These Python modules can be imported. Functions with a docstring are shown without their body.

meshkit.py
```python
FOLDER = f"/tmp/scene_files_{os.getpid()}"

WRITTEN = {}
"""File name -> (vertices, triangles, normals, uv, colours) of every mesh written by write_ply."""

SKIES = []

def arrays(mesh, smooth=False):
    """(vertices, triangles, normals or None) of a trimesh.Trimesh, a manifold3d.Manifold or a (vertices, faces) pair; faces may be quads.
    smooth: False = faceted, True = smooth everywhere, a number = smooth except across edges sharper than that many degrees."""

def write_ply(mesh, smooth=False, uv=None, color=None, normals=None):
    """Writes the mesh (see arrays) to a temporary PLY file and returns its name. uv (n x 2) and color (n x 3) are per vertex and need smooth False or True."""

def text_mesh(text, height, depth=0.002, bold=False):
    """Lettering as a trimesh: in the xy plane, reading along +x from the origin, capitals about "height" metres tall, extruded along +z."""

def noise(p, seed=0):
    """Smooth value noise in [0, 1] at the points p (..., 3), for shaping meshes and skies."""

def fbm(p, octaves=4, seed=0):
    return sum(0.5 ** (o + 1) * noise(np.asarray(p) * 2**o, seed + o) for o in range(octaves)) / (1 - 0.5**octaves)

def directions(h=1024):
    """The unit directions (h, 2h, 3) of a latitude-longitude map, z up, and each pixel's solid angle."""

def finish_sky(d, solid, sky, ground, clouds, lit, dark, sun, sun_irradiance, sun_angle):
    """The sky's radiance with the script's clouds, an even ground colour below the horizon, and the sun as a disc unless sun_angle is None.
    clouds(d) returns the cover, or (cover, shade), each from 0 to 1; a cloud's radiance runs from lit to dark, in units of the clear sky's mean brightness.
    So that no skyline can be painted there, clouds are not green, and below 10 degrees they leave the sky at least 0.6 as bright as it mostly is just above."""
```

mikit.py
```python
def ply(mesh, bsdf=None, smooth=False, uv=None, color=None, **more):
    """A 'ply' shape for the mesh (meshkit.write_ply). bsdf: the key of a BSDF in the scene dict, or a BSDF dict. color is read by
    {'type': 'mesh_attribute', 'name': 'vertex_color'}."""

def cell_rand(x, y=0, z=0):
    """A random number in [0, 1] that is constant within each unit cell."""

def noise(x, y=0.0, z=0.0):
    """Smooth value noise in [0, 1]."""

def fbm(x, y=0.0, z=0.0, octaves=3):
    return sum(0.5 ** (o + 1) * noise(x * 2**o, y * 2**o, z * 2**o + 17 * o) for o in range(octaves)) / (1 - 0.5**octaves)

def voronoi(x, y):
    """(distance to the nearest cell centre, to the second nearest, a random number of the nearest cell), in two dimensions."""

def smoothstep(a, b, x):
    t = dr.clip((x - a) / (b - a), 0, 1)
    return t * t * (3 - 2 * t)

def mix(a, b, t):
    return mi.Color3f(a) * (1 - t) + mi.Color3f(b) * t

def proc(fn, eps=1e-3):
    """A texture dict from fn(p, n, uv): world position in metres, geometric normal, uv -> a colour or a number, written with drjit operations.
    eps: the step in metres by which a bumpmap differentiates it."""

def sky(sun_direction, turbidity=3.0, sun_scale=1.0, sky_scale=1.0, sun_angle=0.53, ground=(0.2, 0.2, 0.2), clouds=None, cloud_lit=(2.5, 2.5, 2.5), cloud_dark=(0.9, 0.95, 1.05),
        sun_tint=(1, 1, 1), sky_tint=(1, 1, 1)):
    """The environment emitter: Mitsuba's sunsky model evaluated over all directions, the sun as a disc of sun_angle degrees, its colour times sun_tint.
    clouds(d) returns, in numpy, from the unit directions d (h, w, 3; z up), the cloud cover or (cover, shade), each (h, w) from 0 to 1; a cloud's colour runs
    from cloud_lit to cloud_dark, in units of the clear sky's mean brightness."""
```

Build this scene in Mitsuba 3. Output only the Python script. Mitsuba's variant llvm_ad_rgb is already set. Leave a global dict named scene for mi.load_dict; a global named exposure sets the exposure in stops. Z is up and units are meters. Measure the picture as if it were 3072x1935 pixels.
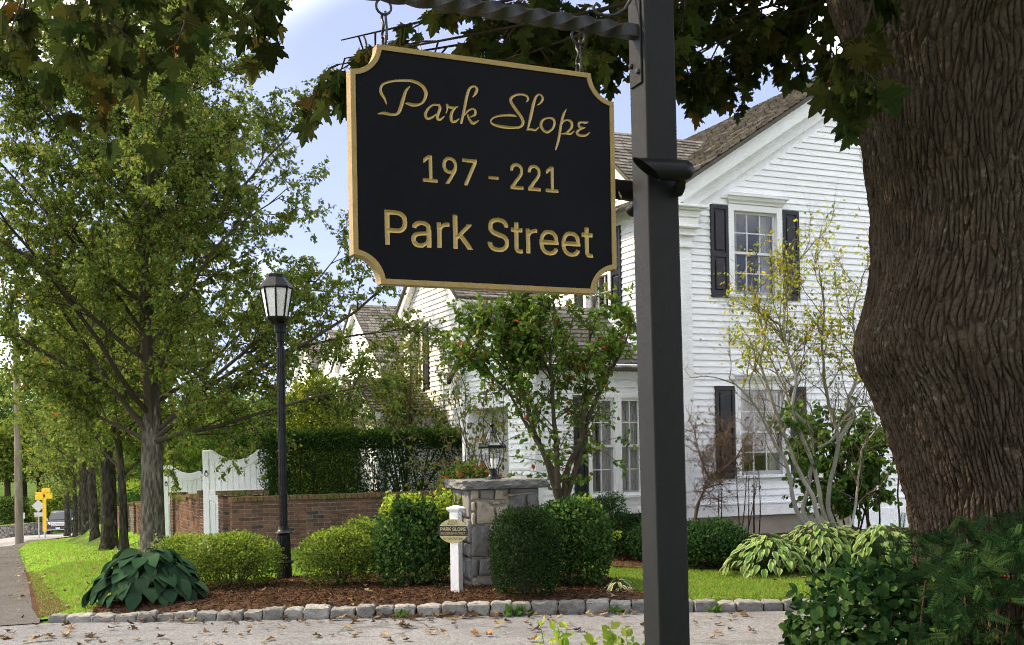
import math
import numpy as np, trimesh, mitsuba as mi, drjit as dr
import mikit, meshkit
from mikit import proc, noise, fbm, voronoi, cell_rand, smoothstep, mix
from scipy.spatial import ConvexHull, Delaunay
from shapely.geometry import Polygon, LineString, Point, box as sbox
from shapely.ops import unary_union
import shapely

scene, labels = {}, {}
T = mi.ScalarTransform4f

# ------------------------------------------------------------------ camera, sky, exposure
EYE = 1.65
ROLL = 1.0
scene['camera'] = {
    'type': 'perspective', 'fov': 48.10, 'fov_axis': 'x', 'near_clip': 0.05, 'far_clip': 2000.0,
    'principal_point_offset_y': -0.2008,
    'to_world': T().look_at(origin=[0, 0, EYE], target=[0, 1, EYE],
                            up=[math.sin(math.radians(ROLL)), 0, math.cos(math.radians(ROLL))])}
SUN = (-0.80, 0.26, 0.76)
def broken_cloud(d):
    """bright broken cloud all round, closing in towards the horizon, blue between"""
    q = d[..., :2] / (d[..., 2:3] + 0.22)
    w = meshkit.fbm(np.concatenate([q * 1.5, 0 * q[..., :1]], -1), 3, 335)
    t = np.clip((w + 0.10 * np.exp(-np.clip(d[..., 2], 0, 1) / 0.10) - 0.40) / 0.34, 0, 1)
    return 0.08 + 0.92 * t * t * (3 - 2 * t), 0.5 * np.clip((w - 0.55) / 0.2, 0, 1)
scene['sky'] = mikit.sky(SUN, turbidity=3.0, sun_scale=0.9, sky_scale=0.85, sun_angle=1.2, clouds=broken_cloud, cloud_lit=(10.5, 10.5, 10.6), cloud_dark=(6.2, 6.3, 6.4),
                         sky_tint=(0.92, 0.80, 1.08), sun_tint=(1.05, 1.0, 0.92), ground=(0.16, 0.17, 0.10))
exposure = 2.56

# ------------------------------------------------------------------ helpers
def label(key, text, category=None, group=None, kind=None):
    d = {}
    if text: d['label'] = text
    if category: d['category'] = category
    if group: d['group'] = group
    if kind: d['kind'] = kind
    labels[key] = d

_taken = {}
def numbered(name):
    n = _taken.get(name, -1) + 1
    _taken[name] = n
    return name if n == 0 else '%s_%03d' % (name, n)

def xf(v, M):
    return v if M is None else v @ M[:3, :3].T + M[:3, 3]

def add(key, mesh, bsdf, M=None, smooth=False, uv=None, color=None):
    """one entry of the scene; key gets a number when taken"""
    key = numbered(key)
    if isinstance(mesh, MB): v, f, c, q = mesh.arrays()
    else: (v, f), c, q = mesh[:2], None, None
    v = xf(np.asarray(v, float), M)
    if color is None and c is not None: color = c
    if uv is None and q is not None: uv = q
    if uv is not None and np.ndim(uv) == 1: uv = np.tile(np.asarray(uv, float), (len(v), 1))
    if color is not None and np.ndim(color) == 1: color = np.tile(np.asarray(color, float), (len(v), 1))
    scene[key] = mikit.ply((v, np.asarray(f, int)), bsdf, smooth=smooth, uv=uv, color=color)
    return key

def frame(x, y, z, deg=0.0):
    a = math.radians(deg); M = np.eye(4)
    M[:2, :2] = [[math.cos(a), -math.sin(a)], [math.sin(a), math.cos(a)]]
    M[:3, 3] = (x, y, z)
    return M

BOXF = np.array([[0, 2, 1], [0, 3, 2], [4, 5, 6], [4, 6, 7], [0, 1, 5], [0, 5, 4], [1, 2, 6], [1, 6, 5], [2, 3, 7], [2, 7, 6], [3, 0, 4], [3, 4, 7]])
def boxv(x0, x1, y0, y1, z0, z1):
    return np.array([[x0, y0, z0], [x1, y0, z0], [x1, y1, z0], [x0, y1, z0], [x0, y0, z1], [x1, y0, z1], [x1, y1, z1], [x0, y1, z1]], float)

def hull(pts):
    pts = np.asarray(pts, float); h = ConvexHull(pts)
    used = np.unique(h.simplices); m = -np.ones(len(pts), int); m[used] = np.arange(len(used))
    v, f = pts[used], m[h.simplices]
    c = v.mean(0); n = np.cross(v[f[:, 1]] - v[f[:, 0]], v[f[:, 2]] - v[f[:, 0]])
    bad = ((v[f[:, 0]] - c) * n).sum(1) < 0
    f[bad] = f[bad][:, ::-1]
    return v, f

def cbox(x0, x1, y0, y1, z0, z1, c=0.004):
    """box with chamfered edges"""
    p = []
    for a in (0, 1):
        for b in (0, 1):
            for d in (0, 1):
                X, Y, Z = (x0, x1)[a], (y0, y1)[b], (z0, z1)[d]
                sx, sy, sz = (c, -c)[a], (c, -c)[b], (c, -c)[d]
                p += [(X, Y + sy, Z + sz), (X + sx, Y, Z + sz), (X + sx, Y + sy, Z)]
    return hull(p)

class MB:
    """collects pieces of one mesh"""
    def __init__(self): self.v, self.f, self.c, self.q, self.n = [], [], [], [], 0
    def put(self, v, f, color=None, uv=None, M=None):
        v = xf(np.asarray(v, float), M); f = np.asarray(f, int)
        if f.shape[1] == 4: f = np.vstack([f[:, [0, 1, 2]], f[:, [0, 2, 3]]])
        self.v.append(v); self.f.append(f + self.n); self.n += len(v)
        if color is not None: self.c.append(np.broadcast_to(np.asarray(color, float), (len(v), 3)))
        if uv is not None: self.q.append(np.broadcast_to(np.asarray(uv, float), (len(v), 2)))
        return self
    def box(self, x0, x1, y0, y1, z0, z1, **k): return self.put(boxv(x0, x1, y0, y1, z0, z1), BOXF, **k)
    def cbox(self, x0, x1, y0, y1, z0, z1, c=0.004, **k): return self.put(*cbox(x0, x1, y0, y1, z0, z1, c), **k)
    def tube(self, pts, radii, sides=6, caps=True, **k): return self.put(*tube(pts, radii, sides, caps), **k)
    def lathe(self, prof, n=24, **k): return self.put(*lathe(prof, n), **k)
    def arrays(self):
        c = np.vstack(self.c) if self.c else None
        q = np.vstack(self.q) if self.q else None
        return np.vstack(self.v), np.vstack(self.f), c, q

def tube(pts, radii, sides=6, caps=True):
    p = np.asarray(pts, float); n = len(p)
    r = np.broadcast_to(np.asarray(radii, float), (n,))
    t = np.gradient(p, axis=0); t /= np.linalg.norm(t, axis=1, keepdims=True) + 1e-12
    a = np.cross(t[0], [0, 0, 1.0] if abs(t[0][2]) < 0.9 else [1.0, 0, 0]); a /= np.linalg.norm(a)
    A = [a]
    for i in range(1, n):
        a = A[-1] - t[i] * (A[-1] @ t[i]); a /= np.linalg.norm(a) + 1e-12; A.append(a)
    A = np.array(A); B = np.cross(t, A)
    g = np.arange(sides) * 2 * np.pi / sides
    v = p[:, None] + r[:, None, None] * (np.cos(g)[None, :, None] * A[:, None] + np.sin(g)[None, :, None] * B[:, None])
    i, j = np.meshgrid(np.arange(n - 1), np.arange(sides), indexing='ij'); j2 = (j + 1) % sides
    q = np.stack([i * sides + j, i * sides + j2, (i + 1) * sides + j2, (i + 1) * sides + j], -1).reshape(-1, 4)
    f = np.vstack([q[:, [0, 1, 2]], q[:, [0, 2, 3]]]); v = v.reshape(-1, 3)
    if caps:
        m = len(v); v = np.vstack([v, p[0], p[-1]]); k = np.arange(sides); k2 = (k + 1) % sides
        f = np.vstack([f, np.stack([k2, k, k * 0 + m], 1), np.stack([(n - 1) * sides + k, (n - 1) * sides + k2, k * 0 + m + 1], 1)])
    return v, f

def lathe(prof, n=24):
    """profile [(r, z)...] turned about z; facets when n is small"""
    prof = np.asarray(prof, float); m = len(prof); g = np.arange(n) * 2 * np.pi / n
    v = np.stack([prof[:, None, 0] * np.cos(g), prof[:, None, 0] * np.sin(g), np.broadcast_to(prof[:, None, 1], (m, n))], -1).reshape(-1, 3)
    i, j = np.meshgrid(np.arange(m - 1), np.arange(n), indexing='ij'); j2 = (j + 1) % n
    q = np.stack([i * n + j, i * n + j2, (i + 1) * n + j2, (i + 1) * n + j], -1).reshape(-1, 4)
    return v, np.vstack([q[:, [0, 1, 2]], q[:, [0, 2, 3]]])

def extr(poly, y0, y1):
    """shapely polygon in (x, z) pushed from y0 to y1 (y0 < y1)"""
    m = trimesh.creation.extrude_polygon(poly, y1 - y0, engine='earcut')
    v = np.array(m.vertices); v = np.stack([v[:, 0], y1 - v[:, 2], v[:, 1]], 1)
    return v, np.array(m.faces)

def grid_sheet(xs, ys, zf):
    X, Y = np.meshgrid(xs, ys, indexing='ij'); v = np.stack([X, Y, zf(X, Y)], -1).reshape(-1, 3)
    n, m = len(xs), len(ys); i, j = np.meshgrid(np.arange(n - 1), np.arange(m - 1), indexing='ij')
    q = np.stack([i * m + j, (i + 1) * m + j, (i + 1) * m + j + 1, i * m + j + 1], -1).reshape(-1, 4)
    return v, np.vstack([q[:, [0, 1, 2]], q[:, [0, 2, 3]]])

def poly_sheet(poly, zf, step):
    """polygon in (x, y) as a finely divided sheet lying on z = zf(x, y)"""
    x0, y0, x1, y1 = poly.bounds
    gx, gy = np.meshgrid(np.arange(x0, x1, step), np.arange(y0, y1, step))
    g = np.stack([gx.ravel(), gy.ravel()], 1)
    g = g[shapely.contains_xy(poly.buffer(-step * 0.3), g[:, 0], g[:, 1])]
    L = poly.exterior; b = np.array([L.interpolate(d).coords[0] for d in np.arange(0, L.length, step)])
    p = np.vstack([b, np.array(L.coords)[:-1], g])
    f = Delaunay(p).simplices; c = p[f].mean(1)
    f = f[shapely.contains_xy(poly, c[:, 0], c[:, 1])]
    e1, e2 = p[f[:, 1]] - p[f[:, 0]], p[f[:, 2]] - p[f[:, 0]]
    cr = e1[:, 0] * e2[:, 1] - e1[:, 1] * e2[:, 0]
    f = f[np.abs(cr) > 1e-9]; cr = cr[np.abs(cr) > 1e-9]
    f = np.where((cr < 0)[:, None], f[:, ::-1], f)
    return np.column_stack([p, zf(p[:, 0], p[:, 1])]), f

def unit(v): v = np.asarray(v, float); return v / (np.linalg.norm(v, axis=-1, keepdims=True) + 1e-12)

def scatter(tv, tf, P, axis, normal, size, color=None, uv=None, mb=None):
    """copies of a leaf template (x across, y along, z up) at P, pointing along axis, facing normal"""
    P = np.asarray(P, float); n = len(P)
    ay = unit(np.broadcast_to(axis, (n, 3))); nz = np.broadcast_to(normal, (n, 3)); nz = nz - ay * (nz * ay).sum(1, keepdims=True)
    bad = np.linalg.norm(nz, axis=1) < 1e-3
    nz = np.where(bad[:, None], np.cross(ay, [0.31, 0.9, 0.2]), nz); nz = unit(nz); ax = np.cross(ay, nz)
    s = np.broadcast_to(np.asarray(size, float), (n,))[:, None, None]
    v = P[:, None] + s * (tv[None, :, 0:1] * ax[:, None] + tv[None, :, 1:2] * ay[:, None] + tv[None, :, 2:3] * nz[:, None])
    f = tf[None] + (np.arange(n) * len(tv))[:, None, None]
    mb = mb or MB()
    rep = lambda a: None if a is None else np.repeat(np.broadcast_to(a, (n, np.shape(a)[-1])), len(tv), axis=0)
    return mb.put(v.reshape(-1, 3), f.reshape(-1, 3), color=rep(color), uv=rep(uv))

def palette(rng, n, cols, weights=None, jit=0.18):
    cols = np.asarray(cols, float)
    w = None if weights is None else np.asarray(weights, float) / np.sum(weights)
    c = cols[rng.choice(len(cols), n, p=w)]
    return np.clip(c * (1 + jit * rng.standard_normal((n, 1))) * (1 + 0.06 * rng.standard_normal((n, 3))), 0.002, 0.95)

def lin(r, g, b):
    f = lambda x: (x / 255 / 12.92) if x / 255 < 0.04045 else ((x / 255 + 0.055) / 1.055) ** 2.4
    return (f(r), f(g), f(b))

# leaf templates: (x across, y along 0..1, z up)
LEAF2 = (np.array([[0, 0, 0], [0.30, 0.45, 0.05], [0, 1, -0.06], [-0.30, 0.45, 0.05]]), np.array([[0, 1, 2], [0, 2, 3]]))
LEAF4 = (np.array([[0, 0, 0], [0.27, 0.28, 0.06], [0.26, 0.62, 0.05], [0, 1, -0.10], [-0.26, 0.62, 0.05], [-0.27, 0.28, 0.06], [0, 0.5, -0.01]]),
         np.array([[0, 1, 6], [1, 2, 6], [2, 3, 6], [3, 4, 6], [4, 5, 6], [5, 0, 6]]))
ROUND = (np.array([[0, 0, 0], [0.30, 0.18, 0.05], [0.40, 0.5, 0.07], [0.26, 0.85, 0.02], [0, 1, -0.05], [-0.26, 0.85, 0.02], [-0.40, 0.5, 0.07], [-0.30, 0.18, 0.05], [0, 0.5, 0]]),
         np.array([[0, 1, 8], [1, 2, 8], [2, 3, 8], [3, 4, 8], [4, 5, 8], [5, 6, 8], [6, 7, 8], [7, 0, 8]]))

# ------------------------------------------------------------------ materials
def tw(b): return {'type': 'twosided', 'bsdf': b}
VC = {'type': 'mesh_attribute', 'name': 'vertex_color'}
scene['m_leaf'] = {'type': 'principledthin', 'base_color': VC, 'roughness': 0.55, 'diff_trans': 0.95, 'eta': 1.4}
scene['m_leaf_gloss'] = {'type': 'principledthin', 'base_color': VC, 'roughness': 0.33, 'diff_trans': 0.55, 'eta': 1.5}
scene['m_twig'] = tw({'type': 'diffuse', 'reflectance': VC})
def noisy(a, b, s, oct=3, sz=None):
    return proc(lambda p, n, q: mix(a, b, smoothstep(0.3, 0.7, fbm(p.x * s, p.y * s, p.z * (sz or s), oct))))
def principled(color, rough, **k): return {'type': 'principled', 'base_color': color, 'roughness': rough, **k}
def rgb(*c): return {'type': 'rgb', 'value': list(c)}
scene['m_white'] = tw(principled(noisy((0.80, 0.80, 0.79), (0.73, 0.73, 0.72), 2.2, 4, 0.6), 0.5, specular=0.4))
scene['m_siding'] = tw(principled(proc(lambda p, n, q: mix((0.75, 0.755, 0.76), (0.82, 0.825, 0.83), fbm(p.x * 3, p.y * 3, p.z * 14)) * (0.97 + 0.05 * q.x)), 0.5, specular=0.4))
scene['m_black_paint'] = tw(principled(noisy((0.007, 0.007, 0.008), (0.012, 0.012, 0.013), 9), 0.36, specular=0.18))
scene['m_shutter'] = tw(principled(noisy((0.009, 0.0095, 0.012), (0.015, 0.0155, 0.019), 7), 0.42, specular=0.35))
scene['m_glass'] = {'type': 'thindielectric', 'int_ior': 1.5}
scene['m_dark_room'] = tw({'type': 'diffuse', 'reflectance': rgb(0.36, 0.34, 0.31)})
scene['m_curtain'] = tw({'type': 'diffuse', 'reflectance': rgb(0.45, 0.44, 0.42)})
scene['m_concrete'] = tw({'type': 'diffuse', 'reflectance': noisy((0.34, 0.29, 0.235), (0.25, 0.215, 0.175), 1.7, 4)})
scene['m_shingle'] = tw({'type': 'diffuse', 'reflectance': proc(lambda p, n, q: mix((0.095, 0.088, 0.078), (0.21, 0.195, 0.17), q.x) * (0.75 + 0.5 * fbm(p.x * 9, p.y * 9, p.z * 22)))})
scene['m_sash'] = tw(principled(rgb(0.62, 0.62, 0.62), 0.5))
scene['m_sash_grey'] = tw(principled(rgb(0.30, 0.305, 0.31), 0.5))
# ------------------------------------------------------------------ the lie of the land
PH = math.radians(23.8)
TX, TY = math.cos(PH), math.sin(PH)           # along the house fronts
UX, UY = -math.sin(PH), math.cos(PH)          # along the street, downhill
def suv(x, y): return x * UX + y * UY, x * TX + y * TY
def xy(s, v): return s * UX + v * TX, s * UY + v * TY
def sm(a, b, x): t = np.clip((x - a) / (b - a), 0, 1); return t * t * (3 - 2 * t)
def gz(x, y):
    x, y = np.asarray(x, float), np.asarray(y, float)
    s, v = suv(x, y)
    drop = 0.0543 * np.where(s - 14 > 12, s - 14, 1.2 * np.log1p(np.exp(np.minimum(s - 14, 12) / 1.2)))
    drop = np.where(s < 9, 0.0543 * 0.02, drop)
    w = 1 - (0.38 * sm(2.6, 3.6, v) + 0.47 * sm(4.2, 8, v)) * (1 - sm(48, 66, s))
    fade = 1 - 0.0 * v
    up = (0.10 + 0.10 * sm(15, 18.5, y)) * sm(0.2, 1.2, v) * sm(11.7, 11.9, y) + 0.02
    far = sm(118, 170, s) * 9 * sm(-20, 60, v) * 0 
    return up - drop * w * fade
def gz_far(x, y):
    s, v = suv(np.asarray(x, float), np.asarray(y, float))
    return gz(x, y) + 7.0 * sm(112, 190, s) + 4.0 * sm(-16, -60, v) * sm(20, 60, s)

hsh = lambda x, y, k: fbm(x * k, y * k, 3.1)
scene['m_soil'] = {'type': 'diffuse', 'reflectance': noisy((0.075, 0.11, 0.03), (0.05, 0.085, 0.022), 0.9, 4)}
scene['m_lawn'] = {'type': 'diffuse', 'reflectance': proc(lambda p, n, q: mix((0.115, 0.215, 0.025), (0.165, 0.275, 0.038), fbm(p.x * 1.3, p.y * 1.3, 0, 3)) * (0.6 + 0.8 * fbm(p.x * 40, p.y * 40, 0, 2)))}
scene['m_asphalt'] = {'type': 'bumpmap', 'arbitrary': proc(lambda p, n, q: noise(p.x * 90, p.y * 90) + 0.6 * noise(p.x * 210, p.y * 210), 2e-3), 'scale': 0.004,
    'bsdf': {'type': 'diffuse', 'reflectance': proc(lambda p, n, q: mix((0.140, 0.142, 0.145), (0.205, 0.208, 0.212), fbm(p.x * 0.9, p.y * 0.9, 0, 3)) * (0.50 + 0.45 * noise(p.x * 48, p.y * 48) + 0.4 * noise(p.x * 110, p.y * 110) + 0.25 * noise(p.x * 260, p.y * 260)) * (1 - 0.14 * smoothstep(0.60, 0.68, fbm(p.x * 2.1, p.y * 4.0, 5.0, 4))) * (1 - 0.3 * (1 - smoothstep(0.002, 0.007, dr.abs(fbm(p.x * 0.33, p.y * 0.33, 8.0, 4) - 0.52)))))}}
scene['m_walk'] = {'type': 'diffuse', 'reflectance': proc(lambda p, n, q: mix((0.070, 0.067, 0.063), (0.115, 0.111, 0.104), fbm(p.x * 0.7, p.y * 0.7, 2.0, 4)) * (0.7 + 0.4 * noise(p.x * 110, p.y * 110) + 0.2 * noise(p.x * 30, p.y * 30)))}
scene['m_road'] = {'type': 'diffuse', 'reflectance': noisy((0.19, 0.185, 0.18), (0.26, 0.255, 0.25), 0.25, 4)}
scene['m_mulch'] = {'type': 'diffuse', 'reflectance': proc(lambda p, n, q: mix((0.035, 0.022, 0.014), (0.10, 0.062, 0.040), fbm(p.x * 26, p.y * 34, 0, 3)))}

xs = np.concatenate([np.linspace(-420, -60, 40)[:-1], np.linspace(-60, -12, 80)[:-1], np.linspace(-12, 12, 70)[:-1], np.linspace(12, 420, 30)])
ys = np.concatenate([np.linspace(-60, 8, 12)[:-1], np.linspace(8, 24, 90)[:-1], np.linspace(24, 130, 110)[:-1], np.linspace(130, 900, 40)])
add('ground', grid_sheet(xs, ys, lambda x, y: gz_far(x, y) - 0.035), 'm_soil', smooth=True)
label('ground', 'sloping ground under lawns and beds, falling away down the street', kind='structure')

drive = Polygon([(-6.2, 4), (-6.2, 11.0), (-4.75, 11.62), (-3.4, 11.58), (-2.3, 11.55), (-0.7, 11.6), (1.2, 11.6), (3.2, 11.55), (9, 11.5), (16, 11.2), (16, 4)])
add('driveway', poly_sheet(drive, lambda x, y: 0 * x + 0.0, 0.8), 'm_asphalt')
label('driveway', 'grey asphalt driveway strewn with dry leaves in front of the stone kerb', kind='structure')

walk_in = [(12.9, 0.30), (16, 0.32), (20, 0.34), (30, 0.34), (40, 0.36), (52, 0.42), (58, 0.75), (64, 1.6), (68, 2.4)]
walk_out = [(70, 1.0), (64, 0.2), (58, -0.6), (52, -1.2), (40, -1.6), (20, -1.7), (6, -1.8)]
walk = Polygon([xy(*p) for p in walk_in + walk_out] + [(-6.2, 10.98), (-4.8, 11.58)])
add('pavement', poly_sheet(walk, lambda x, y: gz(x, y) + 0.006, 0.7), 'm_walk', smooth=True)
label('pavement', 'dark asphalt footway running down the street at the left edge', kind='structure')
edge_ = Polygon([xy(s, v) for s, v in ((12.98, .28), (14, .24), (16, .26), (19, .28), (24, .3), (24, .42), (20, .50), (17.5, .50), (15.5, .52), (14.2, .58), (13.4, .62))])
add('bare_earth', poly_sheet(edge_, lambda x, y: gz(x, y) + 0.012, 0.15), 'm_mulch', smooth=True)
label('bare_earth', 'strip of bare brown earth and litter between footway and lawn', kind='structure')
road = Polygon([xy(*p) for p in [(14, -2.6), (40, -2.4), (52, -2.0), (60, -0.6), (66, 0.9), (72, 2.6), (80, 3.6), (92, 4.6), (110, 8.5), (125, 13), (128, 6), (120, -3), (113, -14), (100, -20), (60, -12), (14, -11)]])
add('road', poly_sheet(road, lambda x, y: gz(x, y) + 0.012, 1.6), 'm_road', smooth=True)
label('road', 'pale asphalt road crossing the bottom of the slope at far left', kind='structure')

lawn = Polygon([xy(*p) for p in walk_in] + [xy(*p) for p in [(72, 3.4), (80, 4.4), (92, 5.4), (92, 9), (40, 9)]] + [(-4.5, 21), (3.2, 18.2), (7, 16), (7, 11.70), (1, 11.76), (-4.3, 11.78)])
add('lawn', poly_sheet(lawn, lambda x, y: gz(x, y) - 0.004, 0.45), 'm_lawn', smooth=True)
label('lawn', 'mown bright green lawn behind the kerb and along the footway', kind='structure')
bed = Polygon([(-4.35, 11.76), (-3.2, 11.73), (-0.7, 11.75), (1.45, 11.75), (1.25, 12.3), (1.2, 13.2), (0.9, 14.3), (0.2, 14.9), (-1.6, 14.7), (-3.0, 14.6), (-4.2, 14.5), (-4.6, 13.2)])
def bed_z(x, y): return gz(x, y) + 0.012 + 0.035 * meshkit.fbm(np.stack([x * 3, y * 3, 0 * x], -1), 3, 3)
add('mulch_bed', poly_sheet(bed, bed_z, 0.12), 'm_mulch', smooth=True)
label('mulch_bed', 'brown bark mulch bed along the kerb under the round shrubs', kind='structure')
bed2 = Polygon([(1.3, 14.9), (1.9, 14.5), (2.6, 14.3), (3.3, 13.9), (4.4, 13.3), (7.5, 13.2), (7.5, 20), (2.7, 18.35), (0.6, 18.6), (0.3, 17.6), (1.0, 16.0)])
add('mulch_bed_001', poly_sheet(bed2, lambda x, y: gz(x, y) + 0.015 + 0.03 * meshkit.fbm(np.stack([x * 3, y * 3, 0 * x], -1), 3, 3), 0.2), 'm_mulch', smooth=True); _taken['mulch_bed'] = 1
label('mulch_bed_001', 'brown mulch bed along the white house foundation', kind='structure')
bed3 = Polygon([(0.9, 3.4), (1.2, 6.4), (1.6, 8.6), (3, 9.4), (8, 9.6), (11, 6), (8, 2.5)])
add('mulch_bed_002', poly_sheet(bed3, lambda x, y: 0.04 + 0.12 * sm(0.0, 1.0, np.minimum(x - 1.0, 9 - y)), 0.25), 'm_mulch', smooth=True); _taken['mulch_bed'] = 2
label('mulch_bed_002', 'raised mulch bed round the big maple trunk', kind='structure')

# ------------------------------------------------------------------ kerb of granite blocks
scene['m_granite'] = tw({'type': 'diffuse', 'reflectance': proc(lambda p, n, q: mix((0.165, 0.163, 0.152), (0.285, 0.28, 0.26), q.x) * (0.55 + 0.5 * noise(p.x * 70, p.y * 70, p.z * 70) + 0.35 * fbm(p.x * 16, p.y * 16, p.z * 16, 3)))})
def rough_block(rng, L, D, H, amp=0.019, ch=0.013):
    m = trimesh.Trimesh(*cbox(-L / 2, L / 2, 0, D, 0, H, ch), process=True)
    m = m.subdivide_to_size(0.058)
    v = np.array(m.vertices); o = rng.uniform(0, 50, 3)
    d = np.stack([meshkit.fbm(v * 16 + o + k * 9, 3, k) for k in range(3)], -1) - 0.5
    return v + d * amp * 2.6, np.array(m.faces)
rng = np.random.default_rng(11)
label('kerb', 'row of pale granite blocks edging the mulch bed and lawn', kind='structure')
x = -4.78
KX = [-4.8, -3.9, -2.5, -0.6, 1.3, 2.2, 9]; KH = [0.062, 0.072, 0.10, 0.122, 0.115, 0.088, 0.08]
KYX = [-4.8, -4.2, -3.2, -0.7, 1.4, 3.2, 9]; KY = [11.72, 11.62, 11.56, 11.6, 11.6, 11.58, 11.52]
while x < 6.2:
    L = rng.uniform(0.19, 0.285); h = np.interp(x, KX, KH) + rng.uniform(-0.012, 0.012)
    v, f = rough_block(rng, L - 0.012, 0.2, h + 0.06)
    M = frame(x + L / 2, np.interp(x + L / 2, KYX, KY) + rng.uniform(-0.014, 0.016), -0.06, rng.uniform(-4, 4) + (16 if x < -4.3 else 0) * 0)
    add('kerb__stone', (v, f), 'm_granite', M, smooth=40 if False else True, uv=(rng.uniform(), 0))
    x += L
# ------------------------------------------------------------------ houses. House frame: x along the front, y away from the street corner, z up
HC = (2.81, 18.5)
HM = frame(HC[0], HC[1], 0, 23.8)
def hpt(x, y, z): return xf(np.array([[x, y, z]], float), HM)[0]

def front(x, y, deg=0): return HM @ frame(x, y, 0, deg)      # wall frame: x along the wall, -y outwards

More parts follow.
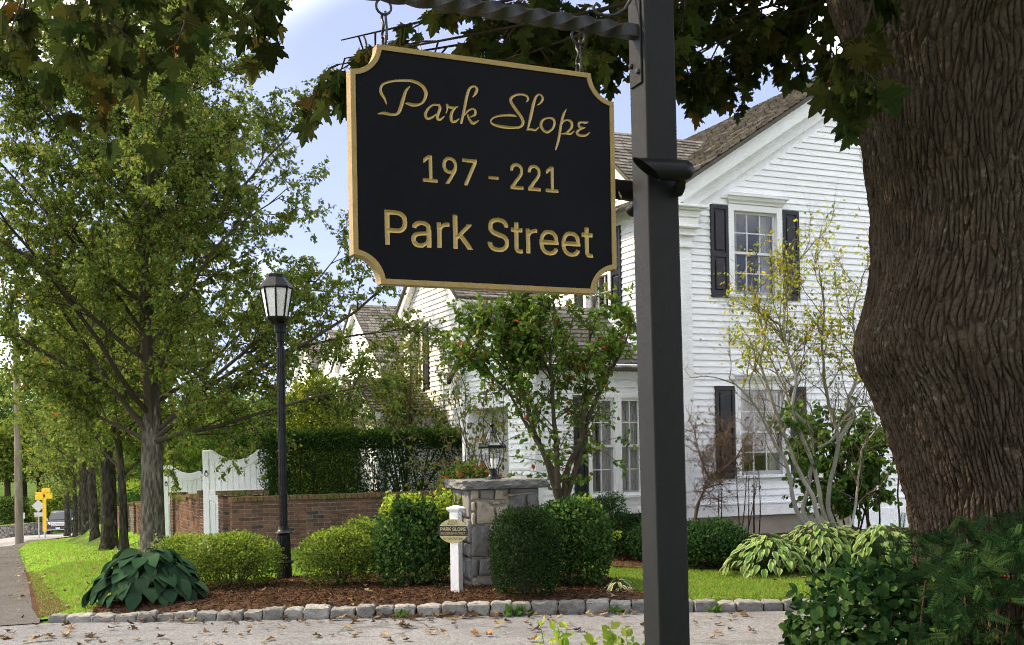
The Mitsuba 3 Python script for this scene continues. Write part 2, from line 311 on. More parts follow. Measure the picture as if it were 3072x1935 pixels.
def siding(key, M, x0f, x1f, z0, z1, holes, exp=0.107, rng=None):
    """lapped boards of one wall; x0f(z), x1f(z) bound a course; holes = [(x0, x1, z0, z1)]"""
    z = z0; k = 0
    while z < z1 - 0.02:
        zt = min(z + exp, z1); a, b = x0f(z + 0.01), x1f(z + 0.01)
        a2, b2 = x0f(zt), x1f(zt)
        if b - a < 0.08: break
        spans = [(a, b)]
        for h0, h1, hz0, hz1 in holes:
            if hz0 < zt - 0.01 and hz1 > z + 0.01:
                spans = [q for s0, s1 in spans for q in ((s0, min(s1, h0)), (max(s0, h1), s1)) if q[1] - q[0] > 0.02]
        cut_ = []
        for s0, s1 in spans:      # butt joints between boards
            while s1 - s0 > 3.2: m_ = s0 + rng.uniform(1.2, 2.9); cut_.append((s0, m_ - 0.0015)); s0 = m_ + 0.0015
            cut_.append((s0, s1))
        for s0, s1 in cut_:
            # a wedge, thick at its lower edge; ends follow the rake
            e0 = a2 if s0 == a and a2 > a else s0; e1 = b2 if s1 == b and b2 < b else s1
            v = np.array([[s0, -0.028, z], [s1, -0.028, z], [s1, 0.0, z + 0.006], [s0, 0.0, z + 0.006], [e0, -0.003, zt + 0.012], [e1, -0.003, zt + 0.012], [e1, 0.0, zt + 0.012], [e0, 0.0, zt + 0.012]])
            add(key + '__siding_board', (v, BOXF), 'm_siding', M, uv=(float(rng.uniform()), 0))
        z = zt; k += 1

def window(house, M, x0, x1, z0, z1, cols=3, rows=2, cas=0.11, crown=True, wide_sash=None, curtain=True, room=None, depth=3.2):
    """double-hung window; casing outer edges x0..x1, z0 (under the sill) .. z1 (top of head casing)"""
    w = MB()
    w.cbox(x0, x0 + cas, -0.045, 0.02, z0 + 0.05, z1, 0.004); w.cbox(x1 - cas, x1, -0.045, 0.02, z0 + 0.05, z1, 0.004)
    w.cbox(x0 + cas + 0.001, x1 - cas - 0.001, -0.043, 0.02, z1 - cas, z1 - 0.002, 0.004)
    key = add(house + '__window', w, 'm_white', M)
    s = MB(); s.cbox(x0 - 0.03, x1 + 0.03, -0.075, 0.02, z0, z0 + 0.048, 0.006); add(key + '__sill', s, 'm_white', M)
    if crown:
        prof = Polygon([(0, 0), (-0.06, 0), (-0.07, 0.03), (-0.10, 0.06), (-0.115, 0.10), (-0.14, 0.115), (-0.14, 0.15), (0, 0.16)])
        v = []
        for y, z in list(prof.exterior.coords)[:-1]:
            for e in (0, 1): v.append(((x0 + y + 0.06) if e == 0 else (x1 - y - 0.06), y, z1 + 0.002 + z))
        n = len(v) // 2; f = []
        for i in range(n):
            j = (i + 1) % n; f += [[2 * i, 2 * i + 1, 2 * j + 1], [2 * i, 2 * j + 1, 2 * j]]
        for i in range(1, n - 1): f += [[0, 2 * i, 2 * i + 2], [1, 2 * i + 3, 2 * i + 1]]
        add(key + '__crown', (np.array(v), np.array(f)), 'm_white', M)
    gx0, gx1, gz0, gz1 = x0 + cas, x1 - cas, z0 + 0.048, z1 - cas
    zm = (gz0 + gz1) / 2; st = 0.045
    for up in (1, 0):
        a, b = (zm - 0.01, gz1) if up else (gz0, zm + 0.02)
        y = 0.022 if up else 0.05
        m = MB()
        m.box(gx0, gx0 + st, y, y + 0.035, a, b); m.box(gx1 - st, gx1, y, y + 0.035, a, b)
        m.box(gx0 + st, gx1 - st, y + .001, y + 0.034, a, a + (0.04 if up else 0.07)); m.box(gx0 + st, gx1 - st, y + .001, y + 0.034, b - 0.04, b)
        sk = add(key + '__sash', m, 'm_sash_grey' if not up else 'm_sash', M)
        px0, px1, pz0, pz1 = gx0 + st, gx1 - st, a + (0.04 if up else 0.07), b - 0.04
        for i in range(1, cols):
            q = MB(); c = px0 + (px1 - px0) * i / cols; q.box(c - 0.009, c + 0.009, y + 0.006, y + 0.03, pz0, pz1); add(key + '__muntin', q, 'm_sash', M)
        for j in range(1, rows):
            q = MB(); c = pz0 + (pz1 - pz0) * j / rows; q.box(px0, px1, y + 0.007, y + 0.029, c - 0.009, c + 0.009); add(key + '__muntin', q, 'm_sash', M)
        for i in range(cols):
            for j in range(rows):
                c0, c1 = px0 + (px1 - px0) * i / cols, px0 + (px1 - px0) * (i + 1) / cols
                d0, d1 = pz0 + (pz1 - pz0) * j / rows, pz0 + (pz1 - pz0) * (j + 1) / rows
                tz = 0.0015 * math.sin(7.0 * (i + 1) + 3 * j + x0 * 9)
                v = np.array([[c0, y + 0.018, d0], [c1, y + 0.018 + tz, d0], [c1, y + 0.018 + 2 * tz, d1], [c0, y + 0.018 + tz, d1]])
                add(key + '__pane', (v, np.array([[0, 1, 2], [0, 2, 3]])), 'm_glass', M)
    if curtain:
        n = 24
        for sgn in (0, 1):
            xa = np.linspace(gx0 + 0.01, gx0 + 0.17, n) if not sgn else np.linspace(gx1 - 0.2, gx1 - 0.01, n)
            yy = 0.16 + 0.018 * np.sin(np.arange(n) * 1.3)
            v = np.vstack([np.column_stack([xa, yy, 0 * xa + gz0]), np.column_stack([xa, yy, 0 * xa + gz1])])
            i = np.arange(n - 1); f = np.vstack([np.stack([i, i + 1, i + 1 + n], 1), np.stack([i, i + 1 + n, i + n], 1)])
            add(key + '__curtain', (v, f), 'm_curtain', M)
    # the room behind, and a curtain
    if room is None: room = (max(x0 - 1.1, 0.12), x1 + 1.1)
    if not room: return key
    r = MB()
    v = boxv(room[0], room[1], 0.104, depth, z0 - 0.75, z1 + 0.45)
    r.put(v, BOXF[[0, 1, 2, 3, 6, 7, 8, 9, 10, 11]][:, ::-1])
    add(key + '__room', r, 'm_dark_room', M)
    return key

def shutter(house, M, x0, x1, z0, z1):
    m = MB(); st, zm = 0.055, z0 + (z1 - z0) * 0.46
    m.cbox(x0, x0 + st, -0.052, -0.012, z0, z1, 0.003); m.cbox(x1 - st, x1, -0.052, -0.012, z0, z1, 0.003)
    for a, b in ((z0, z0 + 0.09), (zm - 0.04, zm + 0.04), (z1 - 0.07, z1)): m.cbox(x0 + st, x1 - st, -0.051, -0.013, a, b, 0.003)
    key = add(house + '__shutter', m, 'm_shutter', M)
    for a, b in ((z0 + 0.09, zm - 0.04), (zm + 0.04, z1 - 0.07)):
        p = MB(); p.box(x0 + st, x1 - st, -0.03, -0.014, a, b); p.cbox(x0 + st + 0.025, x1 - st - 0.025, -0.05, -0.029, a + 0.03, b - 0.03, 0.014)
        add(key + '__panel', p, 'm_shutter', M)
    return key

def shingles(key, M, quad, rows, rng, stuff=True, lbl=None):
    """quad: eave-left, eave-right, ridge-right, ridge-left (outside up). Real overlapping shingles joined into one part."""
    A, B, Cc, D = [np.asarray(p, float) for p in quad]
    nrm = unit(np.cross(B - A, D - A)); m = MB()
    for r in range(rows):
        t0, t1 = r / rows, min((r + 1.12) / rows, 1)
        L0, R0, L1, R1 = A + (D - A) * t0, B + (Cc - B) * t0, A + (D - A) * t1, B + (Cc - B) * t1
        w = np.linalg.norm(R0 - L0); n = max(1, int(w / 0.17)); cut = np.concatenate([[0], np.sort((np.arange(1, n) + rng.uniform(-0.3, 0.3, n - 1)) / n), [1]])
        for i in range(n):
            a, b = cut[i] + 0.0012, cut[i + 1] - 0.0012
            off = nrm * (0.022 + rng.uniform(0, 0.012)); dz = (L1 - L0) * rng.uniform(-0.06, 0.0)
            p0, p1 = L0 + (R0 - L0) * a + dz, L0 + (R0 - L0) * b + dz; q1, q0 = L1 + (R1 - L1) * b, L1 + (R1 - L1) * a
            v = np.array([p0 + off, p1 + off, q1 + nrm * 0.008, q0 + nrm * 0.008, p0, p1])
            m.put(v, [[0, 1, 2], [0, 2, 3], [4, 5, 1], [4, 1, 0]], uv=(rng.uniform(), 0))
    v = np.array([A, B, Cc, D, A - nrm * 0.06, B - nrm * 0.06, Cc - nrm * 0.06, D - nrm * 0.06])
    m.put(v, BOXF, uv=(0.1, 0))
    k = add(key, m, 'm_shingle', M)
    label(k, lbl, kind='stuff' if stuff else None)
    return k

def prism(M, key, pts, mat, dvec):
    """closed prism from a planar outline pts (n,3) pushed by dvec"""
    p = np.asarray(pts, float); n = len(p); v = np.vstack([p, p + dvec])
    f = [[0, i + 1, i] for i in range(1, n - 1)] + [[n, n + i, n + i + 1] for i in range(1, n - 1)]
    for i in range(n): j = (i + 1) % n; f += [[i, j, n + j], [i, n + j, n + i]]
    return add(key, (v, np.array(f)), mat, M)

rng = np.random.default_rng(21)
def rake(house, M, pa, pb, drop, y0, y1, name='rake_board'):
    """sloping board between two points given by their upper edge (x, z)"""
    (xa, za), (xb, zb) = pa, pb
    prism(M, house + '__' + name, [(xa, y0, za - drop), (xb, y0, zb - drop), (xb, y0, zb), (xa, y0, za)], 'm_white', np.array([0, y1 - y0, 0]))

# ---- the white gable house at right
H = 'gable_house'
label(H, 'white clapboard house with front gable, black shutters and corner pilaster, right of the sign post', 'house')
Wd, ridge, eave, slope = 8.10, 4.05, 5.52, 0.645
ztop = lambda x: eave + 0.10 + slope * (ridge - abs(x - ridge))
M0 = front(0, 0)
hol = [(0.86, 1.94, 4.13, 5.67), (0.93, 2.03, 1.15, 2.72)]
core = [(0, 0.0, 0.1), (Wd, 0, 0.1), (Wd, 0, eave), (ridge, 0, ztop(ridge) - 0.02), (0, 0, eave)]
def wall_with_holes(key, M, outline, holes, depth, mat):
    P_ = Polygon(outline).difference(unary_union([sbox(a + 0.105, c + 0.04, b - 0.105, d - 0.10) for a, b, c, d in holes])) if holes else Polygon(outline)
    for g in getattr(P_, 'geoms', [P_]): add(key, extr(g, 0.0, depth), mat, M)
wall_with_holes(H + '__wall', M0, [(0, 0.53), (Wd, 0.53), (Wd, eave), (ridge, ztop(ridge)), (0, eave)], hol, 0.10, 'm_siding')
f_ = MB(); f_.cbox(0.03, Wd, 0.035, 0.3, -0.6, 0.545, 0.01); f_.cbox(0.035, 0.3, 0.3, 9, -1.2, 0.545, 0.01)
add(H + '__foundation', f_, 'm_concrete', M0)
b_ = MB(); b_.cbox(-0.012, Wd, -0.035, 0.1, 0.53, 0.72, 0.006); b_.cbox(-0.02, Wd, -0.05, 0.1, 0.715, 0.75, 0.006)
add(H + '__water_table', b_, 'm_white', M0)
rk = lambda z: max(0.13, (z - eave - 0.10 + 0.33) / slope) if z > eave - 0.33 else 0.13
siding(H, M0, lambda z: rk(z), lambda z: Wd - rk(z) if z > eave - 0.33 else Wd, 0.75, 7.62, hol, 0.1065, rng)
for (a, b, c, d) in hol: window(H, M0, a, b, c, d, depth=2.2)
for (a, b, c, d) in ((0.515, 0.855, 4.12, 5.63), (1.945, 2.28, 4.12, 5.63), (0.55, 0.925, 1.15, 2.67), (2.035, 2.37, 1.15, 2.67)): shutter(H, M0, a, b, c, d)
# corner pilaster with its stacked cap
pl_ = MB(); pl_.cbox(-0.16, 0.125, -0.055, 0.12, 0.752, 4.885, 0.004); pl_.cbox(-0.14, 0.06, -0.068, -0.05, 0.95, 4.70, 0.006)
pk = add(H + '__pilaster', pl_, 'm_white', M0)
cp = MB()
for (e, z0, z1) in ((0.155, 4.885, 4.95), (0.135, 4.952, 5.07), (0.20, 5.072, 5.10), (0.165, 5.102, 5.19), (0.25, 5.192, 5.23), (0.205, 5.232, 5.36), (0.23, 5.362, 5.47), (0.29, 5.472, 5.50), (0.34, 5.502, 5.545)):
    cp.cbox(-0.02 - e, e, -0.065 - (e - 0.12), 0.12, z0, z1, 0.008)
add(pk + '__capital', cp, 'm_white', M0)
# rakes and roof
for sgn in (0, 1):
    X = (lambda x: x) if not sgn else (lambda x: Wd - x)
    rake(H, M0, (X(-0.30), eave + 0.41 - slope * 0.30), (X(ridge), eave + 0.41 + slope * ridge), 0.26, -0.20, -0.02)
    rake(H, M0, (X(-0.02), eave + 0.16 - slope * 0.02), (X(ridge), eave + 0.16 + slope * ridge), 0.24, -0.07, -0.001, 'frieze_board')
    rake(H, M0, (X(-0.36), eave + 0.46 - slope * 0.36), (X(ridge), eave + 0.46 + slope * ridge), 0.075, -0.26, -0.201, 'crown_moulding')
ze = eave + 0.42
ln, rn = (-0.36, ze - slope * 0.36), (ridge, ze + slope * ridge)
def hq(pts): return [np.array(p, float) for p in pts]
shingles(H + '__roof', M0, hq([(-0.36, 9, ln[1] + .06), (-0.36, -0.28, ln[1] + .06), (ridge, -0.28, rn[1] + .06), (ridge, 9, rn[1] + .06)]), 40, rng, True, 'weathered brown wood shingle roof')
shingles(H + '__roof', M0, hq([(Wd + 0.36, -0.28, ln[1] + .06), (Wd + 0.36, 9, ln[1] + .06), (ridge, 9, rn[1] + .06), (ridge, -0.28, rn[1] + .06)]), 20, rng, True, None)
# round louvre in the gable
th = np.linspace(0, 2 * np.pi, 40)
ring = [(ridge + 0.05 + 0.43 * math.cos(a), -0.035, 6.78 + 0.43 * math.sin(a)) for a in th]
rm = MB(); rm.tube(ring, 0.045, 8, False); vk = add(H + '__gable_vent', rm, 'm_white', M0)
for i in range(9):
    zz = 6.43 + i * 0.085; hw = math.sqrt(max(0.01, 0.41 ** 2 - (zz - 6.78) ** 2))
    sl = MB(); sl.put(boxv(ridge + 0.05 - hw, ridge + 0.05 + hw, -0.03, -0.02, zz - 0.03, zz + 0.035) + np.array([[0, -0.03 * (k < 4), 0] for k in range(8)]), BOXF); add(vk + '__slat', sl, 'm_white', M0)
# side wall to the street and its cross gable
MS = HM @ frame(0, 9, 0, -90)         # wall frame of the street side: x runs back toward the front corner
def ms(mu): return 9 - mu            # position on it from the distance behind the front corner
add(H + '__wall', extr(Polygon([(0, 0.4), (9, 0.4), (9, eave), (ms(1.1), eave), (ms(1.1), 6.0), (ms(2.92), 7.4), (ms(4.75), 6.0), (ms(4.75), eave), (0, eave)]).difference(sbox(ms(3.3), 4.17, ms(2.45), 5.5)), 0.0, 0.1), 'm_siding', MS)
siding(H, MS, lambda z: ms(4.7) + max(0, z - 6.0) / 0.77 if z > eave else 0.1, lambda z: ms(1.15) - max(0, z - 6.0) / 0.77 if z > eave else 9 - 0.12, 3.2, 7.2, [(ms(3.42), ms(2.33), 4.1, 5.67)], 0.107, rng)
window(H, MS, ms(3.42), ms(2.34), 4.13, 5.67, room=(ms(4.6), ms(2.26)))
shutter(H, MS, ms(2.33), ms(1.98), 4.12, 5.63); shutter(H, MS, ms(3.78), ms(3.43), 4.12, 5.63)
for a, b in ((ms(4.9), ms(2.92)), (ms(0.95), ms(2.92))):
    rake(H, MS, (a, 5.98), (b, 7.52), 0.24, -0.2, -0.02)
er = MB(); er.cbox(ms(4.8), ms(1.0), -0.10, 0.0, 5.86, 6.0, 0.02); add(H + '__eave_return', er, 'm_white', MS)
shingles(H + '__roof', M0, hq([(-0.26, 0.95, 6.02), (1.6, 0.95, 6.02), (2.7, 2.92, 7.56), (-0.26, 2.92, 7.56)]), 18, rng, True, 'shingled slope of the cross gable')
shingles(H + '__roof', M0, hq([(1.6, 4.9, 6.02), (-0.26, 4.9, 6.02), (-0.26, 2.92, 7.56), (2.7, 2.92, 7.56)]), 12, rng, True, None)

# ---- single storey wing with its gable to the street
MW = front(-2.1, 1.3)
hw_ = [(0.86 + 0.14, 2.1, 0.86, 2.62)]
add(H + '__wing_wall', extr(Polygon([(0, 0.42), (2.1, 0.42), (2.1, 2.98), (0, 2.98)]).difference(unary_union([sbox(1.08, 0.93, 1.50, 2.49), sbox(1.59, 0.93, 2.0, 2.49)])), 0, 0.1), 'm_siding', MW)
siding(H, MW, lambda z: 0.13, lambda z: 2.1, 0.62, 2.86, [(0.98, 2.1, 0.84, 2.65)], 0.105, rng)
window(H, MW, 0.985, 1.56, 0.84, 2.60, 2, 2, 0.06, False, room=(0.2, 2.09), depth=1.9); window(H, MW, 1.562, 2.08, 0.84, 2.60, 2, 2, 0.06, False, room=())
shutter(H, MW, 0.72, 0.965, 0.86, 2.58)
wt = MB(); wt.cbox(-0.01, 2.1, -0.03, 0.1, 0.42, 0.62, 0.006); wt.cbox(0.0, 0.125, -0.05, 0.1, 0.622, 2.9, 0.006); wt.cbox(-0.02, 2.1, -0.06, 0.1, 2.86, 3.02, 0.01); wt.cbox(-0.1, 2.1, -0.2, 0.1, 3.021, 3.1, 0.02)
add(H + '__wing_trim', wt, 'm_white', MW)
fw = MB(); fw.cbox(0.02, 2.1, 0.03, 3.2, -0.5, 0.43, 0.01); add(H + '__wing_foundation', fw, 'm_concrete', MW)
MG = HM @ frame(-2.1, 4.55, 0, -90)    # gable end to the street, x runs toward the front
gp = Polygon([(0, 0.42), (3.25, 0.42), (3.25, 2.98), (1.625, 4.1), (0, 2.98)]).difference(sbox(0.35, 0.42, 2.2, 2.45))
add(H + '__wing_wall', extr(gp, 0, 0.12), 'm_siding', MG)
siding(H, MG, lambda z: 0.1 + max(0, z - 2.98) * 1.45, lambda z: 3.25 - 0.1 - max(0, z - 2.98) * 1.45, 0.62, 4.0, [(0.25, 2.3, 0.4, 2.6)], 0.107, rng)
rc = MB(); rc.box(0.3, 2.25, 1.2, 1.25, 0.3, 2.6); rc.box(0.3, 0.35, 0.12, 1.2, 0.3, 2.6); rc.box(2.2, 2.25, 0.12, 1.2, 0.3, 2.6); rc.box(0.3, 2.25, 0.12, 1.2, 2.45, 2.5); rc.box(0.3, 2.25, 0.12, 1.2, 0.3, 0.42)
add(H + '__entry_porch', rc, 'm_white', MG)
dm = MB(); dm.cbox(0.8, 1.75, 1.14, 1.19, 0.43, 2.4, 0.005); dk = add(H + '__door', dm, 'm_shutter', MG)
for a, b in ((-0.15, 1.625), (3.40, 1.625)):
    rake(H, MG, (a, 3.06 - 0.69 * 0.15), (b, 3.06 + 0.69 * 1.625), 0.2, -0.16, -0.018)
shingles(H + '__roof', MW, hq([(-0.2, -0.25, 3.02), (2.1, -0.25, 3.02), (2.1, 1.625, 4.27), (-0.2, 1.625, 4.27)]), 15, rng, True, 'grey shingle roof of the low wing')
shingles(H + '__roof', MW, hq([(2.1, 3.5, 3.02), (-0.2, 3.5, 3.02), (-0.2, 1.625, 4.27), (2.1, 1.625, 4.27)]), 12, rng, True, None)

# ---- low sunlit annexe at the right end, behind the shrubs
add(H + '__skirt', extr(Polygon([(3.3, 0.56), (6.2, 0.56), (6.2, -0.75), (3.3, 0.28)]), -0.06, 0.03), 'm_siding', M0)
MR = front(2.75, -1.05, 17)
hx = MB()
add(H + '__annexe_wall', extr(Polygon([(0, 0.1), (3.4, 0.1), (3.4, 2.7), (0, 2.7)]), 0, 0.1), 'm_siding', MR) if False else None

# ---- the two-storey bay next to it, gable to the street
def block(key, lab, cat, x0, x1, y0, y1, zb, ze_, rows=22, sl=0.72, win=True, fr=True, board=0.107, zs=None):
    """a gabled block; ridge along x, gable end at x0 facing the street"""
    if lab: label(key, lab, cat)
    w = y1 - y0; zr = ze_ + sl * w / 2
    Mg = HM @ frame(x0, y1, 0, -90); Mf = front(x0, y0)
    holes = [(0.38, 1.33, ze_ - 1.75, ze_ - 0.35)] if win else []
    wall_with_holes(key + '__wall', Mg, [(0, zb), (w, zb), (w, ze_), (w / 2, zr), (0, ze_)], holes, 0.1, 'm_siding')
    siding(key, Mg, lambda z: 0.06 + max(0, z - ze_ + .15) / sl, lambda z: w - 0.06 - max(0, z - ze_ + .15) / sl, zs or zb + 0.3, zr - 0.2, holes, board, rng)
    for a, b, c, d in holes:
        window(key, Mg, a, b, c, d); shutter(key, Mg, b + 0.01, b + 0.34, c, d)
    for a, b in ((-0.25, w / 2), (w + 0.25, w / 2)): rake(key, Mg, (a, ze_ + 0.12 - sl * 0.25), (b, ze_ + 0.12 + sl * w / 2), 0.26, -0.16, -0.018)
    for q0, q1, r0, r1 in ((-0.01, 0.13, -0.22, 0.3), (w - 0.13, w + 0.01, w - 0.3, w + 0.22)):
        cb = MB(); cb.cbox(q0, q1, -0.03, 0.05, zb, ze_ - 0.201, 0.006); add(key + '__corner_board', cb, 'm_white', Mg)
        cb = MB(); cb.cbox(r0, r1, -0.2, 0.05, ze_ - 0.2, ze_ - 0.06, 0.02); add(key + '__eave_return', cb, 'm_white', Mg)
    if fr:
        L = x1 - x0
        add(key + '__wall', extr(Polygon([(0, zb), (L, zb), (L, ze_), (0, ze_)]), 0, 0.1), 'm_siding', Mf)
        siding(key, Mf, lambda z: 0.1, lambda z: L, zs or zb + 0.3, ze_ - 0.1, [], board, rng)
        eb = MB(); eb.cbox(-0.15, L, -0.24, 0.05, ze_ - 0.16, ze_ - 0.02, 0.02); add(key + '__cornice', eb, 'm_white', Mf)
    L = x1 - x0
    shingles(key + '__roof', Mf, hq([(-0.2, -0.28, ze_ + 0.13 - sl * .28), (L, -0.28, ze_ + 0.13 - sl * .28), (L, w / 2, zr + 0.13), (-0.2, w / 2, zr + 0.13)]), rows, rng, True, None)
    shingles(key + '__roof', Mf, hq([(L, w + 0.28, ze_ + 0.13 - sl * .28), (-0.2, w + 0.28, ze_ + 0.13 - sl * .28), (-0.2, w / 2, zr + 0.13), (L, w / 2, zr + 0.13)]), 10, rng, True, None)
block('townhouse', 'white two-storey bay with street gable behind the leafy sapling, below the sign', 'house', -1.74, 2.5, 5.4, 8.93, -0.2, 4.78, zs=2.0)
block('townhouse_001', 'second white townhouse beyond, grey roof stepping down behind the sapling', 'house', -0.2, 6, 15.6, 20.4, -0.9, 4.35, 20, zs=1.2, board=0.12)
block('townhouse_002', 'third white townhouse along the row, grey roof beyond the lamp post', 'house', 1.0, 7, 23, 27.6, -1.3, 4.45, 16, zs=1.0, board=0.14)
block('townhouse_003', 'farthest white townhouse of the row, behind the lamp post', 'house', 1.7, 8, 30, 34.6, -1.8, 4.75, 16, zs=1.0, board=0.16)
_taken['townhouse'] = 3
for i in range(4): labels['townhouse' + ('' if i == 0 else '_%03d' % i)]['group'] = 'white townhouses stepping down the street'
# entrance porches with columns
def porch(key, x0, x1, y0, y1, zb, ze_, lab):
    w = y1 - y0; Mg = HM @ frame(x0, y1, 0, -90); Mf = front(x0, y0); L = x1 - x0; sl = 0.62; zr = ze_ + sl * w / 2
    k = key + '__porch'
    en = MB(); en.cbox(0, w, 0, 0.2, ze_ - 0.32, ze_ - 0.03, 0.01); en.cbox(-0.1, w + 0.1, -0.1, 0.2, ze_ - 0.03, ze_ + 0.06, 0.02)
    en.put(*extr(Polygon([(0.05, ze_ + 0.06), (w - 0.05, ze_ + 0.06), (w / 2, zr)]), 0.02, 0.1))
    k = add(k, en, 'm_white', Mg)
    for a, b in ((-0.15, w / 2), (w + 0.15, w / 2)):
        (xa, za), (xb, zb_) = (a, ze_ + 0.16 - sl * 0.15), (b, ze_ + 0.16 + sl * w / 2)
        prism(Mg, k + '__rake_board', [(xa, -0.1, za - 0.14), (xb, -0.1, zb_ - 0.14), (xb, -0.1, zb_), (xa, -0.1, za)], 'm_white', np.array([0, 0.11, 0]))
    for xx in (0.16, w - 0.16):
        c = MB(); c.lathe([(0.0, zb), (0.15, zb), (0.15, zb + 0.06), (0.125, zb + 0.1), (0.115, zb + 1.0), (0.10, ze_ - 0.45), (0.13, ze_ - 0.42), (0.14, ze_ - 0.33), (0, ze_ - 0.32)], 20, M=frame(xx, 0.12, 0)); add(k + '__column', c, 'm_white', Mg)
    eb = MB(); eb.cbox(0, L, 0.0, 0.2, ze_ - 0.32, ze_ + 0.02, 0.01); add(k + '__entablature', eb, 'm_white', Mf)
    for q in ([(-0.15, -0.15, ze_ + 0.1), (L, -0.15, ze_ + 0.1), (L, w / 2, zr + 0.16), (-0.15, w / 2, zr + 0.16)], [(L, w + 0.15, ze_ + 0.1), (-0.15, w + 0.15, ze_ + 0.1), (-0.15, w / 2, zr + 0.16), (L, w / 2, zr + 0.16)]):
        shingles(k + '__roof', Mf, hq(q), 12, rng, True, None)
porch('townhouse', -3.0, -1.75, 7.0, 9.2, 0.2, 2.45, None)
porch('townhouse_001', -2.2, -0.21, 18.6, 21.2, -0.7, 1.75, None)
# ------------------------------------------------------------------ brick walls
scene['m_brick'] = tw({'type': 'diffuse', 'reflectance': proc(lambda p, n, q: mix(mix((0.150, 0.084, 0.060), (0.090, 0.056, 0.043), smoothstep(0.05, 0.8, q.x)), (0.050, 0.048, 0.046), smoothstep(0.93, 0.95, q.x)) * (0.68 + 0.45 * noise(p.x * 60, p.y * 60, p.z * 60) + 0.3 * noise(p.x * 18, p.y * 18, p.z * 18)))})
scene['m_coping'] = tw({'type': 'diffuse', 'reflectance': proc(lambda p, n, q: mix(mix((0.16, 0.095, 0.055), (0.10, 0.085, 0.045), q.x), (0.10, 0.105, 0.035), smoothstep(0.5, 0.72, fbm(p.x * 5, p.y * 5, p.z * 9, 3))) * (0.6 + 0.8 * noise(p.x * 45, p.y * 45, p.z * 45)))})
scene['m_mortar'] = tw({'type': 'diffuse', 'reflectance': proc(lambda p, n, q: mix((0.30, 0.265, 0.215), (0.43, 0.39, 0.33), noise(p.x * 14, p.y * 14, p.z * 14)) * (0.8 + 0.4 * noise(p.x * 90, p.y * 90, p.z * 90)))})
rng = np.random.default_rng(31)
def brick_v(x0, x1, y0, y1, z0, z1):
    v = boxv(x0, x1, y0, y1, z0, z1)
    return v + rng.uniform(-0.0022, 0.0022, v.shape)
def brick_face(key, M, L, z0, courses, y, d=0.05, exp=0.0685, bl=0.203, joined=None, x0=0.0):
    for c in range(courses):
        z = z0 + c * exp + 0.005; x = x0 - (0.1065 if c % 2 else 0) - rng.uniform(0, 0.004)
        while x < L - 0.01:
            a, b = max(x, x0), min(x + bl, L)
            if b - a > 0.02:
                pr = rng.uniform(0, 0.004); v = brick_v(a, b, y - pr, y + d, z, z + exp - 0.0105); t_ = (float(rng.uniform()), 0)
                if joined is None: add(key + '__brick', (v, BOXF), 'm_brick', M, uv=t_)
                else: joined.put(v, BOXF, uv=t_)
            x += bl + 0.0105
BW = 'brick_wall'
label(BW, 'low red brick garden wall with mossy brick coping behind the lamp post', 'wall')
MBW = frame(-4.77, 19.5, 0, 23.8); LB = 5.2
c_ = MB(); c_.box(0.008, LB, 0.010, 0.23, -0.4, 0.885); add(BW + '__mortar', c_, 'm_mortar', MBW)
brick_face(BW, MBW, LB, 0.065, 12, 0.0)
jb = MB()
for c in range(12):
    z = 0.065 + c * 0.0685 + 0.005
    for a, b in ((0.0, 0.115), (0.125, 0.24)) if c % 2 else ((0.0, 0.24),): jb.put(brick_v(-0.004, 0.06, a, b, z, z + 0.058), BOXF, uv=(float(rng.uniform()), 0))
label(add(BW + '__end_bricks', jb, 'm_brick', MBW), None, kind='stuff')
x = -0.02
while x < LB:
    w = rng.uniform(0.098, 0.106); v = brick_v(x, x + w, -0.028 + rng.uniform(-.004, .004), 0.262, 0.888, 0.963 + rng.uniform(-.004, .004)); add(BW + '__coping_brick', (v, BOXF), 'm_coping', MBW, uv=(float(rng.uniform()), 0)); x += w + 0.009
# gate pier standing behind the wall's end
BP = 'brick_pier'
label(BP, 'square brick pier with projecting coping right of the tall white gate', 'pier')
MBP = frame(-5.13, 20.3, 0, 23.8)
c_ = MB(); c_.box(0.008, 0.72, 0.01, 0.5, -0.4, 0.945); add(BP + '__mortar', c_, 'm_mortar', MBP)
brick_face(BP, MBP, 0.73, 0.0, 14, 0.0, 0.06)
jb = MB()
for c in range(14):
    z = c * 0.0685 + 0.005
    for a, b in ((0, 0.11), (0.12, 0.33), (0.34, 0.5)) if c % 2 else ((0.0, 0.21), (0.22, 0.43), (0.44, 0.5)): jb.put(brick_v(-0.003, 0.06, a, b, z, z + 0.058), BOXF, uv=(float(rng.uniform()), 0))
label(add(BP + '__side_bricks', jb, 'm_brick', MBP), None, kind='stuff')
x = -0.04
while x < 0.74:
    v = brick_v(x, x + 0.1, -0.045, 0.54, 0.965, 1.04); add(BP + '__coping_brick', (v, BOXF), 'm_coping', MBP, uv=(float(rng.uniform()), 0)); x += 0.108
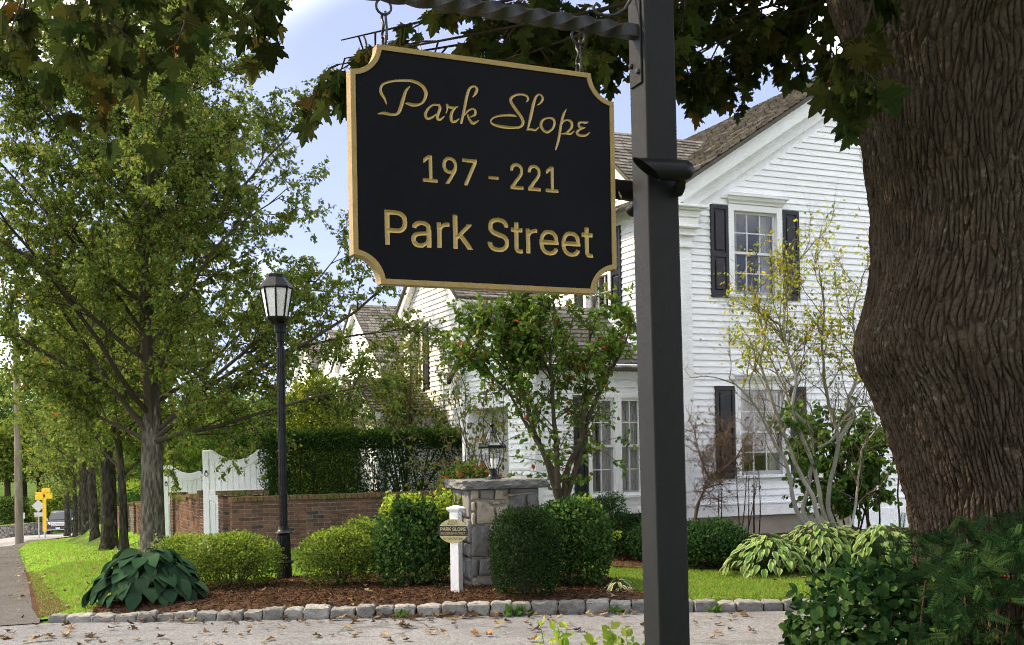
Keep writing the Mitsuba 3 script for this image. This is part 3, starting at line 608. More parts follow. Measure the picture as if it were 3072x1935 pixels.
# the wall along the lawn, in three runs with piers, seen end on and sunlit
def street_wall(key, lab, s0, s1, vv, top0, top1, piers=True):
    """from s0 to s1 down the street; its face looks to the street"""
    label(key, lab, 'wall')
    p0 = xy(s1, vv); L = s1 - s0; Mw = frame(p0[0], p0[1], 0, 23.8 - 90)
    core_, br, cop = MB(), MB(), MB(); n = max(1, int(round(L / 2.4)))
    for i in range(n):
        a, b = L * i / n, L * (i + 1) / n; zt = top1 + (top0 - top1) * ((i + 0.5) / n)
        core_.box(a, b, 0.01, 0.2, zt - 1.9, zt - 0.075)
        for c in range(20):
            z = zt - 0.08 - (c + 1) * 0.0685; x = a - (0.1065 if c % 2 else 0)
            while x < b - 0.02:
                q0, q1 = max(x, a), min(x + 0.203, b)
                if q1 - q0 > 0.03: br.put(brick_v(q0, q1, 0.0, 0.04, z, z + 0.058), BOXF, uv=(float(rng.uniform()), 0))
                x += 0.2135
        x = a
        while x < b - 0.05: cop.put(brick_v(x, x + 0.1, -0.03, 0.23, zt - 0.073, zt), BOXF, uv=(float(rng.uniform()), 0)); x += 0.108
    for xx in ((0.0, L - 0.42) if piers else ()):
        zt = (top1 if xx == 0 else top0) + 0.07
        core_.box(xx + 0.006, xx + 0.414, -0.054, 0.25, zt - 2.0, zt - 0.07)
        for c in range(20):
            z = zt - 0.075 - (c + 1) * 0.0685
            for q0, q1 in (((0, 0.2), (0.21, 0.42)) if c % 2 else ((0, 0.1), (0.11, 0.31), (0.32, 0.42))): br.put(brick_v(xx + q0, xx + q1, -0.06, 0.0, z, z + 0.058), BOXF, uv=(float(rng.uniform()), 0))
        for i in range(4): cop.put(brick_v(xx - 0.03 + i * 0.122, xx + 0.085 + i * 0.122, -0.095, 0.29, zt - 0.068, zt + 0.005), BOXF, uv=(float(rng.uniform()), 0))
    add(key + '__mortar', core_, 'm_mortar', Mw)
    for nm, m, mt in (('bricks', br, 'm_brick'), ('coping', cop, 'm_coping')): label(add(key + '__' + nm, m, mt, Mw), None, kind='stuff')
street_wall('brick_wall_001', 'sunlit brick wall running down the street between the two white gates', 22.55, 27.4, 3.50, 0.93, 0.78)
street_wall('brick_wall_002', 'sunlit brick wall continuing down the street beyond the smaller white gate', 29.0, 35.6, 3.45, 0.66, 0.30)
street_wall('brick_wall_003', 'farthest brick wall down the street, seen between the tree trunks', 37.2, 46, 3.45, 0.20, -0.25)
_taken['brick_wall'] = 3

# ------------------------------------------------------------------ white gates with scooped tops, standing open
def gate(key, lab, x, y, zb, h, w):
    label(key, lab, 'gate', 'white board gates of the brick wall')
    M = frame(x, y, zb, 2)
    a = MB(); a.cbox(0, 0.115, -0.03, 0.03, 0, h, 0.006); a.cbox(w - 0.115, w, -0.03, 0.03, 0, h, 0.006); add(key + '__stile', a, 'm_white', M) if False else None
    for q0, q1 in ((0, 0.115), (w - 0.115, w)):
        m = MB(); m.cbox(q0, q1, -0.03, 0.03, 0, h, 0.006); add(key + '__stile', m, 'm_white', M)
    xs_ = np.linspace(0.116, w - 0.116, 30); tt = (xs_ - 0.116) / (w - 0.232)
    sc = 0.20 * np.sin(np.pi * np.clip((tt - 0.06) / 0.88, 0, 1)) ** 0.9
    up = [(q, h - s_ - 0.002) for q, s_ in zip(xs_, sc)]; lo = [(q, h - s_ - 0.15) for q, s_ in zip(xs_, sc)]
    add(key + '__top_rail', extr(Polygon(up + lo[::-1]), -0.028, 0.028), 'm_white', M)
    capt = MB(); capt.tube([(0.0, 0, h + 0.006), (0.1, 0, h + 0.006)] + [(q, 0, z + 0.012) for q, z in up] + [(w - 0.1, 0, h + 0.006), (w, 0, h + 0.006)], 0.017, 6); capt2 = capt; add(key + '__cap_moulding', capt2, 'm_white', M)
    m = MB(); m.cbox(0.116, w - 0.116, -0.027, 0.027, h * 0.52, h * 0.52 + 0.12, 0.005); add(key + '__mid_rail', m, 'm_white', M)
    m = MB(); m.cbox(0.116, w - 0.116, -0.027, 0.027, 0.02, 0.14, 0.005); add(key + '__bottom_rail', m, 'm_white', M)
    n = 9
    for i in range(n):
        q0 = 0.116 + (w - 0.232) * i / n + 0.003; q1 = 0.116 + (w - 0.232) * (i + 1) / n - 0.003
        zt = h - 0.12 - np.interp((q0 + q1) / 2, xs_, sc); m = MB(); m.cbox(q0, q1, -0.008, 0.014, 0.1, zt, 0.003); add(key + '__board', m, 'm_white', M)
    zr = h * 0.52
    for A, B in (((0.12, zr), (w - 0.12, zr - 0.52)), ((w - 0.12, 0.42), (0.3, 0.14))):
        d = unit(np.array([B[0] - A[0], B[1] - A[1]])); nn = np.array([-d[1], d[0]]) * 0.05
        prism(M, key + '__brace', [(A[0] + nn[0], -0.029, A[1] + nn[1]), (A[0] - nn[0], -0.029, A[1] - nn[1]), (B[0] - nn[0], -0.029, B[1] - nn[1]), (B[0] + nn[0], -0.029, B[1] + nn[1])], 'm_white', np.array([0, 0.02, 0]))
    th = np.linspace(0, 2 * np.pi, 17); r = MB(); r.tube([(0.07 + 0.035 * math.sin(q), -0.05, h * 0.78 - 0.04 + 0.04 * math.cos(q)) for q in th], 0.006, 6, False); r.cbox(0.045, 0.085, -0.05, -0.031, h * 0.78 - 0.01, h * 0.78 + 0.03, 0.004)
    add(key + '__ring_handle', r, 'm_black_paint', M)
    r = MB(); r.cbox(-0.07, 0.0, -0.012, 0.012, h * 0.79, h * 0.79 + 0.03, 0.003); r.cbox(-0.03, -0.004, -0.02, 0.02, h * 0.79 - 0.05, h * 0.79 + 0.09, 0.003); add(key + '__latch', r, 'm_black_paint', M)
gate('garden_gate', 'taller white board gate with scooped top beside the brick pier', -5.93, 22.0, -0.05, 1.82, 1.25)
gate('garden_gate_001', 'smaller-looking farther white gate left of the tall gate', -8.45, 27.8, -0.35, 1.80, 1.25)
_taken['garden_gate'] = 1

# ------------------------------------------------------------------ stone pier with slab and lantern
SP = 'stone_pier'
label(SP, 'square fieldstone gate pier with a rough grey slab on top', 'pier')
scene['m_stone'] = tw({'type': 'diffuse', 'reflectance': proc(lambda p, n, q: mix(mix((0.165, 0.165, 0.16), (0.37, 0.325, 0.25), smoothstep(0.15, 0.85, q.x)), (0.09, 0.075, 0.06), smoothstep(0.55, 0.75, fbm(p.x * 6, p.y * 6, p.z * 6 + 9, 4)) * 0.7) * (0.66 + 0.4 * noise(p.x * 75, p.y * 75, p.z * 75) + 0.3 * fbm(p.x * 20, p.y * 20, p.z * 20, 3)) + mi.Color3f(0.22) * smoothstep(0.66, 0.72, fbm(p.x * 5, p.y * 5, p.z * 3 + 2.0, 4)) * (1 - q.x))})
scene['m_slab'] = tw({'type': 'diffuse', 'reflectance': proc(lambda p, n, q: mix((0.12, 0.125, 0.12), (0.21, 0.21, 0.20), fbm(p.x * 9, p.y * 9, p.z * 16, 4)) * (0.75 + 0.5 * noise(p.x * 90, p.y * 90, p.z * 90)))})
MP = frame(-0.479, 13.0, 0, 16)
c_ = MB(); c_.box(0.02, 0.78, 0.02, 0.78, -0.2, 1.24); add(SP + '__mortar', c_, 'm_mortar', MP)
def stone(poly, tone, M, prd=0.03):
    P_ = Polygon(poly).buffer(-0.022).buffer(0.013, quad_segs=2)
    P_ = P_.simplify(0.004)
    if P_.is_empty: return
    ring_ = np.array(P_.exterior.segmentize(0.045).coords)[:-1]; n = len(ring_); c = ring_.mean(0)
    o = rng.uniform(0, 90, 3); pr = prd + rng.uniform(-0.008, 0.012)
    layers = [(1.0, 0.03), (1.0, -0.35 * pr), (0.93, -0.8 * pr), (0.55, -pr)]
    v = []
    for sc, yy in layers:
        q = c + (ring_ - c) * sc; v.append(np.stack([q[:, 0], np.full(n, yy), q[:, 1]], 1))
    v = np.vstack(v + [np.array([[c[0], -pr, c[1]]])])
    nz = np.stack([meshkit.fbm(v * 14 + o + k * 7, 3, k) for k in range(3)], -1) - 0.5
    v = v + nz * np.array([0.02, 0.032, 0.02]); v[:n, 1] = 0.03
    f = []
    for L in range(3):
        for i in range(n): j = (i + 1) % n; f += [[L * n + i, L * n + j, (L + 1) * n + j], [L * n + i, (L + 1) * n + j, (L + 1) * n + i]]
    for i in range(n): f.append([3 * n + i, 3 * n + (i + 1) % n, 4 * n])
    add(SP + '__stone', (v, np.array(f)), 'm_stone', M, smooth=50, uv=None, color=None) if False else add(SP + '__stone', (v, np.array(f)), 'm_stone', M, smooth=True, uv=(tone, 0))
W_ = 0.8
FS = [  # front face, outlines in metres (x from the left corner, z)
 ([(0.0, 1.1), (0.10, 1.12), (0.10, 1.24), (0.0, 1.24)], .8), ([(0.10, 1.12), (0.27, 1.10), (0.28, 1.24), (0.10, 1.24)], .35), ([(0.27, 1.10), (0.45, 1.10), (0.45, 1.24), (0.28, 1.24)], .75), ([(0.45, 1.16), (0.80, 1.18), (0.80, 1.24), (0.45, 1.24)], .2),
 ([(0.0, 0.98), (0.055, 0.98), (0.055, 1.11), (0.0, 1.1)], .9), ([(0.055, 0.83), (0.30, 0.83), (0.27, 1.04), (0.20, 1.10), (0.055, 1.11)], .85), ([(0.30, 0.84), (0.45, 0.84), (0.44, 1.06), (0.28, 1.04)], .8), ([(0.27, 1.04), (0.36, 1.05), (0.34, 1.10), (0.20, 1.10)], .7), ([(0.36, 1.05), (0.44, 1.06), (0.45, 1.10), (0.34, 1.10)], .5),
 ([(0.45, 0.79), (0.68, 0.78), (0.655, 1.17), (0.45, 1.16)], .12), ([(0.68, 0.76), (0.80, 0.76), (0.80, 1.18), (0.655, 1.17)], .22),
 ([(0.0, 0.82), (0.055, 0.83), (0.055, 0.98), (0.0, 0.98)], .95),
 ([(0.0, 0.46), (0.20, 0.45), (0.22, 0.60), (0.215, 0.78), (0.17, 0.83), (0.03, 0.82), (0.0, 0.76)], .02), ([(0.215, 0.70), (0.45, 0.70), (0.45, 0.84), (0.17, 0.83), (0.215, 0.78)], .8), ([(0.45, 0.60), (0.80, 0.58), (0.80, 0.76), (0.45, 0.79)], .4), ([(0.22, 0.48), (0.45, 0.50), (0.45, 0.70), (0.215, 0.70)], .3),
 ([(0.0, 0.24), (0.07, 0.24), (0.08, 0.45), (0.0, 0.46)], .05), ([(0.07, 0.24), (0.34, 0.25), (0.34, 0.47), (0.08, 0.45)], .08), ([(0.34, 0.25), (0.80, 0.24), (0.80, 0.46), (0.34, 0.49)], .25), ([(0.45, 0.47), (0.80, 0.46), (0.80, 0.58), (0.45, 0.60)], .5),
 ([(0.0, 0.02), (0.26, 0.02), (0.26, 0.235), (0.0, 0.24)], .45), ([(0.26, 0.02), (0.50, 0.02), (0.48, 0.12), (0.26, 0.14)], .2), ([(0.26, 0.14), (0.48, 0.12), (0.50, 0.02), (0.80, 0.02), (0.80, 0.24), (0.26, 0.235)], .35)]
for p, tn in FS: stone(p, tn, MP)
MPL = MP @ frame(0, 0.8, 0, -90)
SS = [([(0.0, 0.92), (0.45, 0.90), (0.47, 1.24), (0.0, 1.24)], .2), ([(0.45, 0.90), (0.8, 0.9), (0.8, 1.24), (0.47, 1.24)], .3), ([(0.0, 0.5), (0.36, 0.52), (0.38, 0.92), (0.0, 0.92)], .35), ([(0.38, 0.62), (0.8, 0.62), (0.8, 0.9), (0.38, 0.91)], .25), ([(0.36, 0.45), (0.8, 0.46), (0.8, 0.62), (0.37, 0.62)], .1), ([(0.0, 0.02), (0.5, 0.02), (0.5, 0.26), (0.36, 0.5), (0.0, 0.5)], .15), ([(0.5, 0.2), (0.8, 0.2), (0.8, 0.46), (0.37, 0.46), (0.5, 0.26)], .06), ([(0.5, 0.02), (0.8, 0.02), (0.8, 0.2), (0.5, 0.2)], .3)]
for p, tn in SS: stone(p, tn, MPL)
for Mx in (MP @ frame(0.8, 0, 0, 90), MP @ frame(0.8, 0.8, 0, 180)):
    for p, tn in SS: stone(p, tn, Mx)
m = trimesh.Trimesh(*cbox(-0.1, 0.9, -0.1, 0.9, 1.235, 1.335, 0.008), process=True).subdivide_to_size(0.04)
v = np.array(m.vertices); side = (np.abs(v[:, 2] - 1.285) < 0.047).astype(float)
nz = np.stack([meshkit.fbm(v * np.array([13, 13, 22]) + k * 11, 3, k + 5) for k in range(3)], -1) - 0.5
v = v + nz * np.array([0.075, 0.075, 0.0]) * side[:, None] + nz * np.array([0, 0, 0.006])
SLAB = add(SP + '__cap_slab', (v, np.array(m.faces)), 'm_slab', MP)

# lantern on the pier
PL = 'pier_lantern'
label(PL, 'black six-sided glass lantern standing on the stone pier slab', 'lantern')
ML = frame(-0.225, 13.3, 1.332, 12)
m = MB(); m.lathe([(0.0, 0), (0.098, 0), (0.098, 0.012), (0.088, 0.022), (0.06, 0.045), (0.045, 0.075), (0.043, 0.115), (0.058, 0.12), (0.058, 0.132), (0, 0.133)], 24); add(PL + '__base', m, 'm_black_paint', ML, smooth=35)
def hexring(prof, k=6, ph=0.0):
    return [[(r * math.cos(ph + i * 2 * math.pi / k), r * math.sin(ph + i * 2 * math.pi / k), z) for r, z in prof] for i in range(k)]
bowl = [(0.062, 0.13), (0.098, 0.19), (0.122, 0.25), (0.132, 0.31), (0.130, 0.365)]
roof = [(0.155, 0.395), (0.115, 0.43), (0.085, 0.475), (0.064, 0.525), (0.052, 0.55)]
for prof in (bowl, roof):
    C6 = hexring(prof, 6)
    for i in range(6):
        r = MB(); r.tube(C6[i], 0.0055, 6); add(PL + '__glazing_bar', r, 'm_black_paint', ML)
        A, B = np.array(C6[i]), np.array(C6[(i + 1) % 6]); n = len(A); v = np.vstack([A, B]); k = np.arange(n - 1)
        add(PL + '__pane', (v, np.vstack([np.stack([k, k + n, k + n + 1], 1), np.stack([k, k + n + 1, k + 1], 1)])), 'm_glass', ML)
m = MB(); m.lathe([(0.128, 0.362), (0.158, 0.372), (0.166, 0.385), (0.163, 0.398), (0.150, 0.402), (0.125, 0.385)], 6); add(PL + '__brim', m, 'm_black_paint', ML)
m = MB(); m.lathe([(0.056, 0.548), (0.050, 0.56), (0.025, 0.578), (0.012, 0.60), (0.012, 0.612), (0.028, 0.622), (0.032, 0.635), (0.022, 0.652), (0.009, 0.66), (0.006, 0.70), (0.0, 0.71)], 18); add(PL + '__finial', m, 'm_black_paint', ML, smooth=35)
for i in range(3):
    a = i * 2.09; m = MB(); m.lathe([(0, 0.13), (0.011, 0.13), (0.011, 0.25), (0, 0.25)], 12, M=frame(0.03 * math.cos(a), 0.03 * math.sin(a), 0)); add(PL + '__candle_sleeve', m, 'm_white', ML)
    m = MB(); m.lathe([(0, 0.25), (0.008, 0.255), (0.012, 0.28), (0.006, 0.31), (0, 0.325)], 12, M=frame(0.03 * math.cos(a), 0.03 * math.sin(a), 0)); add(PL + '__bulb', m, 'm_glass', ML, smooth=True)

# ------------------------------------------------------------------ lamp post
LP = 'street_lamp'
label(LP, 'tall black fluted lamp post with frosted white lantern', 'lamp post')
scene['m_frost'] = tw(principled(proc(lambda p, n, q: mi.Color3f(0.80, 0.81, 0.78) * (0.86 + 0.14 * noise(p.x * 160, p.y * 160, p.z * 160))), 0.35, spec_trans=0.0))
MLP = frame(-2.903, 14.5, 0.06, 0)
def fluted(r0, r1, z0, z1, n=16, depth=0.006, seg=2):
    g = np.arange(n * 4) * 2 * np.pi / (n * 4); v = []
    for i in range(seg + 1):
        t_ = i / seg; r = r0 + (r1 - r0) * t_ - depth * (0.5 - 0.5 * np.cos(g * n)) ; v.append(np.stack([r * np.cos(g), r * np.sin(g), np.full(len(g), z0 + (z1 - z0) * t_)], 1))
    k = len(g); i, j = np.meshgrid(np.arange(seg), np.arange(k), indexing='ij'); j2 = (j + 1) % k
    q = np.stack([i * k + j, i * k + j2, (i + 1) * k + j2, (i + 1) * k + j], -1).reshape(-1, 4)
    return np.vstack(v), np.vstack([q[:, [0, 1, 2]], q[:, [0, 2, 3]]])
m = MB(); m.lathe([(0, -0.06), (0.10, -0.06), (0.100, 0.05), (0.094, 0.19), (0.092, 0.225), (0.118, 0.235), (0.122, 0.252), (0.112, 0.268), (0.092, 0.272), (0.088, 0.275)], 32)
m.put(*fluted(0.091, 0.080, 0.272, 0.595, 16, 0.006)); m.lathe([(0.080, 0.59), (0.086, 0.60), (0.114, 0.612), (0.117, 0.622), (0.108, 0.632), (0.085, 0.645), (0.068, 0.672), (0.062, 0.705), (0.056, 0.708)], 32)
add(LP + '__base', m, 'm_black_paint', MLP, smooth=30)
m = MB(); m.put(*fluted(0.0525, 0.0525, 0.70, 2.97, 12, 0.007, 1)); m.lathe([(0.0525, 2.955), (0.04, 2.975), (0.038, 3.03), (0.050, 3.035), (0.054, 3.12), (0.056, 3.145), (0.074, 3.15), (0.078, 3.16), (0.078, 3.235), (0.09, 3.26)], 32)
add(LP + '__pole', m, 'm_black_paint', MLP, smooth=30)
MH = MLP @ frame(-0.04, 0, 0, 9)
m = MB(); m.lathe([(0.05, 3.245), (0.09, 3.255), (0.095, 3.27), (0.155, 3.325), (0.158, 3.345), (0.14, 3.35), (0, 3.35)], 8); add(LP + '__lantern_base', m, 'm_black_paint', MH)
A8, B8 = hexring([(0.135, 3.35), (0.197, 3.70)], 8), None
for i in range(8):
    A, B = np.array(A8[i]), np.array(A8[(i + 1) % 8])
    r = MB(); r.tube(A, 0.0135, 6); add(LP + '__lantern_bar', r, 'm_black_paint', MH)
    v = np.vstack([A, B]) * np.array([0.985, 0.985, 1]); add(LP + '__frosted_pane', (v, np.array([[0, 2, 3], [0, 3, 1]])), 'm_frost', MH)
m = MB(); m.lathe([(0.185, 3.695), (0.212, 3.70), (0.218, 3.715), (0.21, 3.73), (0.118, 3.845), (0.118, 3.885), (0.108, 3.89), (0, 3.895)], 8); add(LP + '__lantern_roof', m, 'm_black_paint', MH)

# ------------------------------------------------------------------ small notice on a white post
NP = 'notice_post'
label(NP, 'white square post with pyramid cap carrying an oval notice, in the mulch', 'post')
MN = frame(-0.62, 12.4, 0.06, -24)
m = MB(); m.cbox(-0.05, 0.05, -0.05, 0.05, -0.1, 0.965, 0.003); add(NP + '__shaft', m, 'm_white', MN)
m = MB(); m.put(*hull([(sx * a, sy * a, z) for a, z in ((0.054, 0.955), (0.056, 0.968), (0.078, 0.985), (0.078, 1.0), (0.02, 1.022)) for sx in (-1, 1) for sy in (-1, 1)])); add(NP + '__cap', m, 'm_white', MN)
PS = 'notice_plate'
label(PS, 'oval gold and black plate reading PARK SLOPE residents only, fixed to the white post', 'sign')
scene['m_gold'] = tw(principled(proc(lambda p, n, q: mix((0.31, 0.215, 0.078), (0.235, 0.16, 0.055), fbm(p.x * 22, p.y * 22, p.z * 22)) * (0.93 + 0.14 * noise(p.x * 300, p.y * 300, p.z * 300))), 0.5, specular=0.3))
scene['m_gilt'] = tw(principled(proc(lambda p, n, q: mix((0.42, 0.30, 0.105), (0.34, 0.235, 0.08), fbm(p.x * 22, p.y * 22, p.z * 22))), 0.42, specular=0.5))
scene['m_gold_flat'] = tw(principled(rgb(0.47, 0.40, 0.19), 0.45))
scene['m_plate_black'] = tw(principled(rgb(0.012, 0.012, 0.012), 0.35))
MNP = frame(-0.62, 12.4, 0.811, -15) @ np.array([[1, 0, 0, -0.012], [0, 1, 0, -0.062], [0, 0, 1, 0], [0, 0, 0, 1.0]])
th = np.linspace(0, 2 * np.pi, 65)[:-1]
ell = Polygon([(0.168 * math.cos(a), 0.129 * math.sin(a)) for a in th])
add(PS + '__plate', extr(ell, -0.004, 0.006), 'm_gold_flat', MNP)
add(PS + '__band', extr(ell.intersection(sbox(-1, -0.052, 1, 0.054)), -0.0065, -0.0042), 'm_plate_black', MNP)
def text_shape(txt, h, bold=False):
    m = meshkit.text_mesh(txt, h, 0.01, bold); v, f = np.array(m.vertices), np.array(m.faces)
    top = f[(v[f][:, :, 2] > 0.009).all(1)]
    return unary_union([Polygon(v[t][:, :2]).buffer(0) for t in top]).buffer(h * 0.002)
def put_text(key, txt, h, x, z, w, M, y, mat, bold=False, th_=0.0015):
    s = text_shape(txt, h, bold); a, b, c, d = s.bounds
    s = shapely.affinity.scale(s, w / (c - a), 1, origin=(0, 0)); a, b, c, d = s.bounds
    s = shapely.affinity.translate(s, x - (a + c) / 2, z)
    mb = MB()
    for g in getattr(s, 'geoms', [s]):
        if g.area > 1e-8: mb.put(*extr(g, y - th_, y))
    return add(key, mb, mat, M)
import shapely.affinity
put_text(PS + '__lettering', 'PRIVATE', 0.022, 0, 0.091, 0.10, MNP, -0.0042, 'm_plate_black')
put_text(PS + '__lettering', 'PROPERTY', 0.022, 0, 0.0605, 0.13, MNP, -0.0042, 'm_plate_black')
put_text(PS + '__lettering', 'PARK SLOPE', 0.036, 0, 0.003, 0.285, MNP, -0.0066, 'm_gold_flat', True)
put_text(PS + '__lettering', 'RESIDENTS ONLY', 0.025, 0, -0.036, 0.275, MNP, -0.0066, 'm_gold_flat')
put_text(PS + '__lettering', 'NO TRESPASSING', 0.024, 0, -0.094, 0.22, MNP, -0.0042, 'm_plate_black')
# ------------------------------------------------------------------ the sign post
GP = 'sign_post'
label(GP, 'tall dark grey square steel post with twisted arm at the front', 'post')
scene['m_post'] = tw(principled(proc(lambda p, n, q: mix((0.0065, 0.007, 0.0072), (0.0125, 0.013, 0.013), fbm(p.x * 7, p.y * 7, p.z * 2.2, 4)) * (0.9 + 0.2 * noise(p.x * 120, p.y * 120, p.z * 25))), 0.5, specular=0.2))
scene['m_iron'] = tw(principled(proc(lambda p, n, q: mix((0.016, 0.016, 0.017), (0.05, 0.032, 0.022), smoothstep(0.6, 0.75, fbm(p.x * 40, p.y * 40, p.z * 40, 3)))), 0.45, specular=0.5))
PX, PY = 0.5515, 4.232
MPo = frame(PX, PY, 0, 21)
MPo[:3, 2] = [-0.0085, 0.0, 1.0]              # the post leans a little towards the sign
MPo[0, 3] += 0.0085 * 1.9
def rsquare(hw, r, k=5):
    pts = []
    for cx_, cy_, a0 in ((hw - r, hw - r, 0), (-hw + r, hw - r, 90), (-hw + r, -hw + r, 180), (hw - r, -hw + r, 270)):
        for i in range(k): a = math.radians(a0 + 90 * i / (k - 1)); pts.append((cx_ + r * math.cos(a), cy_ + r * math.sin(a)))
    return np.array(pts)
def column(pts, z0, z1):
    n = len(pts); v = np.vstack([np.column_stack([pts, np.full(n, z)]) for z in (z0, z1)]); i = np.arange(n); j = (i + 1) % n
    f = np.vstack([np.stack([i, j, j + n], 1), np.stack([i, j + n, i + n], 1), [[n, n + a, n + a + 1] for a in range(1, n - 1)]])
    return v, f
add(GP + '__shaft', column(rsquare(0.0635, 0.009), 0.0, 3.62), 'm_post', MPo, smooth=35)
m = MB(); m.put(*hull([(sx * a, sy * a, z) for a, z in ((0.07, 3.621), (0.07, 3.64), (0.0, 3.69)) for sx in (-1, 1) for sy in (-1, 1)])); add(GP + '__cap', m, 'm_post', MPo)
# mounting plate with bolts, on the face towards the sign
m = MB(); m.cbox(-0.071, -0.0637, -0.045, 0.045, 2.985, 3.42, 0.002); add(GP + '__mounting_plate', m, 'm_post', MPo)
for yb, zb in ((-0.026, 3.03), (0.026, 3.065), (-0.026, 3.37), (0.026, 3.34)):
    m = MB(); m.lathe([(0, 0), (0.011, 0), (0.011, 0.006), (0.007, 0.01), (0, 0.011)], 6, M=np.array([[0, 0, -1, -0.071], [0, 1, 0, yb], [1, 0, 0, zb], [0, 0, 0, 1.0]])); add(GP + '__bolt', m, 'm_iron', MPo)
# arm: square bar twisted along its length
MS_ = frame(PX, PY, 0, 24.5)                  # x runs back to the right; the sign hangs at negative x
ZA = 3.178
xs_ = np.linspace(-0.068, -1.42, 150); tw_a = np.where(xs_ > -0.13, 0, (-(xs_ + 0.13)) * 2 * math.pi / 0.36)
hw = 0.0235; v = []
sq = rsquare(hw, 0.004, 3)
for x, a in zip(xs_, tw_a):
    c_a, s_a = math.cos(a), math.sin(a)
    v.append(np.stack([np.full(len(sq), x), sq[:, 0] * c_a - sq[:, 1] * s_a, ZA + sq[:, 0] * s_a + sq[:, 1] * c_a], 1))
n = len(sq); i, j = np.meshgrid(np.arange(len(xs_) - 1), np.arange(n), indexing='ij'); j2 = (j + 1) % n
q = np.stack([i * n + j, (i + 1) * n + j, (i + 1) * n + j2, i * n + j2], -1).reshape(-1, 4)
f = np.vstack([q[:, [0, 1, 2]], q[:, [0, 2, 3]]])
ARM = add(GP + '__arm', (np.vstack(v), f), 'm_iron', MS_, smooth=35)
m = MB(); m.lathe([(0, 0), (0.02, 0.004), (0.034, 0.02), (0.034, 0.04), (0.02, 0.056), (0, 0.06)], 16, M=np.array([[0, 0, -1, -1.42], [0, 1, 0, 0], [1, 0, 0, ZA], [0, 0, 0, 1.0]])); add(GP + '__finial', m, 'm_iron', MS_, smooth=True)
cv = [(-0.071 - 0.26 * (1 - math.cos(a)) + 0.0, 0, 3.45 - 0.22 * math.sin(a)) for a in np.linspace(0.2, 1.35, 14)]
m = MB(); m.tube([(-0.073, 0, 3.43), (-0.078, 0, 3.36), (-0.095, 0, 3.30), (-0.125, 0, 3.255), (-0.165, 0, 3.23), (-0.205, 0, 3.222), (-0.24, 0, 3.225), (-0.255, 0, 3.245), (-0.24, 0, 3.26), (-0.225, 0, 3.25)], 0.006, 8); add(GP + '__scroll', m, 'm_iron', MS_, smooth=True)

# two bullet spotlights clamped to the post
def spot(key, lab, M):
    r, L, k = 0.038, 0.19, 28
    g = np.arange(k) * 2 * math.pi / k
    cut = 0.055 * (1 - np.sin(g)) * 0.9                                   # the hood is cut back below
    v = np.vstack([np.stack([np.full(k, -0.0), r * np.cos(g), r * np.sin(g)], 1), np.stack([-(L - cut), r * np.cos(g), r * np.sin(g)], 1),
                   np.stack([-(L - cut), 0.93 * r * np.cos(g), 0.93 * r * np.sin(g)], 1), np.stack([np.full(k, -0.07), 0.93 * r * np.cos(g), 0.93 * r * np.sin(g)], 1)])
    f = []
    for a in range(3):
        for i in range(k): j = (i + 1) % k; f += [[a * k + i, (a + 1) * k + i, (a + 1) * k + j], [a * k + i, (a + 1) * k + j, a * k + j]]
    m = MB(); m.put(v, f); m.lathe([(r, 0), (r * 0.93, 0.012), (r * 0.7, 0.028), (r * 0.35, 0.037), (0, 0.04)], k, M=np.array([[0, 0, 1, 0], [0, 1, 0, 0], [1, 0, 0, 0], [0, 0, 0, 1.0]]))
    kk = add(key, m, 'm_black_paint', M, smooth=40)
    m = MB(); m.lathe([(0, 0), (r * 0.92, 0.0), (r * 0.9, 0.006), (0, 0.012)], k, M=np.array([[0, 0, -1, -0.07], [0, 1, 0, 0], [1, 0, 0, 0], [0, 0, 0, 1.0]])); add(kk + '__lens', m, 'm_frost', M, smooth=40)
    m = MB(); m.tube([(-0.005, 0.0, -0.02), (0.0, 0.03, -0.05), (0.0, 0.06, -0.062)], [0.016, 0.02, 0.024], 12); add(kk + '__knuckle', m, 'm_black_paint', M, smooth=40)
    if lab: label(kk, lab)
spot(GP + '__spotlight', 'black bullet spotlight on the front of the post', frame(0.632, 4.118, 2.65, 14))
spot(GP + '__spotlight', 'black bullet spotlight behind, aimed at the back of the sign', frame(0.505, 4.375, 2.632, 30))

# ------------------------------------------------------------------ the hanging sign
HS = 'hanging_sign'
label(HS, 'black signboard with gold border and carved gold lettering hung from the iron arm', 'sign')
scene['m_field'] = tw(principled(proc(lambda p, n, q: mix((0.0035, 0.0038, 0.0055), (0.0065, 0.007, 0.0095), fbm(p.x * 5, p.y * 5, p.z * 1.6, 4)) * (0.75 + 0.5 * noise(p.x * 330, p.y * 330, p.z * 330))), 0.8, specular=0.12))
def scooped(x0, x1, z0, z1, r):
    p = sbox(x0, z0, x1, z1)
    for cx_, cz_ in ((x0, z0), (x1, z0), (x0, z1), (x1, z1)): p = p.difference(Point(cx_, cz_).buffer(r, quad_segs=14))
    return p
outer = scooped(-1.17, -0.19, 2.21, 2.996, 0.092)
inner = outer.buffer(-0.0168, join_style=2)
def catmull(pts, k=8):
    p = np.array(pts, float); p = np.vstack([2 * p[0] - p[1], p, 2 * p[-1] - p[-2]]); out = []
    for i in range(1, len(p) - 2):
        for t_ in np.arange(k) / k:
            a, b, c, d = p[i - 1], p[i], p[i + 1], p[i + 2]
            out.append(0.5 * (2 * b + (c - a) * t_ + (2 * a - 5 * b + 4 * c - d) * t_ ** 2 + (3 * b - a - 3 * c + d) * t_ ** 3))
    return out + [p[-2]]
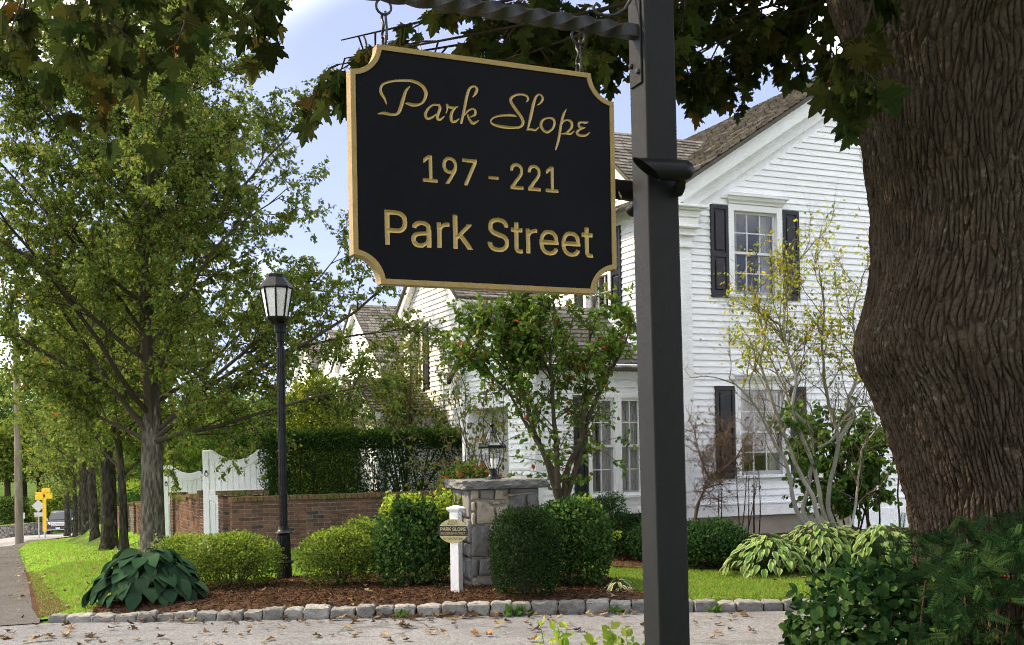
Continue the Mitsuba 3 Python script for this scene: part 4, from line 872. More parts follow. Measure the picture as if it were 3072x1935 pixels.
SCRIPT = [[[(-1.048,2.803,0.0006),(-1.053,2.819,0.0032),(-1.064,2.836,0.0046),(-1.067,2.85,0.004),(-1.059,2.867,0.0031),(-1.031,2.88,0.0029),(-0.992,2.888,0.0035),(-0.955,2.89,0.0043),(-0.926,2.881,0.0052),(-0.91,2.862,0.0058),(-0.91,2.845,0.005),(-0.919,2.825,0.0032),(-0.935,2.814,0.0035),(-0.957,2.811,0.0052),(-0.972,2.813,0.004),(-0.982,2.813,0.0008)],[(-0.965,2.871,0.0006),(-0.979,2.855,0.0038),(-0.99,2.824,0.0052),(-1.001,2.791,0.0052),(-1.012,2.775,0.0037),(-1.033,2.771,0.004),(-1.057,2.773,0.004),(-1.078,2.768,0.0006)]],[[(-0.862,2.82,0.0029),(-0.882,2.819,0.0026),(-0.901,2.805,0.0032),(-0.912,2.784,0.0044),(-0.905,2.771,0.0041),(-0.889,2.776,0.0029),(-0.873,2.788,0.002)],[(-0.862,2.821,0.0032),(-0.859,2.81,0.0044),(-0.867,2.788,0.0041),(-0.869,2.775,0.0041),(-0.86,2.772,0.0035),(-0.844,2.784,0.0006)]],[[(-0.833,2.823,0.0044),(-0.832,2.819,0.0041)],[(-0.832,2.819,0.0032),(-0.833,2.807,0.0015),(-0.838,2.795,0.0006)],[(-0.832,2.819,0.0026),(-0.815,2.817,0.0038),(-0.794,2.822,0.0008)],[(-0.802,2.819,0.0021),(-0.815,2.803,0.0038),(-0.82,2.785,0.0047),(-0.816,2.77,0.0041),(-0.803,2.772,0.0032),(-0.79,2.782,0.0006)]],[[(-0.739,2.861,0.0008),(-0.728,2.876,0.0039),(-0.723,2.891,0.0042),(-0.732,2.899,0.0027),(-0.748,2.891,0.0036),(-0.758,2.871,0.0044),(-0.769,2.825,0.0044),(-0.776,2.795,0.0041),(-0.783,2.769,0.0035)],[(-0.771,2.796,0.0018),(-0.756,2.813,0.0024),(-0.74,2.821,0.0027),(-0.731,2.816,0.0039),(-0.732,2.803,0.0036),(-0.747,2.793,0.0015)],[(-0.759,2.798,0.0024),(-0.752,2.783,0.0038),(-0.739,2.772,0.0042),(-0.718,2.783,0.0006)]],[[(-0.536,2.867,0.0011),(-0.53,2.879,0.0034),(-0.538,2.889,0.0034),(-0.56,2.891,0.0029),(-0.582,2.884,0.0034),(-0.597,2.87,0.0043),(-0.593,2.856,0.0051),(-0.576,2.834,0.0051),(-0.559,2.814,0.0051),(-0.551,2.796,0.0051),(-0.559,2.78,0.0037),(-0.581,2.773,0.0037),(-0.615,2.771,0.0048),(-0.652,2.773,0.004),(-0.672,2.781,0.0025),(-0.67,2.793,0.002),(-0.652,2.804,0.0025),(-0.62,2.812,0.0031),(-0.589,2.815,0.0034),(-0.576,2.812,0.0011)]],[[(-0.495,2.86,0.0006),(-0.481,2.871,0.0029),(-0.473,2.887,0.0035),(-0.483,2.899,0.0023),(-0.498,2.891,0.0032),(-0.509,2.865,0.0049),(-0.521,2.818,0.0049),(-0.533,2.774,0.0023)],[(-0.537,2.77,0.0014),(-0.521,2.774,0.0034),(-0.505,2.772,0.0029),(-0.489,2.784,0.0006)]],[[(-0.453,2.821,0.002),(-0.472,2.812,0.0029),(-0.482,2.794,0.0046),(-0.474,2.776,0.0043),(-0.457,2.77,0.0037),(-0.437,2.784,0.0032),(-0.429,2.805,0.0043),(-0.435,2.819,0.004),(-0.453,2.821,0.002)]],[[(-0.381,2.858,0.0006),(-0.393,2.837,0.0038),(-0.403,2.802,0.0041),(-0.414,2.748,0.0041),(-0.426,2.712,0.002)],[(-0.403,2.799,0.0015),(-0.393,2.814,0.0023),(-0.378,2.821,0.0026),(-0.362,2.815,0.0044),(-0.361,2.797,0.0041),(-0.376,2.78,0.0029),(-0.386,2.773,0.0023)],[(-0.402,2.769,0.0008),(-0.382,2.773,0.0032),(-0.366,2.773,0.0032),(-0.351,2.784,0.0006)]],[[(-0.294,2.822,0.0008),(-0.306,2.819,0.0038),(-0.319,2.819,0.0029),(-0.331,2.815,0.0035),(-0.331,2.803,0.0041),(-0.319,2.8,0.0032),(-0.307,2.801,0.0008)],[(-0.311,2.799,0.0015),(-0.329,2.792,0.0032),(-0.34,2.78,0.0041),(-0.332,2.772,0.0041),(-0.307,2.773,0.0035),(-0.288,2.785,0.0006)]]]
glyphs = []
for strokes in SCRIPT:                      # written strokes: x, z and half width along each
    blobs = []
    for st_ in strokes:
        q = np.array(catmull(st_)) if len(st_) > 2 else np.array(st_)
        circ = [Point(x, z).buffer(max(w_, 0.0007), quad_segs=4) for x, z, w_ in q]
        blobs += [unary_union([c0, c1]).convex_hull for c0, c1 in zip(circ[:-1], circ[1:])]
    u_ = unary_union(blobs).buffer(0.0006); glyphs += list(getattr(u_, 'geoms', [u_]))
def word(txt, h, x0, x1, z, fat):
    s = text_shape(txt, h); a, b, c, d = s.bounds
    s = shapely.affinity.translate(shapely.affinity.scale(s, (x1 - x0) / (c - a), 1, origin=(a, 0)), x0 - a, z).buffer(fat, join_style=2)
    return list(getattr(s, 'geoms', [s]))
glyphs += word('197', 0.089, -0.924, -0.729, 2.559, 0.0006) + [sbox(-0.685, 2.587, -0.648, 2.597)] + word('221', 0.089, -0.603, -0.419, 2.560, 0.0006)
glyphs += word('Park', 0.113, -1.06, -0.748, 2.341, 0.0008) + word('Street', 0.113, -0.692, -0.284, 2.341, 0.0008)
holes_ = unary_union(glyphs)
add(HS + '__board', extr(outer, -0.0030, 0.024), 'm_gold', MS_)
add(HS + '__border', extr(outer.difference(inner), -0.024, -0.0032), 'm_gold', MS_)
fld = inner.buffer(-0.0006).difference(holes_)
mb = MB()
for g in getattr(fld, 'geoms', [fld]):
    if g.area > 1e-7: mb.put(*extr(g, -0.0199, -0.0034))
add(HS + '__field', mb, 'm_field', MS_)
def vcarve(g, y0, maxd=0.0075, st=0.0024):
    rings = [g.exterior] + list(g.interiors); pts = []
    for r in rings: pts += list(r.segmentize(st).coords)[:-1]
    pts = np.array(pts); d0 = np.zeros(len(pts)); P_ = [pts]; D_ = [d0]
    for d in np.arange(st, 0.02, st):
        b = g.buffer(-d)
        if b.is_empty: break
        for q in getattr(b, 'geoms', [b]):
            for r in [q.exterior] + list(q.interiors):
                c = np.array(r.segmentize(st * 1.3).coords)[:-1]; P_.append(c); D_.append(np.full(len(c), d))
    # crease along the middle of the strokes
    x0, z0, x1, z1 = g.bounds; gx, gy = np.meshgrid(np.arange(x0, x1, 0.0016), np.arange(z0, z1, 0.0016)); c = np.stack([gx.ravel(), gy.ravel()], 1)
    c = c[shapely.contains_xy(g, c[:, 0], c[:, 1])]; B = g.boundary; dc = shapely.distance(shapely.points(c), B)
    keep = dc > 0.0042; P_.append(c[keep]); D_.append(dc[keep])
    p, d = np.vstack(P_), np.concatenate(D_)
    p, idx = np.unique(np.round(p, 6), axis=0, return_index=True); d = d[idx]
    f = Delaunay(p).simplices; cc = p[f].mean(1); f = f[shapely.contains_xy(g, cc[:, 0], cc[:, 1])]
    return np.stack([p[:, 0], y0 + np.minimum(d * 0.95, maxd), p[:, 1]], 1), f
for g in glyphs: add(HS + '__letter', vcarve(g, -0.0199), 'm_gilt', MS_, smooth=28)
# eye bolts, rings and hooks
for xx in (-1.045, -0.318):
    zt, zb = ZA - 0.022, 2.996
    L = zt - zb; th = np.linspace(0, 2 * np.pi, 17)
    m = MB()
    m.tube([(xx + 0.026 * math.sin(a), 0, zt - 0.024 + 0.026 * math.cos(a)) for a in th], 0.0045, 8, False)
    m.tube([(xx, 0.016 * math.sin(a), zb + 0.018 + 0.018 * math.cos(a)) for a in th], 0.0045, 8, False)
    m.tube([(xx, 0, zb - 0.004), (xx, 0, zb + 0.004)], 0.006, 8)
    k0, k1 = zt - 0.046, zb + 0.032
    m.tube([(xx - 0.004, 0.008 * math.sin(t_), k0 + (k1 - k0) * (t_ / 9.0) + 0 * t_) for t_ in np.linspace(0, 9, 24)], 0.005, 8)
    m.tube([(xx + 0.007, 0.006, k0 + 0.01), (xx + 0.009, 0.0, (k0 + k1) / 2), (xx + 0.007, -0.006, k1 - 0.006)], 0.0045, 8)
    add(HS + '__hook', m, 'm_iron', MS_, smooth=True)
# ------------------------------------------------------------------ plants: helpers
def rdir(rng, n): return unit(rng.standard_normal((n, 3)))
BRK = np.array([0.075, 0.062, 0.048])
def bark_color(rng, n, base, jit=0.15): return np.clip(np.asarray(base) * (1 + jit * rng.standard_normal((n, 1))), 0.004, 0.6)

def mound(key, lab, cat, c, r, h, n, size, cols, tmpl=LEAF2, mat='m_leaf', box=2.6, lump=0.26, rng=None, group=None, open_=0.0, stems=9, up=0.35, tops=None, weights=None, base=0.0, shell=0.62, stemc=BRK):
    """a clipped or rounded shrub: leaves through the outer part of a lumpy rounded volume, twigs within"""
    key = numbered(key); z0 = float(gz(c[0], c[1])) + base
    if lab: label(key, lab, cat, group)
    d = rdir(rng, n); d[:, 2] = np.where(d[:, 2] < -0.80, -d[:, 2], d[:, 2])
    k = (np.abs(d) ** box).sum(1) ** (-1 / box)
    rad = k * (1 - rng.random(n) ** 1.7 * shell) * (1 - lump / 2 + lump * meshkit.fbm(d * 2.4 + rng.uniform(0, 40, 3), 3, 1) + 0.05 * rng.standard_normal(n))
    R = np.array([r[0], r[1], h / 2]); p = d * rad[:, None] * R + np.array([c[0], c[1], z0 + h / 2])
    low = (p[:, 2] - z0) / h
    keep = (p[:, 2] > z0 + 0.015) & (rng.random(n) > open_ * np.clip(1 - low * 1.9, 0, 1))
    p, d = p[keep], d[keep]; n = len(p)
    nn = unit(d / R * R.mean() + 0.9 * rng.standard_normal((n, 3)) + [0, 0, up]); ax = unit(0.5 * d + rng.standard_normal((n, 3)) * 0.9 + [0, 0, 0.3])
    col = palette(rng, n, cols, weights)
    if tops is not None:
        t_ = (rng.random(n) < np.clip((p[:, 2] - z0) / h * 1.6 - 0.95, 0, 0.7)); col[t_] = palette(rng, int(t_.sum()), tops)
    label(add(key + '__foliage', scatter(*tmpl, p, ax, nn, size * rng.uniform(0.65, 1.25, n), color=col), mat), None, kind='stuff')
    m = MB()
    for i in range(stems):
        a = rng.uniform(0, 2 * np.pi); q = rng.uniform(0.2, 0.8); e = np.array([c[0] + r[0] * q * math.cos(a), c[1] + r[1] * q * math.sin(a), z0 + h * rng.uniform(0.5, 0.86)])
        b = np.array([c[0], c[1], z0 - 0.02]) + np.array([math.cos(a) * r[0], math.sin(a) * r[1], 0]) * 0.16 * rng.random()
        mid = (b + e) / 2 + rng.normal(0, 0.03, 3) + [0, 0, 0.04]
        m.tube([b, (b + mid) / 2 + rng.normal(0, .012, 3), mid, (mid + e) / 2 + rng.normal(0, .012, 3), e], np.linspace(0.012, 0.003, 5), 5, color=bark_color(rng, 1, stemc)[0])
        for j in range(4):
            t0 = mid + (e - mid) * rng.uniform(-0.5, 0.8); m.tube([t0, t0 + unit(rng.standard_normal(3) + [0, 0, .7]) * rng.uniform(.1, .25) * h], [0.004, 0.0015], 4, color=bark_color(rng, 1, stemc)[0])
    add(key + '__stems', m, 'm_twig')

def wander(rng, p, d, L, n, wig, lift=0.0):
    pts = [np.asarray(p, float)]; d = unit(d)
    for i in range(n):
        d = unit(d + wig * rng.standard_normal(3) + [0, 0, lift]); pts.append(pts[-1] + d * L / n)
    return np.array(pts)
def along(pts, t):
    s = np.clip(t, 0, 0.9999) * (len(pts) - 1); i = int(s); return pts[i] + (pts[i + 1] - pts[i]) * (s - i), unit(pts[i + 1] - pts[i])

class Woody:
    """branches as one mesh, leaf places gathered along the twigs"""
    def __init__(self, rng, bark): self.rng, self.m, self.P, self.D, self.bark = rng, MB(), [], [], bark
    def stem(self, pts, r0, r1, sides=6, pw=1.0):
        n = len(pts); self.m.tube(pts, r1 + (r0 - r1) * (1 - np.linspace(0, 1, n)) ** pw, sides, color=bark_color(self.rng, 1, self.bark)[0]); return pts
    def twigs(self, pts, L, n, leaves, r=0.006, t0=0.15, spread=0.8, lift=0.12, wig=0.16, droop=0.0, leafgap=True):
        rng = self.rng
        for t_ in np.sort(rng.uniform(t0, 1, n)):
            p, d = along(pts, t_); l_ = L * rng.uniform(0.5, 1.2)
            q = wander(rng, p, unit(d * rng.uniform(.3, .9) + spread * rng.standard_normal(3) + [0, 0, lift]), l_, 4, wig, -droop)
            self.m.tube(q, np.linspace(r, r * 0.3, 5), 3, False, color=bark_color(rng, 1, self.bark)[0]); self.leafy(q, leaves)
    def leafy(self, q, k):
        rng = self.rng; k = int(rng.poisson(k))
        for t_ in rng.uniform(0.15, 1.0, k):
            p, d = along(q, t_); self.P.append(p + rng.normal(0, 0.02, 3)); self.D.append(unit(d * 0.6 + rng.standard_normal(3)))
    def leaves(self, key, tmpl, size, cols, weights=None, mat='m_leaf', droop=0.4, keep=None, kind='stuff'):
        rng = self.rng; P, D = np.array(self.P), np.array(self.D)
        if keep is not None: k = keep(P); P, D = P[k], D[k]
        n = len(P); ax = unit(D + [0, 0, -droop]); nn = unit(rng.standard_normal((n, 3)) * 0.8 + [0, 0, 0.8])
        k = add(key, scatter(*tmpl, P, ax, nn, size * rng.uniform(0.6, 1.25, n), color=palette(rng, n, cols, weights)), mat); label(k, None, kind=kind); return k

# ------------------------------------------------------------------ street trees
GREEN = [(0.145, 0.195, 0.042), (0.18, 0.23, 0.048), (0.215, 0.26, 0.055), (0.11, 0.165, 0.037), (0.22, 0.24, 0.045), (0.32, 0.13, 0.03)]
GW = [5, 5, 4, 4, 1.5, 0.12]
scene['m_bark'] = {'type': 'bumpmap', 'arbitrary': proc(lambda p, n, q: fbm(p.x * 34, p.y * 34, p.z * 7, 3), 3e-3), 'scale': 0.05,
    'bsdf': tw({'type': 'diffuse', 'reflectance': proc(lambda p, n, q: mix((0.060, 0.052, 0.042), (0.150, 0.138, 0.115), smoothstep(0.3, 0.75, fbm(p.x * 30, p.y * 30, p.z * 6, 3))) * (0.85 + 0.4 * fbm(p.x * 3, p.y * 3, p.z * 3)))})}
scene['m_bark_dark'] = {'type': 'bumpmap', 'arbitrary': proc(lambda p, n, q: fbm(p.x * 26, p.y * 26, p.z * 6, 3), 3e-3), 'scale': 0.06,
    'bsdf': tw({'type': 'diffuse', 'reflectance': proc(lambda p, n, q: mix((0.028, 0.025, 0.021), (0.075, 0.068, 0.056), smoothstep(0.3, 0.75, fbm(p.x * 22, p.y * 22, p.z * 6, 3))) + mi.Color3f(0.16, 0.17, 0.15) * smoothstep(0.74, 0.78, fbm(p.x * 9, p.y * 9, p.z * 7, 3)))})}
def trunk_mesh(rng, pts, r, sides=20, flare=1.7):
    """tapered, slightly fluted trunk with a root flare"""
    v, f = tube(pts, r, sides)
    n = len(pts); g = np.arange(sides) * 2 * np.pi / sides; o = rng.uniform(0, 6, 3)
    vv = v[:n * sides].reshape(n, sides, 3); z = vv[:, :, 2] - pts[0][2]
    k = 1 + 0.06 * np.sin(3 * g + o[0])[None] + 0.05 * np.sin(5 * g + o[1] + z * 1.5) + (flare - 1) * np.exp(-z / 0.16) * (1 + 0.35 * np.sin(4 * g + o[2]))[None]
    c = np.asarray(pts)[:, None]; vv[:, :, :2] = c[:, :, :2] + (vv[:, :, :2] - c[:, :, :2]) * k[..., None]
    v[:n * sides] = vv.reshape(-1, 3); return v, f

def street_tree_parts(rng, fork, H, rad, r0, limbs, dens, explicit=(), leaf=0.075, leaders=2):
    """crown of an upright street tree about the origin; returns (wood MB, leaf arrays)"""
    w = Woody(rng, BRK * 0.85)
    L0 = wander(rng, [0, 0, fork - 0.2], [0.03, 0, 1], H - fork, 14, 0.06, 0.08); w.stem(L0, r0 * 0.62, 0.012, 7, 0.9)
    paths = [(L0, 1.0)]
    for i in range(limbs):
        t_ = (i + rng.uniform(0, 0.8)) / limbs; z = t_ ** 1.1 * 0.80; p, _ = along(L0, z)
        a = i * 2.399 + rng.uniform(-0.4, 0.4); el = math.radians(40 + 22 * t_ + rng.uniform(-14, 12)); L = rad * (1.12 - 0.45 * t_) * rng.uniform(0.85, 1.12)
        q = wander(rng, p, [math.cos(a) * math.cos(el), math.sin(a) * math.cos(el), math.sin(el)], L, 9, 0.085, 0.045 - 0.03 * t_)
        w.stem(q, r0 * (0.25 - 0.14 * t_), 0.008, 6, 0.8); paths.append((q, L / rad))
    for q, r0_ in explicit: w.stem(np.array(q), r0_, 0.010, 6, 0.8); paths.append((np.array(q), 0.9))
    for q, k in paths[:]:
        for t_ in np.linspace(0.2, 0.98, int(14 * k) + 4):
            p, d = along(q, t_); s = wander(rng, p, d * 0.7 + 0.75 * rng.standard_normal(3) + [0, 0, 0.12], rad * 0.42 * k * (1.15 - 0.6 * t_) * rng.uniform(0.6, 1.2), 6, 0.14, 0.02)
            w.stem(s, 0.016 * (1.2 - 0.6 * t_), 0.004, 4); w.twigs(s, 0.40, int(9 * dens), 11 * dens, 0.005, 0.2, 0.9, 0.05, 0.2); w.leafy(s, 12 * dens)
    return w
rng = np.random.default_rng(51)
# the big tree by the lawn, its trunk left of the gates
TXY = (-6.92, 22.0); TZ = float(gz(*TXY))
label('street_tree', 'largest roadside tree with full airy crown and grey furrowed trunk beside the gates', 'tree')
tp = wander(rng, [TXY[0], TXY[1], TZ - 0.1], [0.02, 0, 1], 2.45, 9, 0.012); tp[:, 2] = np.concatenate([np.linspace(TZ - 0.1, 2.0, 8), [2.5, 3.2]])
add('street_tree__trunk', trunk_mesh(rng, tp, np.concatenate([np.linspace(0.225, 0.20, 8), [0.165, 0.115]]), 24, 1.5), 'm_bark', smooth=True)
ex = [([(0.05, -0.05, 2.0), (0.5, -0.15, 2.35), (1.2, -0.2, 2.75), (2.0, -0.3, 3.25), (3.0, -0.35, 3.75), (4.0, -0.4, 4.35), (4.7, -0.4, 4.95), (5.1, -0.4, 5.5)], 0.055),
      ([(0.1, -0.1, 1.98), (0.6, -0.4, 2.1), (1.3, -0.6, 2.2), (2.2, -0.7, 2.45), (3.3, -0.7, 2.75), (4.3, -0.6, 2.95)], 0.055),
      ([(0.15, 0, 2.2), (0.7, 0.2, 2.8), (1.6, 0.4, 3.4), (2.6, 0.5, 3.75), (3.8, 0.6, 4.0), (4.9, 0.5, 4.1)], 0.06),
      ([(-0.1, -0.1, 2.2), (-0.6, -0.2, 2.9), (-1.2, -0.3, 3.9), (-1.9, -0.3, 5.0), (-2.4, -0.3, 6.2)], 0.06),
      ([(-0.1, 0.0, 2.0), (-0.7, 0.0, 2.3), (-1.5, 0.1, 2.7), (-2.4, 0.1, 3.2)], 0.045)]
w = street_tree_parts(rng, 2.15 - 0, 12.8, 4.8, 0.21, 36, 1.72, ex)
MT = np.eye(4); MT[:3, 3] = (TXY[0] + 0.03, TXY[1], 0)
# one of the crown leaves in twenty turns orange
add('street_tree__branches', w.m, 'm_twig', MT)
P_ = np.array(w.P); n = len(P_)
def crown(key, w, M, size, rng, keep=None, tmpl=LEAF2):
    P, D = xf(np.array(w.P), M), np.array(w.D); 
    if keep is not None: k = keep(P); P, D = P[k], D[k]
    n = len(P); ax = unit(D + [0, 0, -0.5]); nn = unit(rng.standard_normal((n, 3)) + [0, 0, 0.6])
    label(add(key, scatter(*tmpl, P, ax, nn, size * rng.uniform(0.6, 1.25, n), color=palette(rng, n, GREEN, GW)), 'm_leaf'), None, kind='stuff')
crown('street_tree__crown', w, MT, 0.088, rng)
print('street tree leaves', n)
# the row behind it down the slope; two crown shapes used in turn
wv = [street_tree_parts(np.random.default_rng(60 + i), 2.0, 9.5, 3.5, 0.19, 16, 0.85) for i in range(2)]
ROW = [(-9.5, 28.0, 0.11, 0.80, 'slender roadside tree with pale lichen spots, just right of a thick dark trunk'), (-10.75, 30.5, 0.22, 0.95, 'dark thick roadside trunk with a pale scar, first of the dark row'),
       (-14.95, 41, 0.17, 1.0, 'second dark roadside tree trunk of the row, left of the scarred one'), (-19.0, 51, 0.18, 1.0, 'third dark roadside tree of the row'), (-22.6, 60, 0.15, 1.0, 'fourth dark roadside tree of the row'),
       (-28.6, 75, 0.17, 1.05, 'fifth roadside tree, dark trunk near the end of the row'), (-31.3, 80.5, 0.20, 1.05, 'last roadside tree of the row, with low limb reaching left beside the vehicle')]
for i, (x, y, r, sc, lab) in enumerate(ROW):
    k = 'street_tree_%03d' % (i + 1); z = float(gz(x, y)); label(k, lab, 'tree', 'trees in a row along the lawn'); r_ = np.random.default_rng(70 + i)
    tp = wander(r_, [x, y, z - 0.1], [0, 0, 1], 2.6 * sc, 8, 0.02); add(k + '__trunk', trunk_mesh(r_, tp, np.linspace(r, r * 0.85, 9), 16, 1.5), 'm_bark_dark', smooth=True)
    a = 1.3 * i + 0.4; M = frame(tp[-1][0], tp[-1][1], z + 0.25 * sc, math.degrees(a)); M[:3, :3] *= sc; wq = wv[i % 2]
    add(k + '__branches', wq.m, 'm_twig', M)
    crown(k + '__crown', wq, M, 0.13 if y < 45 else 0.19, r_, keep=(lambda P, rr=r_, q=(1.0 if y < 45 else 0.6): rr.random(len(P)) < q))
_taken['street_tree'] = 7
labels['street_tree']['group'] = 'trees in a row along the lawn'

# ------------------------------------------------------------------ clipped and rounded shrubs of the bed
rng = np.random.default_rng(52)
BOXC = [(0.085, 0.135, 0.022), (0.11, 0.165, 0.026), (0.06, 0.10, 0.02), (0.15, 0.20, 0.035)]
LIME = [(0.22, 0.31, 0.035), (0.28, 0.36, 0.05), (0.17, 0.26, 0.03)]
DARKB = [(0.016, 0.035, 0.012), (0.024, 0.047, 0.015), (0.011, 0.024, 0.009), (0.040, 0.070, 0.020)]
GLOS = [(0.040, 0.090, 0.022), (0.055, 0.115, 0.028), (0.03, 0.07, 0.02), (0.09, 0.15, 0.04)]
G_ = 'rounded shrubs in the mulch bed'
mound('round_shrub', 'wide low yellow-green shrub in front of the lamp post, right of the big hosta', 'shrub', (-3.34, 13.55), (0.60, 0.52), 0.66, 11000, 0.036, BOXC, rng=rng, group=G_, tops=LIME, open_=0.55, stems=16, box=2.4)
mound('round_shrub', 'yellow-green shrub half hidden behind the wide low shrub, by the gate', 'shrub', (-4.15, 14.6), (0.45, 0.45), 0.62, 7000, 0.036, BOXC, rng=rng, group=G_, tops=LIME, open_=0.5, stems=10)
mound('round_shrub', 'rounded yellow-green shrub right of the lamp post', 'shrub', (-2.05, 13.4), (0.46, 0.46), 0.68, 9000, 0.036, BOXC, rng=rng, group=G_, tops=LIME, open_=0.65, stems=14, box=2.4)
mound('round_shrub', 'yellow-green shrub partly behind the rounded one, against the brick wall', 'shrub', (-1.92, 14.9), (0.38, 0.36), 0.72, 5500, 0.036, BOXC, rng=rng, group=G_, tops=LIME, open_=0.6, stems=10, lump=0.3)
mound('round_shrub', 'tall leafy evergreen shrub left of the notice post, lime shoots on top', 'shrub', (-1.16, 13.3), (0.43, 0.42), 0.98, 8500, 0.052, GLOS, LEAF4, 'm_leaf_gloss', 3.0, 0.26, rng, G_, 0.35, 14, 0.5)
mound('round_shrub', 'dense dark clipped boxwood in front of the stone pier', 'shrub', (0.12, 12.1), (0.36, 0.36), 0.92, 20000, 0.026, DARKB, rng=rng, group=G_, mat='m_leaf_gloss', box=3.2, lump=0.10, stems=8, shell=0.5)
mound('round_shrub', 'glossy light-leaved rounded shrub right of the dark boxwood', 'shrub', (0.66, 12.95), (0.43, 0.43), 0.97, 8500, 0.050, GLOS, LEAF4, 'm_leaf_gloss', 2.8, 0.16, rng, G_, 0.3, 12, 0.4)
mound('round_shrub', 'low dark spreading shrub by the lawn, left of the sign post', 'shrub', (1.62, 15.9), (0.42, 0.5), 0.62, 8000, 0.040, DARKB, rng=rng, group=G_, box=2.5, lump=0.25, stems=8)
mound('round_shrub', 'ball-clipped shrub against the house under the wide window, left of its twin', 'shrub', (1.04, 17.6), (0.25, 0.25), 0.80, 5500, 0.030, [(0.04, 0.085, 0.018), (0.06, 0.115, 0.024)], rng=rng, group=G_, open_=0.5, stems=8)
mound('round_shrub', 'ball-clipped shrub under the wide window, nearer the sign post', 'shrub', (1.47, 17.5), (0.29, 0.28), 0.80, 5500, 0.030, [(0.035, 0.075, 0.016), (0.055, 0.105, 0.022)], rng=rng, group=G_, open_=0.6, stems=8)
mound('round_shrub', 'small light green shrub at the foot of the multi-stemmed tree', 'shrub', (0.35, 16.3), (0.30, 0.3), 0.70, 4000, 0.035, BOXC, rng=rng, group=G_, stems=6)
mound('round_shrub', 'low dark green spreading shrub right of the sign post', 'shrub', (2.50, 14.75), (0.52, 0.5), 0.60, 11000, 0.046, [(0.022, 0.055, 0.018), (0.035, 0.075, 0.024), (0.05, 0.10, 0.03)], rng=rng, group=G_, mat='m_leaf_gloss', box=2.3, lump=0.3, stems=6)
mound('round_shrub', 'dark low shrub behind the sign post, between the lawn and the house', 'shrub', (1.98, 15.4), (0.45, 0.45), 0.58, 7000, 0.042, [(0.022, 0.055, 0.018), (0.035, 0.075, 0.024)], rng=rng, group=G_, mat='m_leaf_gloss', box=2.3, lump=0.3, stems=6)
# lime shoots on the tall evergreen shrub and two more
def shoots(key, pts, hmin, hmax, n, cols, leaf, rng):
    m, P, D = MB(), [], []
    for i in range(n):
        c = pts[i % len(pts)]; b = np.array(c) + rng.normal(0, 0.05, 3) * [1, 1, 0.4]; q = wander(rng, b, [rng.normal(0, .25), rng.normal(0, .25), 1], rng.uniform(hmin, hmax), 5, 0.1, 0.1)
        m.tube(q, np.linspace(0.004, 0.0015, 6), 4, color=(0.12, 0.16, 0.03))
        for t_ in np.linspace(0.1, 1, 10):
            p, d = along(q, t_)
            for s_ in range(2): P.append(p); D.append(unit(rng.standard_normal(3) + [0, 0, 0.5]))
    P, D = np.array(P), np.array(D); k = len(P)
    add(key + '__shoot_stems', m, 'm_twig')
    label(add(key + '__shoots', scatter(*LEAF4, P, D, unit(rng.standard_normal((k, 3)) + [0, 0, 0.8]), leaf * rng.uniform(.7, 1.2, k), color=palette(rng, k, cols)), 'm_leaf'), None, kind='stuff')
BR = [(0.30, 0.40, 0.045), (0.36, 0.46, 0.06), (0.25, 0.36, 0.04)]
shoots('round_shrub_004', [(-1.38, 13.2, 1.0), (-1.25, 13.25, 1.04), (-1.12, 13.15, 0.98), (-1.45, 13.1, 0.92), (-0.78, 13.1, 0.95)], 0.1, 0.24, 22, BR, 0.05, rng)
shoots('round_shrub_004', [(-0.76, 13.35, 1.0), (-0.72, 13.3, 1.05)], 0.12, 0.22, 7, BR, 0.05, rng)
shoots('round_shrub_006', [(0.92, 12.9, 1.0), (0.80, 12.95, 1.02), (1.14, 12.85, 0.65)], 0.05, 0.14, 8, BR, 0.045, rng)

